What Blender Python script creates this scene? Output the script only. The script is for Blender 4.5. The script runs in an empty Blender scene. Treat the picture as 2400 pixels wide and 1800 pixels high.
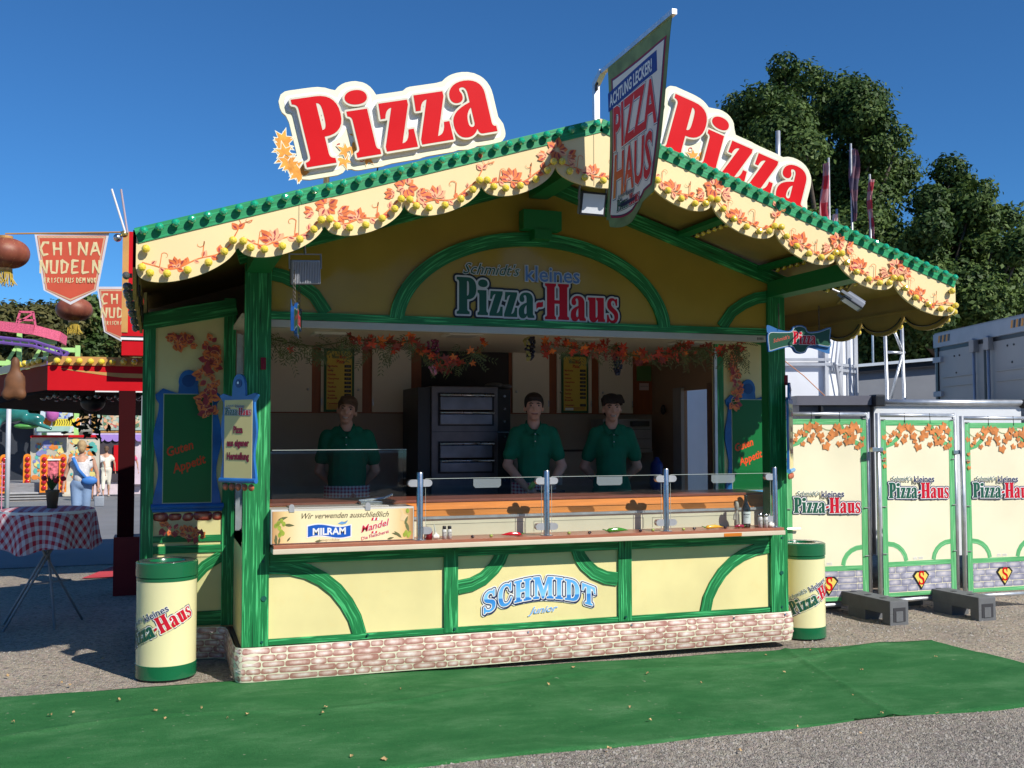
import bpy, bmesh, math, random
import numpy as np
from math import sin, cos, pi, radians, sqrt, atan2, floor
from mathutils import Vector, Matrix
random.seed(7); np.random.seed(7)
S = bpy.context.scene
COL = S.collection
# ---------------------------------------------------------------- camera, sky, sun, exposure
cd = bpy.data.cameras.new('camera'); camo = bpy.data.objects.new('camera', cd); COL.objects.link(camo)
CY, CP, CR = 0.329, 0.0464, -0.0016
_fw = Vector((sin(CY)*cos(CP), cos(CY)*cos(CP), sin(CP))); _rt = Vector((cos(CY), -sin(CY), 0)); _up = _rt.cross(_fw)
_r2 = _rt*cos(CR)+_up*sin(CR); _u2 = -_rt*sin(CR)+_up*cos(CR)
mw = Matrix((( _r2.x, _u2.x, -_fw.x, -0.5209), (_r2.y, _u2.y, -_fw.y, -6.9494), (_r2.z, _u2.z, -_fw.z, 1.62), (0, 0, 0, 1)))
camo.matrix_world = mw
cd.sensor_width = 36; cd.lens = 36*2417.7/2400; cd.clip_end = 2000; cd.clip_start = 0.05
S.camera = camo
SUN = Vector((0.55, -1.0, 0.95)).normalized()
w = bpy.data.worlds.new('World'); S.world = w; w.use_nodes = True
nt = w.node_tree; nt.nodes.clear()
sky = nt.nodes.new('ShaderNodeTexSky'); sky.sky_type = 'NISHITA'; sky.sun_disc = False
sky.sun_elevation = math.asin(SUN.z); sky.sun_rotation = atan2(SUN.x, SUN.y)
sky.altitude = 1500; sky.air_density = 1.0; sky.dust_density = 0.0; sky.ozone_density = 10
bg = nt.nodes.new('ShaderNodeBackground'); bg.inputs[1].default_value = 0.092
out = nt.nodes.new('ShaderNodeOutputWorld'); tint = nt.nodes.new('ShaderNodeMix'); tint.data_type = 'RGBA'; tint.blend_type = 'MULTIPLY'; tint.inputs[0].default_value = 1; tint.inputs[7].default_value = (.66, 1.07, 1.20, 1); nt.links.new(sky.outputs[0], tint.inputs[6]); nt.links.new(tint.outputs[2], bg.inputs[0]); nt.links.new(bg.outputs[0], out.inputs[0])
sl = bpy.data.lights.new('sun', 'SUN'); sl.energy = 4.9; sl.angle = radians(0.53); sl.color = (1, 0.955, 0.88)
so = bpy.data.objects.new('sun', sl); COL.objects.link(so); so.location = SUN*50
so.rotation_euler = SUN.to_track_quat('Z', 'Y').to_euler()
S.view_settings.view_transform = 'Standard'; S.view_settings.look = 'None'; S.view_settings.gamma = 1
S.view_settings.exposure = 0.12; S.view_settings.use_curve_mapping = False
S.render.engine = 'CYCLES'
# ---------------------------------------------------------------- materials
MATS = {}
def mat(name, col, rough=.5, metal=0, var=.08, vs=5, bump=0, bs=80, coat=0, trans=0, alpha=1, ior=1.45, stretch=None, detail=4, dirt=0, dcol=(.25,.2,.14), spec=.5, sss=0, emit=0):
    if name in MATS: return MATS[name]
    m = bpy.data.materials.new(name); m.use_nodes = True; n = m.node_tree.nodes; l = m.node_tree.links
    b = n['Principled BSDF']
    b.inputs['Roughness'].default_value = rough; b.inputs['Metallic'].default_value = metal
    b.inputs['Coat Weight'].default_value = coat; b.inputs['Coat Roughness'].default_value = .08
    b.inputs['Transmission Weight'].default_value = trans; b.inputs['IOR'].default_value = ior; b.inputs['Alpha'].default_value = alpha
    b.inputs['Specular IOR Level'].default_value = spec
    if emit: b.inputs['Emission Color'].default_value = (*col, 1); b.inputs['Emission Strength'].default_value = emit
    tc = n.new('ShaderNodeTexCoord'); mp = n.new('ShaderNodeMapping'); l.new(tc.outputs['Object'], mp.inputs[0])
    if stretch: mp.inputs['Scale'].default_value = stretch
    src = None
    if var:
        no = n.new('ShaderNodeTexNoise'); no.inputs['Scale'].default_value = vs; no.inputs['Detail'].default_value = detail
        l.new(mp.outputs[0], no.inputs['Vector'])
        r = n.new('ShaderNodeValToRGB'); r.color_ramp.elements[0].position = .3; r.color_ramp.elements[1].position = .7
        r.color_ramp.elements[0].color = (*[c*(1-var) for c in col], 1); r.color_ramp.elements[1].color = (*[min(1, c*(1+var)) for c in col], 1)
        l.new(no.outputs[0], r.inputs[0]); src = r.outputs[0]
        rr = n.new('ShaderNodeMapRange'); rr.inputs[3].default_value = max(0, rough*.85); rr.inputs[4].default_value = min(1, rough*1.15)
        l.new(no.outputs[0], rr.inputs[0]); l.new(rr.outputs[0], b.inputs['Roughness'])
    if dirt:
        n2 = n.new('ShaderNodeTexNoise'); n2.inputs['Scale'].default_value = vs*2.3; n2.inputs['Detail'].default_value = 8; n2.inputs['Roughness'].default_value = .7
        l.new(tc.outputs['Object'], n2.inputs['Vector'])
        r2 = n.new('ShaderNodeMapRange'); r2.inputs[1].default_value = .55; r2.inputs[2].default_value = .8; r2.inputs[4].default_value = dirt
        l.new(n2.outputs[0], r2.inputs[0])
        mx = n.new('ShaderNodeMix'); mx.data_type = 'RGBA'; mx.inputs[7].default_value = (*dcol, 1)
        if src: l.new(src, mx.inputs[6])
        else: mx.inputs[6].default_value = (*col, 1)
        l.new(r2.outputs[0], mx.inputs[0]); src = mx.outputs[2]
    if src: l.new(src, b.inputs['Base Color'])
    else: b.inputs['Base Color'].default_value = (*col, 1)
    if bump:
        n3 = n.new('ShaderNodeTexNoise'); n3.inputs['Scale'].default_value = bs; n3.inputs['Detail'].default_value = 3
        l.new(mp.outputs[0], n3.inputs['Vector'])
        bp = n.new('ShaderNodeBump'); bp.inputs['Strength'].default_value = bump; bp.inputs['Distance'].default_value = .01
        l.new(n3.outputs[0], bp.inputs['Height']); l.new(bp.outputs[0], b.inputs['Normal'])
    MATS[name] = m; return m

def N(m): return m.node_tree.nodes, m.node_tree.links
def ramp(n, pts):
    r = n.new('ShaderNodeValToRGB'); e = r.color_ramp.elements
    while len(e) > 1: e.remove(e[-1])
    e[0].position = pts[0][0]; e[0].color = (*pts[0][1], 1)
    for p, c in pts[1:]:
        k = e.new(p); k.color = (*c, 1)
    return r
def grain_mat(name, dark, mid, light, rough=.48):
    """printed wood-grain plank: UV.x runs along the plank (metres), UV.y across it"""
    m = bpy.data.materials.new(name); m.use_nodes = True; n, l = N(m); b = n['Principled BSDF']; b.inputs['Roughness'].default_value = rough
    uv = n.new('ShaderNodeUVMap'); mp = n.new('ShaderNodeMapping'); mp.inputs['Scale'].default_value = (1.3, 38, 1); l.new(uv.outputs[0], mp.inputs[0])
    no = n.new('ShaderNodeTexNoise'); no.inputs['Scale'].default_value = 2.2; no.inputs['Detail'].default_value = 5; no.inputs['Distortion'].default_value = .6; l.new(mp.outputs[0], no.inputs['Vector'])
    r = ramp(n, [(.30, dark), (.42, mid), (.54, mid), (.64, light), (.75, mid)]); l.new(no.outputs[0], r.inputs[0]); l.new(r.outputs[0], b.inputs['Base Color'])
    MATS[name] = m; return m
GREEN = grain_mat('green_printed_plank', (.003, .060, .018), (.007, .19, .050), (.085, .58, .20))
GREENF = grain_mat('green_fascia_plank', (.004, .09, .04), (.008, .26, .09), (.02, .42, .17))
GREENP = grain_mat('green_fence_plank', (.03, .25, .08), (.10, .42, .15), (.22, .58, .27), .6)
def gingham(name, c1, c2, k, uv=False, axes=(0, 2)):
    m = bpy.data.materials.new(name); m.use_nodes = True; n, l = N(m); b = n['Principled BSDF']; b.inputs['Roughness'].default_value = .8
    tc = n.new('ShaderNodeTexCoord'); sp = n.new('ShaderNodeSeparateXYZ'); l.new(tc.outputs['UV' if uv else 'Object'], sp.inputs[0])
    def stripe(o):
        a = n.new('ShaderNodeMath'); a.operation = 'MULTIPLY'; a.inputs[1].default_value = k; l.new(o, a.inputs[0])
        f = n.new('ShaderNodeMath'); f.operation = 'FRACT'; l.new(a.outputs[0], f.inputs[0])
        g = n.new('ShaderNodeMath'); g.operation = 'GREATER_THAN'; g.inputs[1].default_value = .5; l.new(f.outputs[0], g.inputs[0]); return g
    a, c = stripe(sp.outputs[axes[0]]), stripe(sp.outputs[axes[1]])
    s = n.new('ShaderNodeMath'); s.operation = 'ADD'; l.new(a.outputs[0], s.inputs[0]); l.new(c.outputs[0], s.inputs[1])
    h = n.new('ShaderNodeMath'); h.operation = 'MULTIPLY'; h.inputs[1].default_value = .5; l.new(s.outputs[0], h.inputs[0])
    mx = n.new('ShaderNodeMix'); mx.data_type = 'RGBA'; mx.inputs[6].default_value = (*c1, 1); mx.inputs[7].default_value = (*c2, 1)
    l.new(h.outputs[0], mx.inputs[0]); l.new(mx.outputs[2], b.inputs['Base Color']); MATS[name] = m; return m

CREAM = mat('cream_yellow_panel', (.80, .69, .33), .33, var=.09, vs=2.2, dirt=.30, dcol=(.82, .58, .20))
FASC = mat('cream_fascia_panel', (.84, .68, .36), .32, var=.06, vs=1.2, dirt=.14, dcol=(.75, .50, .22))
SOFF = mat('soffit_shade_toned_board', (.36, .24, .06), .5, var=.15, vs=3)  # board yellow lowered in colour to carry the shade under the roof
PEDI = mat('pediment_shade_toned_gloss', (.42, .29, .045), .22, var=.14, vs=1.5, coat=.12)  # cream yellow darkened in the colour itself, deepening the pediment's shade
WHITE = mat('white_paint', (.8, .8, .78), .4, var=.03)
BLACK = mat('black_plastic', (.015, .015, .017), .4, var=.2)
STEEL = mat('brushed_steel', (.55, .55, .55), .28, 1, var=.06, vs=30)
DKSTEEL = mat('dark_oven_steel', (.16, .14, .14), .38, .8, var=.12, vs=9)
ALU = mat('galvanised_aluminium', (.62, .64, .66), .42, .8, var=.12, vs=14)
GREY = mat('grey_paint', (.28, .30, .33), .5, var=.08)
RED = mat('red_paint', (.55, .008, .014), .4, var=.05, spec=.2)
REDL = mat('red_sign_letter', (.62, .006, .010), .4, var=.03, spec=.15)
REDL2 = mat('crimson_letter', (.54, .012, .03), .4, var=.03, spec=.2)
DKGREEN = mat('dark_green_letter', (.012, .10, .06), .4, var=.05)
NAVY = mat('navy_outline', (.02, .03, .10), .4, var=.05)
ORANGE = mat('orange_leaf_print', (.82, .20, .05), .4, var=.3, vs=25)
ORANGE2 = mat('peach_leaf_print', (.88, .42, .22), .4, var=.2, vs=25)
MAROON = mat('maroon_leaf_print', (.36, .04, .05), .4, var=.3, vs=25)
GOLDLEAF = mat('golden_leaf_print', (.85, .33, .04), .4, var=.3, vs=25)
WOODO = mat('orange_counter_wood', (.62, .19, .025), .45, spec=.2, var=.18, vs=3, stretch=(1, 12, 12), detail=6)
WOODL = mat('brown_laminate', (.36, .13, .075), .35, var=.08, vs=14)
WOODD = mat('dark_cabinet_wood', (.30, .085, .025), .4, var=.15, vs=4, stretch=(6, 6, 1))
BEIGE = mat('beige_enamel', (.66, .56, .42), .35, var=.05)
SKIN = mat('skin', (.66, .37, .26), .5, var=.06, vs=20)
SKIN2 = mat('tanned_skin', (.52, .28, .18), .5, var=.06, vs=20)
POLO = mat('green_polo_cotton', (.006, .17, .085), .85, var=.12, vs=12, bump=.25, bs=120)
HAIRD = mat('dark_brown_hair', (.025, .016, .012), .6, var=.3, vs=60, bump=.6, bs=150)
HAIRB = mat('brown_hair', (.12, .068, .038), .6, var=.3, vs=60, bump=.6, bs=150)
HAIRBL = mat('blonde_hair', (.42, .28, .13), .6, var=.3, vs=60, bump=.6, bs=120)
BLUE = mat('blue_painted_frame', (.02, .14, .42), .3, var=.25, vs=6, coat=.3)
BLUEL = mat('light_blue_edge', (.10, .38, .72), .3, var=.1)
GBOARD = mat('green_board', (.006, .15, .035), .3, var=.08, vs=2)
GOLD = mat('gold_trim', (.62, .33, .10), .4, .2, var=.1)
BULBG = mat('green_bulb_glass', (.01, .40, .19), .08, var=.0, coat=1, spec=1)
BULBY = mat('yellow_bulb_glass', (.85, .64, .05), .08, var=.0, coat=1, spec=1)
BULBC = mat('dark_clear_bulb', (.10, .10, .09), .1, var=.0, coat=1)
RUBBER = mat('recycled_grey_rubber', (.13, .135, .14), .8, var=.12, vs=12, bump=.3, bs=150)
STONEW = mat('mortar_cream_tarp', (.80, .76, .56), .28, var=.05, coat=.5)
def glass_mat():
    m = bpy.data.materials.new('clear_glass'); m.use_nodes = True; n, l = N(m); n.clear()
    o = n.new('ShaderNodeOutputMaterial'); t = n.new('ShaderNodeBsdfTransparent'); t.inputs[0].default_value = (.93, .96, .95, 1)
    g = n.new('ShaderNodeBsdfGlossy'); g.inputs['Roughness'].default_value = .02
    mx = n.new('ShaderNodeMixShader'); mx.inputs[0].default_value = .045
    l.new(t.outputs[0], mx.inputs[1]); l.new(g.outputs[0], mx.inputs[2]); l.new(mx.outputs[0], o.inputs[0])
    MATS['glass'] = m; return m
GLASS = glass_mat()
GLEDGE = mat('glass_edge', (.5, .55, .5), .2, var=0, spec=1)
FROST = mat('frosted_plate', (.40, .42, .45), .5, var=.03, alpha=.45)
BRICKM = None
def brick_mat(name, edge, mid, core, rough=.3):
    m = bpy.data.materials.new(name); m.use_nodes = True; n, l = N(m); b = n['Principled BSDF']; b.inputs['Roughness'].default_value = rough; b.inputs['Coat Weight'].default_value = .4
    uv = n.new('ShaderNodeUVMap'); oi = n.new('ShaderNodeObjectInfo')
    mp = n.new('ShaderNodeMapping'); mp.inputs['Location'].default_value = (-.5, -.58, 0); l.new(uv.outputs[0], mp.inputs[0])
    ln = n.new('ShaderNodeVectorMath'); ln.operation = 'LENGTH'; l.new(mp.outputs[0], ln.inputs[0])
    tc = n.new('ShaderNodeTexCoord')
    no = n.new('ShaderNodeTexNoise'); no.inputs['Scale'].default_value = 30; no.inputs['Detail'].default_value = 4; l.new(tc.outputs['Object'], no.inputs['Vector'])
    a = n.new('ShaderNodeMath'); a.operation = 'MULTIPLY_ADD'; a.inputs[1].default_value = .55; l.new(no.outputs[0], a.inputs[0]); l.new(ln.outputs['Value'], a.inputs[2])
    r2 = n.new('ShaderNodeMath'); r2.operation = 'MULTIPLY_ADD'; r2.inputs[1].default_value = .16; l.new(oi.outputs['Random'], r2.inputs[0]); l.new(a.outputs[0], r2.inputs[2])
    r = ramp(n, [(.34, core), (.60, mid), (.88, edge)]); l.new(r2.outputs[0], r.inputs[0]); l.new(r.outputs[0], b.inputs['Base Color'])
    MATS[name] = m; return m
BRICK = brick_mat('printed_rustic_brick', (.42, .20, .16), (.70, .49, .42), (.90, .82, .76))
BRICKR = brick_mat('printed_red_brick', (.30, .03, .02), (.52, .10, .05), (.80, .45, .28))
BRICKG = brick_mat('printed_grey_brick', (.24, .24, .32), (.44, .43, .49), (.66, .60, .58), .6)

# ---------------------------------------------------------------- object helpers
WL = {}
def empty(name, loc, label=None, cat=None, group=None, rz=0, parent=None):
    o = bpy.data.objects.new(name, None); COL.objects.link(o); o.location = loc; o.rotation_euler = (0, 0, rz); o.empty_display_size = .1
    WL[o] = Vector(loc)
    if label: o['label'] = label
    if cat: o['category'] = cat
    if group: o['group'] = group
    if parent: o.parent = parent
    return o
def tag(o, label=None, cat=None, group=None, kind=None):
    if label: o['label'] = label
    if cat: o['category'] = cat
    if group: o['group'] = group
    if kind: o['kind'] = kind
    return o
def obj(name, V, F, m, parent=None, uv=None, smooth=False, local=False, mi=None):
    me = bpy.data.meshes.new(name)
    V = [tuple(float(c) for c in v) for v in V] if not isinstance(V, np.ndarray) else V.tolist()
    me.from_pydata(V, [], F if isinstance(F, list) else F.tolist())
    ms = m if isinstance(m, (list, tuple)) else [m]
    for q in ms: me.materials.append(q)
    if mi is not None: me.polygons.foreach_set('material_index', mi)
    if uv is not None:
        ul = me.uv_layers.new(name='UVMap'); li = np.zeros(len(me.loops), dtype=np.int32); me.loops.foreach_get('vertex_index', li)
        ul.data.foreach_set('uv', np.asarray(uv, dtype=np.float32)[li].ravel())
    if smooth: me.polygons.foreach_set('use_smooth', [True]*len(me.polygons))
    me.update()
    return link(name, me, parent, local)
def link(name, me, parent=None, local=False):
    o = bpy.data.objects.new(name, me); COL.objects.link(o)
    if parent is not None:
        o.parent = parent
        if local: WL[o] = WL.get(parent, Vector((0, 0, 0)))
        else: o.location = -WL[parent]; WL[o] = Vector((0, 0, 0))
    else: WL[o] = Vector((0, 0, 0))
    return o
def copy_tree(o, parent=None):
    c = o.copy(); COL.objects.link(c); c.parent = parent; WL[c] = WL.get(o, Vector((0, 0, 0))).copy()
    for ch in list(o.children): copy_tree(ch, c)
    return c
class B:
    """collects primitives for one mesh"""
    def __init__(s): s.V = []; s.F = []; s.U = []; s.M = []
    def add(s, V, F, uv=None, m=0):
        b = len(s.V); s.V += [tuple(v) for v in V]; s.F += [tuple(i+b for i in f) for f in F]; s.M += [m]*len(F)
        s.U += [tuple(u) for u in uv] if uv is not None else [(0, 0)]*len(V); return s
    def box(s, x0, x1, y0, y1, z0, z1, m=0):
        V = [(x0, y0, z0), (x1, y0, z0), (x1, y1, z0), (x0, y1, z0), (x0, y0, z1), (x1, y0, z1), (x1, y1, z1), (x0, y1, z1)]
        return s.add(V, [(0, 3, 2, 1), (4, 5, 6, 7), (0, 1, 5, 4), (1, 2, 6, 5), (2, 3, 7, 6), (3, 0, 4, 7)], m=m)
    def bbox(s, x0, x1, y0, y1, z0, z1, r=.004, m=0):
        """box with chamfered edges"""
        bm = bmesh.new(); bmesh.ops.create_cube(bm, size=1)
        for v in bm.verts: v.co = Vector(((x0+x1)/2+v.co.x*(x1-x0), (y0+y1)/2+v.co.y*(y1-y0), (z0+z1)/2+v.co.z*(z1-z0)))
        bmesh.ops.bevel(bm, geom=bm.edges[:], offset=r, segments=2, affect='EDGES', profile=.7)
        s.add([v.co[:] for v in bm.verts], [[v.index for v in f.verts] for f in bm.faces] if not bm.verts.index_update() else 0, m=m); bm.free(); return s
    def tube(s, pts, r, n=8, cap=True, m=0, rx=None):
        pts = [Vector(p) for p in pts]; R = r if isinstance(r, (list, tuple)) else [r]*len(pts); rings = []
        up = None
        for i, p in enumerate(pts):
            t = (pts[min(i+1, len(pts)-1)]-pts[max(i-1, 0)]).normalized()
            if up is None: a = t.orthogonal().normalized() if abs(t.z) < .99 else Vector((1, 0, 0))
            else:
                a = up-t*up.dot(t); a = a.normalized() if a.length > 1e-6 else t.orthogonal().normalized()
            up = a; bb = t.cross(a)
            rings.append([p+(a*cos(2*pi*k/n)+bb*sin(2*pi*k/n))*R[i] for k in range(n)])
        V = [v for g in rings for v in g]; F = []
        for i in range(len(pts)-1):
            for k in range(n): F.append((i*n+k, i*n+(k+1) % n, (i+1)*n+(k+1) % n, (i+1)*n+k))
        if cap: F.append(tuple(range(n))[::-1]); F.append(tuple((len(pts)-1)*n+k for k in range(n)))
        return s.add(V, F, m=m)
    def lathe(s, prof, c=(0, 0, 0), n=24, m=0, cap=True):
        V = []; F = []
        for r, z in prof:
            for k in range(n): V.append((c[0]+r*cos(2*pi*k/n), c[1]+r*sin(2*pi*k/n), c[2]+z))
        for i in range(len(prof)-1):
            for k in range(n): F.append((i*n+k, i*n+(k+1) % n, (i+1)*n+(k+1) % n, (i+1)*n+k))
        if cap: F.append(tuple(range(n))[::-1]); F.append(tuple((len(prof)-1)*n+k for k in range(n)))
        return s.add(V, F, m=m)
    def sph(s, c, r, n=10, k=7, m=0):
        rr = (r, r, r) if not isinstance(r, (tuple, list)) else r
        V = [(c[0], c[1], c[2]-rr[2])]; F = []
        for i in range(1, k):
            a = pi*i/k
            for j in range(n): V.append((c[0]+rr[0]*sin(a)*cos(2*pi*j/n), c[1]+rr[1]*sin(a)*sin(2*pi*j/n), c[2]-rr[2]*cos(a)))
        V.append((c[0], c[1], c[2]+rr[2])); T = len(V)-1
        for j in range(n):
            F.append((0, 1+(j+1) % n, 1+j)); F.append((T, 1+(k-2)*n+j, 1+(k-2)*n+(j+1) % n))
            for i in range(k-2): F.append((1+i*n+j, 1+i*n+(j+1) % n, 1+(i+1)*n+(j+1) % n, 1+(i+1)*n+j))
        return s.add(V, F, m=m)
    def beam(s, p, q, w, h, m=0):
        """square bar from p to q; w sideways, h in the other direction"""
        p, q = Vector(p), Vector(q); t = (q-p).normalized(); a = Vector((0, 0, 1)) if abs(t.z) < .9 else Vector((0, 1, 0))
        sx = t.cross(a).normalized()*w/2; sy = sx.cross(t).normalized()*h/2; V = []
        for c in (p, q): V += [c-sx-sy, c+sx-sy, c+sx+sy, c-sx+sy]
        return s.add(V, [(0, 3, 2, 1), (4, 5, 6, 7), (0, 1, 5, 4), (1, 2, 6, 5), (2, 3, 7, 6), (3, 0, 4, 7)], m=m)
    def plank(s, path, w, P, t=.012, m=0, off=0.0):
        """printed plank: 2D path, width w, P maps (x, z, depth) to 3D; UV along/across"""
        n = len(path); L = 0; V = []; U = []; F = []; ro = random.random()*9
        ws = w if isinstance(w, (list, tuple)) else [w]*n
        for i, p in enumerate(path):
            a = path[max(0, i-1)]; b = path[min(n-1, i+1)]; dx, dz = b[0]-a[0], b[1]-a[1]; d = sqrt(dx*dx+dz*dz) or 1; nx, nz = -dz/d, dx/d
            if i: L += sqrt((p[0]-path[i-1][0])**2+(p[1]-path[i-1][1])**2)
            for q, dep in ((-.5, off), (.5, off), (-.5, off+t), (.5, off+t)):
                V.append(P(p[0]+nx*ws[i]*q, p[1]+nz*ws[i]*q, dep)); U.append((L+ro, ro+q*ws[i]*(1 if dep == off+t else .9)))
        for i in range(n-1):
            a, b = i*4, i*4+4
            F += [(a+2, b+2, b+3, a+3), (a+0, a+2, b+2, b+0)[::-1], (a+1, a+3, b+3, b+1)]
        F += [(0, 1, 3, 2), (4*n-4, 4*n-2, 4*n-1, 4*n-3)]
        return s.add(V, F, U, m)
    def prism(s, poly, P, d0, d1, m=0):
        """polygon (convex or mildly concave) extruded between depths d0 and d1 (d1 = visible face)"""
        n = len(poly); V = [P(x, z, d0) for x, z in poly]+[P(x, z, d1) for x, z in poly]
        F = [tuple(range(n, 2*n)), tuple(range(n))[::-1]]+[(i, (i+1) % n, n+(i+1) % n, n+i) for i in range(n)]
        return s.add(V, F, m=m)
    def out(s, name, m, parent=None, smooth=False, uv=True, local=False):
        return obj(name, s.V, s.F, m, parent, s.U if uv else None, smooth, local, s.M if isinstance(m, (list, tuple)) else None)
def PY(y):            # plane facing -y at depth y: (x, z, depth towards viewer)
    return lambda x, z, d=0: (x, y-d, z)
def frame(o, ux, uz, n):
    o, ux, uz, n = Vector(o), Vector(ux).normalized(), Vector(uz).normalized(), Vector(n).normalized()
    return lambda x, z, d=0: tuple(o+ux*x+uz*z+n*d)
def ngon(c, r, n, a0=0, sx=1, sz=1): return [(c[0]+r*sx*cos(a0+2*pi*k/n), c[1]+r*sz*sin(a0+2*pi*k/n)) for k in range(n)]
def shade_auto(o, ang=40):
    me = o.data; me.polygons.foreach_set('use_smooth', [True]*len(me.polygons))
    bm = bmesh.new(); bm.from_mesh(me)
    for e in bm.edges: e.smooth = not (len(e.link_faces) == 2 and e.calc_face_angle(0) > radians(ang)) and len(e.link_faces) == 2
    bm.to_mesh(me); bm.free(); return o
# ---------------------------------------------------------------- flat shapes, letters, text
def quad(p0, c, p1, n=5): return [((1-t)**2*p0[0]+2*t*(1-t)*c[0]+t*t*p1[0], (1-t)**2*p0[1]+2*t*(1-t)*c[1]+t*t*p1[1]) for t in [i/n for i in range(1, n+1)]]
def cub(p0, a, b, p1, n=7):
    return [((1-t)**3*p0[0]+3*t*(1-t)**2*a[0]+3*t*t*(1-t)*b[0]+t**3*p1[0], (1-t)**3*p0[1]+3*t*(1-t)**2*a[1]+3*t*t*(1-t)*b[1]+t**3*p1[1]) for t in [i/n for i in range(1, n+1)]]
def gpath(s):
    loops = []; cur = []; tk = s.replace(',', ' ').split(); i = 0
    def num():
        nonlocal i; v = float(tk[i]); i += 1; return v
    while i < len(tk):
        c = tk[i]; i += 1
        if c == 'M':
            if cur: loops.append(cur)
            cur = [(num(), num())]
        elif c == 'L':
            cur.append((num(), num()))
        elif c == 'Q': a = (num(), num()); p = (num(), num()); cur += quad(cur[-1], a, p)
        elif c == 'C': a = (num(), num()); b = (num(), num()); p = (num(), num()); cur += cub(cur[-1], a, b, p)
    loops.append(cur); return loops
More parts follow.
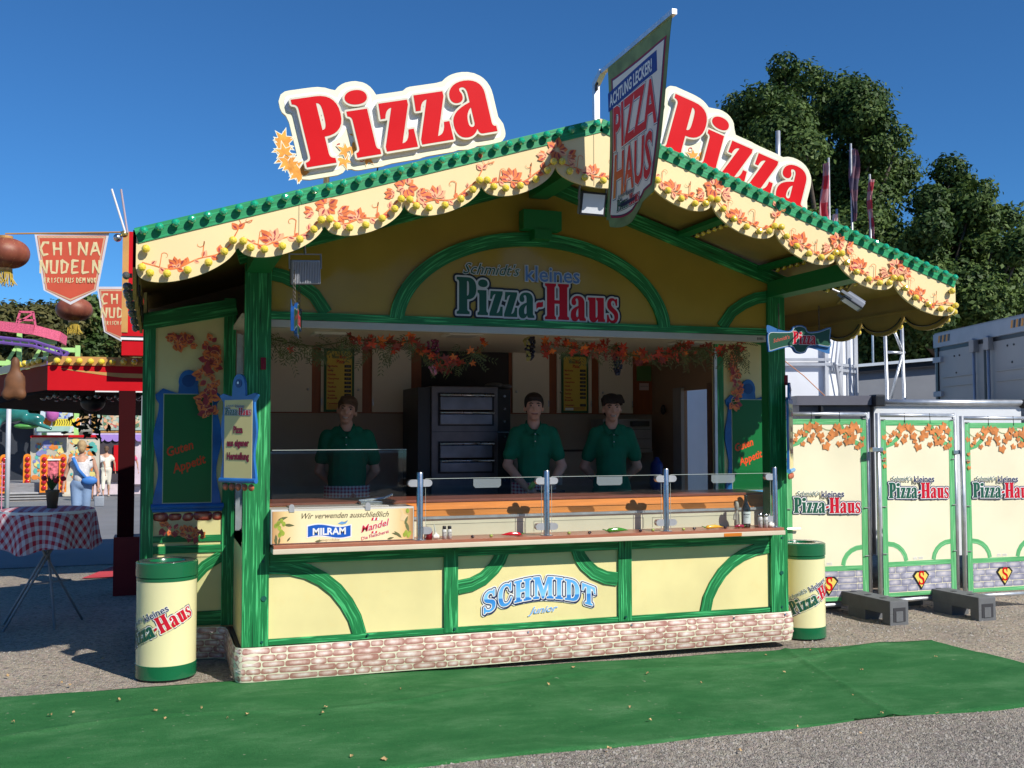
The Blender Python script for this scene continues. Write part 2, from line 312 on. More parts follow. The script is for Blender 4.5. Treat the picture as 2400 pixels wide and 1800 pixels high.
GL = {
'P': (.68, 'M 0,0 L .44,0 L .44,.07 Q .36,.08 .36,.15 L .36,.40 C .56,.40 .67,.50 .67,.70 C .67,.90 .56,1 .36,1 L 0,1 L 0,.93 Q .08,.92 .08,.85 L .08,.15 Q .08,.08 0,.07 M .35,.50 C .42,.50 .42,.60 .42,.70 C .42,.82 .42,.90 .35,.90'),
'i': (.38, 'M 0,0 L .36,0 L .36,.07 Q .31,.08 .31,.14 L .31,.68 L 0,.68 L 0,.61 Q .06,.60 .06,.54 L .06,.14 Q .06,.08 0,.07 M .02,.86 C .02,.93 .10,.97 .19,.97 C .28,.97 .35,.93 .35,.86 C .35,.79 .28,.76 .19,.76 C .10,.76 .02,.80 .02,.86'),
'z': (.48, 'M 0,0 L .46,0 L .46,.26 L .38,.26 Q .36,.09 .25,.08 L .46,.61 L .46,.68 L .04,.68 L .02,.46 L .09,.46 Q .12,.59 .21,.60 L 0,.07'),
'a': (.60, 'M .56,0 L .36,0 Q .31,0 .30,.07 C .26,0 .20,-.02 .15,-.02 C .04,-.02 0,.06 0,.16 C 0,.30 .10,.36 .28,.42 L .28,.52 C .28,.60 .25,.62 .22,.62 C .17,.62 .17,.58 .20,.54 C .22,.46 .17,.43 .12,.43 C .06,.43 .03,.47 .03,.52 C .03,.62 .12,.70 .27,.70 C .43,.70 .51,.62 .51,.50 L .51,.12 Q .51,.07 .56,.07 M .28,.35 L .28,.14 C .27,.09 .21,.09 .20,.14 C .19,.24 .22,.31 .28,.35'),
'-': (.28, 'M 0,.24 C .06,.36 .12,.28 .24,.34 L .24,.48 C .14,.42 .08,.50 0,.40'),
'H': (.90, 'M 0,0 L .40,0 L .40,.07 Q .35,.08 .35,.14 L .35,.44 L .52,.44 L .52,.14 Q .52,.08 .47,.07 L .47,0 L .87,0 L .87,.07 Q .81,.08 .81,.14 L .81,.86 Q .81,.92 .87,.93 L .87,1 L .47,1 L .47,.93 Q .52,.92 .52,.86 L .52,.54 L .35,.54 L .35,.86 Q .35,.92 .40,.93 L .40,1 L 0,1 L 0,.93 Q .07,.92 .07,.86 L .07,.14 Q .07,.08 0,.07'),
'u': (.66, 'M 0,.68 L 0,.61 Q .05,.60 .05,.54 L .05,.16 C .05,.03 .12,-.02 .20,-.02 C .28,-.02 .33,.02 .37,.08 L .37,0 L .64,0 L .64,.07 Q .60,.08 .60,.14 L .60,.68 L .31,.68 L .31,.61 Q .36,.60 .36,.54 L .36,.18 C .35,.10 .29,.09 .29,.16 L .29,.68'),
's': (.48, 'M .02,.22 L .02,-.01 L .08,0 L .11,.04 C .15,-.02 .22,-.02 .25,-.02 C .38,-.02 .45,.08 .45,.19 C .45,.30 .38,.35 .28,.41 C .20,.46 .18,.50 .18,.54 C .18,.60 .22,.62 .25,.62 C .31,.62 .34,.56 .35,.48 L .41,.48 L .41,.68 L .36,.68 L .33,.65 C .30,.69 .26,.70 .22,.70 C .10,.70 .03,.61 .03,.50 C .03,.40 .10,.35 .20,.29 C .28,.24 .30,.20 .30,.14 C .30,.09 .26,.06 .22,.06 C .15,.06 .10,.13 .08,.22'),
# slab letters
'S2': (.66, 'M .05,.32 L .05,-.02 L .12,-.02 L .16,.05 C .22,-.01 .30,-.03 .36,-.03 C .53,-.03 .62,.09 .62,.27 C .62,.44 .52,.52 .38,.58 C .28,.62 .23,.67 .23,.76 C .23,.85 .28,.90 .35,.90 C .44,.90 .50,.82 .51,.68 L .58,.68 L .58,1.02 L .51,1.02 L .48,.96 C .43,1.0 .38,1.03 .31,1.03 C .15,1.03 .06,.91 .06,.74 C .06,.58 .15,.50 .29,.43 C .40,.38 .45,.32 .45,.22 C .45,.13 .40,.09 .33,.09 C .22,.09 .13,.18 .12,.32'),
'C2': (.74, 'M .64,.36 L .70,.30 C .66,.08 .55,-.03 .38,-.03 C .16,-.03 .03,.16 .03,.50 C .03,.84 .17,1.03 .37,1.03 C .44,1.03 .51,1.0 .56,.94 L .60,1.02 L .66,1.02 L .66,.64 L .59,.64 C .57,.82 .50,.91 .41,.91 C .29,.91 .23,.78 .23,.50 C .23,.22 .30,.10 .41,.10 C .52,.10 .60,.20 .64,.36'),
'H2': (.86, 'M 0,0 L .38,0 L .38,.10 L .30,.10 L .30,.44 L .54,.44 L .54,.10 L .46,.10 L .46,0 L .84,0 L .84,.10 L .75,.10 L .75,.90 L .84,.90 L .84,1 L .46,1 L .46,.90 L .54,.90 L .54,.56 L .30,.56 L .30,.90 L .38,.90 L .38,1 L 0,1 L 0,.90 L .09,.90 L .09,.10 L 0,.10'),
'M2': (1.04, 'M 0,0 L .30,0 L .30,.10 L .21,.10 L .21,.70 L .44,0 L .54,0 L .76,.70 L .76,.10 L .67,.10 L .67,0 L 1.02,0 L 1.02,.10 L .94,.10 L .94,.90 L 1.02,.90 L 1.02,1 L .73,1 L .52,.40 L .32,1 L 0,1 L 0,.90 L .09,.90 L .09,.10 L 0,.10'),
'I2': (.42, 'M 0,0 L .38,0 L .38,.10 L .30,.10 L .30,.90 L .38,.90 L .38,1 L 0,1 L 0,.90 L .09,.90 L .09,.10 L 0,.10'),
'D2': (.78, 'M 0,0 L .36,0 C .62,0 .74,.20 .74,.50 C .74,.80 .62,1 .36,1 L 0,1 L 0,.90 L .09,.90 L .09,.10 L 0,.10 M .30,.12 L .30,.88 C .46,.88 .52,.76 .52,.50 C .52,.24 .46,.12 .30,.12'),
'T2': (.74, 'M .18,0 L .56,0 L .56,.10 L .47,.10 L .47,.88 C .58,.88 .62,.80 .64,.64 L .72,.64 L .70,1 L .03,1 L .02,.64 L .10,.64 C .12,.80 .16,.88 .26,.88 L .26,.10 L .18,.10'),
}
def word(keys, sx=1, gap=.02, fx=None):
    """returns list of letters, each a list of loops"""
    x = 0; out = []
    for i, k in enumerate(keys):
        a, p = GL[k]; lo = [[((x+u*sx), v) for u, v in L] for L in gpath(p)]
        if fx: lo = [[fx(i, u, v) for u, v in L] for L in lo]
        out.append(lo); x += (a+gap)*sx
    return out, x
def fill(loops, offset=0.0):
    """triangulated flat mesh from 2D loops (holes allowed) -> V2, F"""
    c = bpy.data.curves.new('tmp', 'CURVE'); c.dimensions = '2D'; c.fill_mode = 'FRONT'; c.offset = offset
    for L in loops:
        s = c.splines.new('POLY'); s.points.add(len(L)-1); s.points.foreach_set('co', [f for p in L for f in (p[0], p[1], 0, 1)]); s.use_cyclic_u = True
    o = bpy.data.objects.new('tmp', c); me = bpy.data.meshes.new_from_object(o)
    V = [(v.co.x, v.co.y) for v in me.vertices]; F = [tuple(p.vertices) for p in me.polygons]
    bpy.data.objects.remove(o); bpy.data.curves.remove(c); bpy.data.meshes.remove(me); return V, F
_TX = {}
def text2(s, size=1, bold=0, shear=0, align='CENTER', sx=1):
    key = (s, bold, shear, align)
    if key not in _TX:
        c = bpy.data.curves.new('t', 'FONT'); c.body = s; c.size = 1; c.offset = bold; c.shear = shear; c.align_x = align; c.resolution_u = 2; c.dimensions = '2D'; c.fill_mode = 'FRONT'
        o = bpy.data.objects.new('t', c); me = bpy.data.meshes.new_from_object(o)
        _TX[key] = ([(v.co.x, v.co.y) for v in me.vertices], [tuple(p.vertices) for p in me.polygons])
        bpy.data.objects.remove(o); bpy.data.curves.remove(c); bpy.data.meshes.remove(me)
    V, F = _TX[key]; return [(x*size*sx, y*size) for x, y in V], F
def dilate(loops, r, h=.02):
    """rounded outline of the union of loops grown by r (marching squares on the distance)"""
    P = [p for L in loops for p in L]; x0 = min(p[0] for p in P)-r-.06; x1 = max(p[0] for p in P)+r+.06; y0 = min(p[1] for p in P)-r-.06; y1 = max(p[1] for p in P)+r+.06
    nx, ny = int((x1-x0)/h)+2, int((y1-y0)/h)+2; X, Y = np.meshgrid(x0+np.arange(nx)*h, y0+np.arange(ny)*h, indexing='ij')
    D = np.full(X.shape, 1e9); ins = np.zeros(X.shape, bool)
    for L in loops:
        inl = np.zeros(X.shape, bool)
        for i in range(len(L)):
            ax, ay = L[i]; bx, by = L[(i+1) % len(L)]; dx, dy = bx-ax, by-ay; q = dx*dx+dy*dy
            if q < 1e-14: continue
            t = np.clip(((X-ax)*dx+(Y-ay)*dy)/q, 0, 1); D = np.minimum(D, np.hypot(X-ax-t*dx, Y-ay-t*dy))
            if ay != by: inl ^= ((ay > Y) != (by > Y)) & (X < ax+(Y-ay)*dx/(dy if dy else 1e-9))
        ins ^= inl
    f = np.where(ins, -D, D)-r; seg = {}
    def ip(a, b, va, vb): t = va/(va-vb); return (a[0]+(b[0]-a[0])*t, a[1]+(b[1]-a[1])*t)
    neg = f < 0; cells = np.argwhere((neg[:-1, :-1].astype(int)+neg[1:, :-1]+neg[:-1, 1:]+neg[1:, 1:]) % 4 != 0)
    for i, j in cells:
        c = [(i, j), (i+1, j), (i+1, j+1), (i, j+1)]; v = [f[q] for q in c]; e = []
        for k in range(4):
            a, b = k, (k+1) % 4
            if (v[a] < 0) != (v[b] < 0): e.append((v[a] < 0, tuple(sorted((c[a], c[b])))))
        outs = [x[1] for x in e if x[0]]; inn = [x[1] for x in e if not x[0]]
        for a, b in zip(outs, inn): seg[a] = b
    def pt(k):
        (a, b) = k; va, vb = f[a], f[b]; return ip((x0+a[0]*h, y0+a[1]*h), (x0+b[0]*h, y0+b[1]*h), va, vb)
    res = []
    while seg:
        s0, nx_ = seg.popitem(); lp = [s0, nx_]
        while lp[-1] in seg: lp.append(seg.pop(lp[-1]))
        if len(lp) > 8: res.append([pt(k) for k in lp[:-1]][::2])
    return res
def place(V2, F, P, d, flip=False):
    return [P(x, z, d) for x, z in V2], F
def put(b, V2, F, P, d, m=0, sx=1, sz=None, ox=0, oz=0, rot=0):
    sz = sx if sz is None else sz; c, s_ = cos(rot), sin(rot)
    b.add([P(ox+(x*sx*c-z*sz*s_), oz+(x*sx*s_+z*sz*c), d) for x, z in V2], F, m=m)
def tline(name, s, size, P, d, m, parent, ox=0, oz=0, rot=0, bold=0.0, shear=0, align='CENTER', sx=1, outl=None):
    b = B()
    if outl:
        V, F = text2(s, 1, bold+outl[0], shear, align, 1); put(b, V, F, P, d-.0012, 1, size*sx, size, ox, oz, rot)
    V, F = text2(s, 1, bold, shear, align, 1); put(b, V, F, P, d, 0, size*sx, size, ox, oz, rot)
    return b.out(name, [m, outl[1]] if outl else m, parent)
# the shop logo: 'Schmidt's kleines Pizza-Haus'
def fxl(i, u, v): return (u, v-.01*i)
LW, LWID = word('Pizza-Haus', .82, .03, fxl)
LG1 = [L for g in LW[:5] for L in g]; LG2 = [L for g in LW[5:] for L in g]; LALL = LG1+LG2
LOGO = {'fg': fill(LG1), 'fr': fill(LG2), 'wh': fill(dilate(LALL, .05)), 'dk': fill(dilate(LALL, .10, .025))}
def logo(name, P, d, scale, parent, ox=0, oz=0, rot=0, dark=None, white=None, klein=None, simple=False, st=.0012):
    """centred on (ox, oz) at the baseline; total width ~ LWID*scale"""
    dark = dark or NAVY; white = white or WHITE; klein = klein or NAVY; b = B(); c, s_ = cos(rot), sin(rot)
    def q(V, F, dd, m, sc=1, px=0, pz=0):
        b.add([P(ox+((x*sc+px-LWID/2)*c-(z*sc+pz)*s_)*scale, oz+((x*sc+px-LWID/2)*s_+(z*sc+pz)*c)*scale, d+dd) for x, z in V], F, m=m)
    q(*LOGO['dk'], 0, 0); q(*LOGO['wh'], st, 1); q(*LOGO['fg'], 2*st, 2); q(*LOGO['fr'], 2*st, 3)
    V, F = text2('kleines', 1, .05, 0, 'CENTER'); q(V, F, 3*st, 1, .60, 2.75, .98); V, F = text2('kleines', 1, .012, 0, 'CENTER'); q(V, F, 4*st, 4, .60, 2.75, .98)
    V, F = text2("Schmidt's", 1, .05, .35, 'CENTER'); q(V, F, 3*st, 1, .42, .95, 1.10); V, F = text2("Schmidt's", 1, .0, .35, 'CENTER'); q(V, F, 4*st, 2, .42, .95, 1.10)
    return b.out(name, [dark, white, DKGREEN, REDL2, klein], parent)
def maple(c, r, a, k=5, f=.42):
    pts = []
    for i in range(k*2+1):
        t = (i-k)/k*2.5; rr = r*(1-.28*abs(i-k)/k) if (i % 2) == (k % 2) else r*f
        pts.append((c[0]+rr*cos(a+t), c[1]+rr*sin(a+t)))
    pts.append((c[0]-r*.12*cos(a), c[1]-r*.12*sin(a))); return pts
def leafshape(c, r, a, wd=.32):
    q = [(0, 0), (.25, wd*.8), (.5, wd), (.75, wd*.6), (1, 0), (.75, -wd*.6), (.5, -wd), (.25, -wd*.8)]
    return [(c[0]+r*(x*cos(a)-y*sin(a)), c[1]+r*(x*sin(a)+y*cos(a))) for x, y in q]
def fan(b, poly, c, P, d, m):
    b.add([P(*c, d)]+[P(x, z, d) for x, z in poly], [(0, i+1, (i+1) % len(poly)+1) for i in range(len(poly))], m=m)
def ribbon(b, pts, w, P, d, m, taper=True):
    V = []; n = len(pts)
    for i, p in enumerate(pts):
        a, c = pts[max(0, i-1)], pts[min(n-1, i+1)]; dx, dz = c[0]-a[0], c[1]-a[1]; L = sqrt(dx*dx+dz*dz) or 1; ww = w*(1-.7*i/(n-1) if taper else 1)/2
        V += [P(p[0]-dz/L*ww, p[1]+dx/L*ww, d), P(p[0]+dz/L*ww, p[1]-dx/L*ww, d)]
    b.add(V, [(2*i, 2*i+1, 2*i+3, 2*i+2) for i in range(n-1)], m=m)
def curl(c, r, a, turn=1, k=14, span=4.2):
    return [(c[0]+r*t_*cos(a+turn*span*(1-t_))-0, c[1]+r*t_*sin(a+turn*span*(1-t_))) for t_ in [1-.85*i/(k-1) for i in range(k)]]
# ---------------------------------------------------------------- soft bodies (people, fruit, figures)
def blob(name, prims, voxel, m, parent=None, smooth=4, local=False):
    b = B()
    for p in prims:
        if p[0] == 'e':
            _, c, r = p[:3]; V0 = B().sph((0, 0, 0), r, 16, 12); R = Matrix.Rotation(p[3][1], 3, p[3][0]) if len(p) > 3 else Matrix.Identity(3)
            b.add([R @ Vector(v)+Vector(c) for v in V0.V], V0.F)
        else:
            _, p0, r0, p1, r1 = p[:5]; p0, p1 = Vector(p0), Vector(p1); n = 14; k = 5; t = (p1-p0).normalized(); a = t.orthogonal().normalized(); c = t.cross(a); fl = p[5] if len(p) > 5 else 1
            rings = []
            for i in range(k): an = pi/2*(1-i/k); rings.append((p0-t*r0*sin(an), r0*cos(an)))
            for i in range(0, 4): rings.append((p0.lerp(p1, i/3), r0+(r1-r0)*i/3))
            for i in range(1, k+1): an = pi/2*i/k; rings.append((p1+t*r1*sin(an), r1*cos(an)))
            V = []; F = []
            for q, r in rings:
                for j in range(n):
                    V.append(q+(a*cos(2*pi*j/n)+c*sin(2*pi*j/n))*max(r, .0004))
            if fl != 1: V = [Vector((v.x, p0.y+(v.y-p0.y)*fl+(p1.y-p0.y)*(1-fl)*0, v.z)) for v in V]
            for i in range(len(rings)-1):
                for j in range(n): F.append((i*n+j, i*n+(j+1) % n, (i+1)*n+(j+1) % n, (i+1)*n+j))
            F.append(tuple(range(n))[::-1]); F.append(tuple((len(rings)-1)*n+j for j in range(n))); b.add(V, F)
    me = bpy.data.meshes.new('t'); me.from_pydata(b.V, [], b.F); me.update()
    o = bpy.data.objects.new('t', me); COL.objects.link(o)
    r = o.modifiers.new('r', 'REMESH'); r.mode = 'VOXEL'; r.voxel_size = voxel; r.use_smooth_shade = True
    s = o.modifiers.new('s', 'SMOOTH'); s.iterations = smooth; s.factor = .5
    dg = bpy.context.evaluated_depsgraph_get(); me2 = bpy.data.meshes.new_from_object(o.evaluated_get(dg)); me2.name = name
    bpy.data.objects.remove(o); bpy.data.meshes.remove(me); me2.materials.clear(); me2.materials.append(m)
    me2.polygons.foreach_set('use_smooth', [True]*len(me2.polygons))
    return link(name, me2, parent, local)
def G(x, y): return -.011*max(0, min(x, 9))-.0155*max(0, min(y, 60)-1.5)
# ================================================================ GROUND
def ground_mat():
    m = bpy.data.materials.new('dusty_gravel'); m.use_nodes = True; n, l = N(m); b = n['Principled BSDF']; b.inputs['Roughness'].default_value = .95
    tc = n.new('ShaderNodeTexCoord'); v = n.new('ShaderNodeTexVoronoi'); v.inputs['Scale'].default_value = 40; l.new(tc.outputs['Object'], v.inputs['Vector'])
    v2 = n.new('ShaderNodeTexVoronoi'); v2.inputs['Scale'].default_value = 120; l.new(tc.outputs['Object'], v2.inputs['Vector'])
    no = n.new('ShaderNodeTexNoise'); no.inputs['Scale'].default_value = .55; no.inputs['Detail'].default_value = 7; no.inputs['Roughness'].default_value = .65; l.new(tc.outputs['Object'], no.inputs['Vector'])
    n2 = n.new('ShaderNodeTexNoise'); n2.inputs['Scale'].default_value = 60; n2.inputs['Detail'].default_value = 8; n2.inputs['Roughness'].default_value = .8; l.new(tc.outputs['Object'], n2.inputs['Vector'])
    r = ramp(n, [(.32, (.27, .235, .19)), (.5, (.38, .315, .245)), (.68, (.48, .40, .30))]); l.new(no.outputs[0], r.inputs[0])
    r2 = ramp(n, [(.3, (.55, .55, .56)), (.55, (1, 1, 1)), (.75, (1.35, 1.33, 1.3))]); l.new(n2.outputs[0], r2.inputs[0])
    mx = n.new('ShaderNodeMix'); mx.data_type = 'RGBA'; mx.blend_type = 'MULTIPLY'; mx.inputs[0].default_value = 1; l.new(r.outputs[0], mx.inputs[6]); l.new(r2.outputs[0], mx.inputs[7])
    mx2 = n.new('ShaderNodeMix'); mx2.data_type = 'RGBA'; mx2.blend_type = 'MULTIPLY'; mx2.inputs[0].default_value = .5
    hs = n.new('ShaderNodeHueSaturation'); hs.inputs['Saturation'].default_value = .12; hs.inputs['Value'].default_value = 2.0; l.new(v.outputs['Color'], hs.inputs['Color'])
    l.new(mx.outputs[2], mx2.inputs[6]); l.new(hs.outputs[0], mx2.inputs[7])
    # greyer, asphalt-like in front of the carpet, browner behind
    sp = n.new('ShaderNodeSeparateXYZ'); l.new(tc.outputs['Object'], sp.inputs[0])
    mr = n.new('ShaderNodeMapRange'); mr.inputs[1].default_value = -2.6; mr.inputs[2].default_value = -.9; mr.inputs[3].default_value = .75; mr.inputs[4].default_value = 0; l.new(sp.outputs[1], mr.inputs[0])
    ad = n.new('ShaderNodeMath'); ad.operation = 'MULTIPLY_ADD'; ad.inputs[1].default_value = .5; l.new(no.outputs[0], ad.inputs[0]); ad.inputs[2].default_value = -.25
    a2 = n.new('ShaderNodeMath'); a2.operation = 'ADD'; a2.use_clamp = True; l.new(mr.outputs[0], a2.inputs[0]); l.new(ad.outputs[0], a2.inputs[1])
    h2 = n.new('ShaderNodeHueSaturation'); h2.inputs['Saturation'].default_value = .6; h2.inputs['Value'].default_value = .70; l.new(mx2.outputs[2], h2.inputs['Color'])
    m3 = n.new('ShaderNodeMix'); m3.data_type = 'RGBA'; l.new(a2.outputs[0], m3.inputs[0]); l.new(mx2.outputs[2], m3.inputs[6]); l.new(h2.outputs[0], m3.inputs[7])
    l.new(m3.outputs[2], b.inputs['Base Color'])
    su = n.new('ShaderNodeMath'); su.operation = 'ADD'; l.new(v.outputs['Distance'], su.inputs[0]); l.new(v2.outputs['Distance'], su.inputs[1])
    bp = n.new('ShaderNodeBump'); bp.inputs['Strength'].default_value = 1.0; bp.inputs['Distance'].default_value = .014; bp.invert = True; l.new(su.outputs[0], bp.inputs['Height']); l.new(bp.outputs[0], b.inputs['Normal'])
    return m
def grid(xs, ys, zf):
    V = [(x, y, zf(x, y)) for y in ys for x in xs]; n = len(xs)
    return V, [(j*n+i, j*n+i+1, (j+1)*n+i+1, (j+1)*n+i) for j in range(len(ys)-1) for i in range(n-1)]
xs = sorted(set([-400, -200, -100, -50, -20, -10] + [i*1.0 for i in range(-6, 13)] + [16, 24, 40, 80, 200, 400])); ys = sorted(set([-60, -30, -15] + [i*1.0 for i in range(-9, 12)] + [14, 20, 30, 40, 60, 100, 200, 500]))
V, F = grid(xs, ys, lambda x, y: G(x, y))
tag(obj('ground', V, F, ground_mat()), kind='structure')
ASPH = mat('worn_asphalt', (.20, .20, .205), .9, var=.12, vs=.8, bump=.3, bs=90, dirt=.4, dcol=(.30, .27, .22))
V, F = grid([-6.5, -4, -2.6, -1.4, -.3, 1.5, 3], [7.5, 10, 14, 18, 24, 30, 40, 60], lambda x, y: G(x, y)+.006+max(0, x)*0)
V = [(x-(y-7.5)*.05, y, z) for x, y, z in V]
tag(obj('asphalt_road', V, F, ASPH), kind='structure')
STRAW = mat('dry_straw_ground', (.42, .29, .14), 1, var=.35, vs=9, bump=.8, bs=40)
b = B(); pts = ngon((-4.4, 17.4), 1, 26); b.add([(x*1+( -4.4)*0, y, 0) for x, y in pts], [])
V = []
for k in range(40):
    a = 2*pi*k/40; rr = 1+.12*random.random(); V.append((-4.2+1.9*rr*cos(a), 17.2+1.9*rr*sin(a)))
tag(obj('straw_patch', [(x, y, G(x, y)+.014) for x, y in V], [tuple(range(40))], STRAW), kind='structure')
tag(obj('artificial_turf_strip', [(-6, 13.2, G(0, 13.2)+.02), (-3.15, 13.2, G(0, 13.2)+.02), (-3.2, 16.2, G(0, 16.2)+.02), (-6, 16.4, G(0, 16.4)+.02)], [(0, 1, 2, 3)], mat('turf', (.03, .12, .05), .9, var=.2, vs=6)), kind='structure')
RCARP = mat('red_carpet_cloth', (.55, .05, .06), .95, var=.15, vs=3, bump=.4, bs=120)
b = B(); b.box(-2.2, .2, 5.2, 10.3, G(0, 5.2)-.06, G(0, 8)+.03)
tag(obj('red_carpet', [(-1.35, 6.0, G(0, 6)+.012), (.4, 6.0, G(0, 6)+.012), (.4, 9.6, G(0, 9.6)+.012), (-.45, 9.6, G(0, 9.6)+.012)], [(0, 1, 2, 3)], RCARP), 'red carpet lying on the grey ground behind the noodle stall post', 'carpet')
# green carpet in front of the stall
def carpet_mat():
    m = bpy.data.materials.new('green_needle_felt'); m.use_nodes = True; n, l = N(m); b = n['Principled BSDF']; b.inputs['Roughness'].default_value = 1; b.inputs['Specular IOR Level'].default_value = .1
    tc = n.new('ShaderNodeTexCoord'); mp = n.new('ShaderNodeMapping'); mp.inputs['Scale'].default_value = (.8, 1.5, 1); mp.inputs['Rotation'].default_value = (0, 0, .12); l.new(tc.outputs['Object'], mp.inputs[0])
    no = n.new('ShaderNodeTexNoise'); no.inputs['Scale'].default_value = 2.1; no.inputs['Detail'].default_value = 10; no.inputs['Roughness'].default_value = .72; no.inputs['Distortion'].default_value = .3; l.new(mp.outputs[0], no.inputs['Vector'])
    r = ramp(n, [(.30, (.020, .115, .034)), (.48, (.034, .148, .046)), (.60, (.058, .182, .066)), (.76, (.11, .235, .105))]); l.new(no.outputs[0], r.inputs[0])
    n2 = n.new('ShaderNodeTexNoise'); n2.inputs['Scale'].default_value = 260; n2.inputs['Detail'].default_value = 2; l.new(tc.outputs['Object'], n2.inputs['Vector'])
    mx = n.new('ShaderNodeMix'); mx.data_type = 'RGBA'; mx.blend_type = 'MULTIPLY'; mx.inputs[0].default_value = .7; r2 = ramp(n, [(.35, (.55, .55, .55)), (.65, (1.35, 1.35, 1.35))]); l.new(n2.outputs[0], r2.inputs[0]); l.new(r.outputs[0], mx.inputs[6]); l.new(r2.outputs[0], mx.inputs[7])
    n4 = n.new('ShaderNodeTexNoise'); n4.inputs['Scale'].default_value = 26; n4.inputs['Detail'].default_value = 6; l.new(tc.outputs['Object'], n4.inputs['Vector'])
    mr = n.new('ShaderNodeMapRange'); mr.inputs[1].default_value = .68; mr.inputs[2].default_value = .74; mr.inputs[4].default_value = .5; l.new(n4.outputs[0], mr.inputs[0])
    m3 = n.new('ShaderNodeMix'); m3.data_type = 'RGBA'; m3.inputs[7].default_value = (.34, .33, .24, 1); l.new(mr.outputs[0], m3.inputs[0]); l.new(mx.outputs[2], m3.inputs[6]); l.new(m3.outputs[2], b.inputs['Base Color'])
    bp = n.new('ShaderNodeBump'); bp.inputs['Strength'].default_value = .5; bp.inputs['Distance'].default_value = .004; l.new(n2.outputs[0], bp.inputs['Height']); l.new(bp.outputs[0], b.inputs['Normal']); return m
cb = [(-4.5, .16), (-2.4, .12), (-.8, .08), (.8, .01), (2.4, -.09), (3.6, -.13), (4.5, -.135), (5.34, -.15)]
cf = [(-4.5, -2.0), (-1.4, -2.02), (.5, -1.99), (2.16, -1.95), (3.4, -1.93), (4.2, -1.945), (4.9, -1.94), (5.48, -1.93)]
def interp(pts, t):
    t *= len(pts)-1; i = min(int(t), len(pts)-2); f = t-i; return (pts[i][0]*(1-f)+pts[i+1][0]*f, pts[i][1]*(1-f)+pts[i+1][1]*f)
from mathutils import noise as mn
nu, nv = 420, 90; V = []
for j in range(nv+1):
    for i in range(nu+1):
        a, c = interp(cb, i/nu), interp(cf, i/nu); t = j/nv; x = a[0]*(1-t)+c[0]*t; y = a[1]*(1-t)+c[1]*t
        e = min(t, 1-t)*2
        h = .010+.012*mn.noise(Vector((x*.9, y*2.4, 0)))*1.0+.006*mn.noise(Vector((x*3, y*3, 3))); 
        ri = math.exp(-((x-4.02-.25*y)/.03)**2)*.010+math.exp(-((x-1.55+.5*y+.2*sin(y*4))/.02)**2)*.010+math.exp(-((y+.75-.1*x+.12*sin(x*2.2))/.03)**2)*.010
        if t in (0, 1) or i == nu: h = min(h, .01)+.006*mn.noise(Vector((x*2, y*2, 8))); y += .045*mn.noise(Vector((x*1.3, 5, 1)))
        V.append((x, y, G(x, y)+max(.006, h+ri)))
F = [(j*(nu+1)+i, (j+1)*(nu+1)+i, (j+1)*(nu+1)+i+1, j*(nu+1)+i+1) for j in range(nv) for i in range(nu)]
per = [i for i in range(nu+1)]+[j*(nu+1)+nu for j in range(1, nv+1)]+[nv*(nu+1)+i for i in range(nu-1, -1, -1)]
base = len(V); V += [(V[i][0], V[i][1], G(V[i][0], V[i][1])-.01) for i in per]
F += [(per[k], per[k+1], base+k+1, base+k) for k in range(len(per)-1)]
tag(obj('green_carpet', V, F, carpet_mat(), smooth=True), 'long green felt carpet laid on the gravel in front of the pizza stall', 'carpet')
# loose pebbles and dry leaves
V = []; F = []
def peb(x, y, s, z=0):
    b0 = len(V); zz = G(x, y)+z; a = random.random()*6; h = s*random.uniform(.4, .8)
    for k in range(5): V.append((x+s*cos(a+k*1.257)*random.uniform(.7, 1.2), y+s*sin(a+k*1.257)*random.uniform(.7, 1.2), zz-.002))
    V.append((x+s*.2, y, zz+h)); V.append((x-s*.25, y+s*.2, zz+h*.9))
    F.extend([(b0+k, b0+(k+1) % 5, b0+5+(k > 2)) for k in range(5)]); F.append((b0, b0+5, b0+6)); F.append((b0+3, b0+6, b0+5))
def oncarpet(x, y): 
    return (-.14 if x > 3 else .1) > y > -1.97 and x < 5.5
for _ in range(17000):
    if random.random() < .72: x, y = random.uniform(.2, 5.5), random.uniform(-3.9, -1.9); s = random.uniform(.003, .013)
    elif random.random() < .6: x, y = random.uniform(4.2, 9.5), random.uniform(-1.8, 1.6); s = random.uniform(.005, .018)
    else: x, y = random.uniform(-2.4, 0), random.uniform(.15, 2.4); s = random.uniform(.003, .009)
    if oncarpet(x, y): continue
    peb(x, y, s)
tag(obj('loose_gravel', V, F, mat('pebble_stone', (.31, .285, .25), .9, var=.5, vs=30)), kind='stuff')
V = []; F = []
for _ in range(46):
    x, y = random.uniform(-1.5, 5.2), random.uniform(-1.9, -.1)
    if _ > 34: x, y = random.uniform(.8, 4), random.uniform(-2.3, -1.95)
    if _ > 40: x, y = random.uniform(-1.6, -.7), random.uniform(.2, 1.0)
    r = random.uniform(.008, .024); a = random.random()*6; P = leafshape((x, y), r*1.6, a, .4); b0 = len(V)
    V += [(px, py, G(x, y)+.016+.012*random.random()+(.008 if i % 3 == 0 else 0)) for i, (px, py) in enumerate(P)]; F.append(tuple(range(b0, b0+len(P))))
tag(obj('dry_leaves', V, F, mat('dry_leaf', (.50, .33, .15), .8, var=.4, vs=20)), kind='stuff')

# ================================================================ PIZZA STALL
stall = empty('pizza_stall', (2.05, 1.0, 0), 'yellow and green pizza stall with scalloped gable roof, printed beams and open serving front', 'food stall')
W = 4.10; XA = 2.046; HW = 2.698; ZE = 2.7074; ZA = 3.5616; SLP = (ZA-ZE)/HW; YG = -1.13
def ztop(x): return ZA-SLP*abs(x-XA)
A = mat
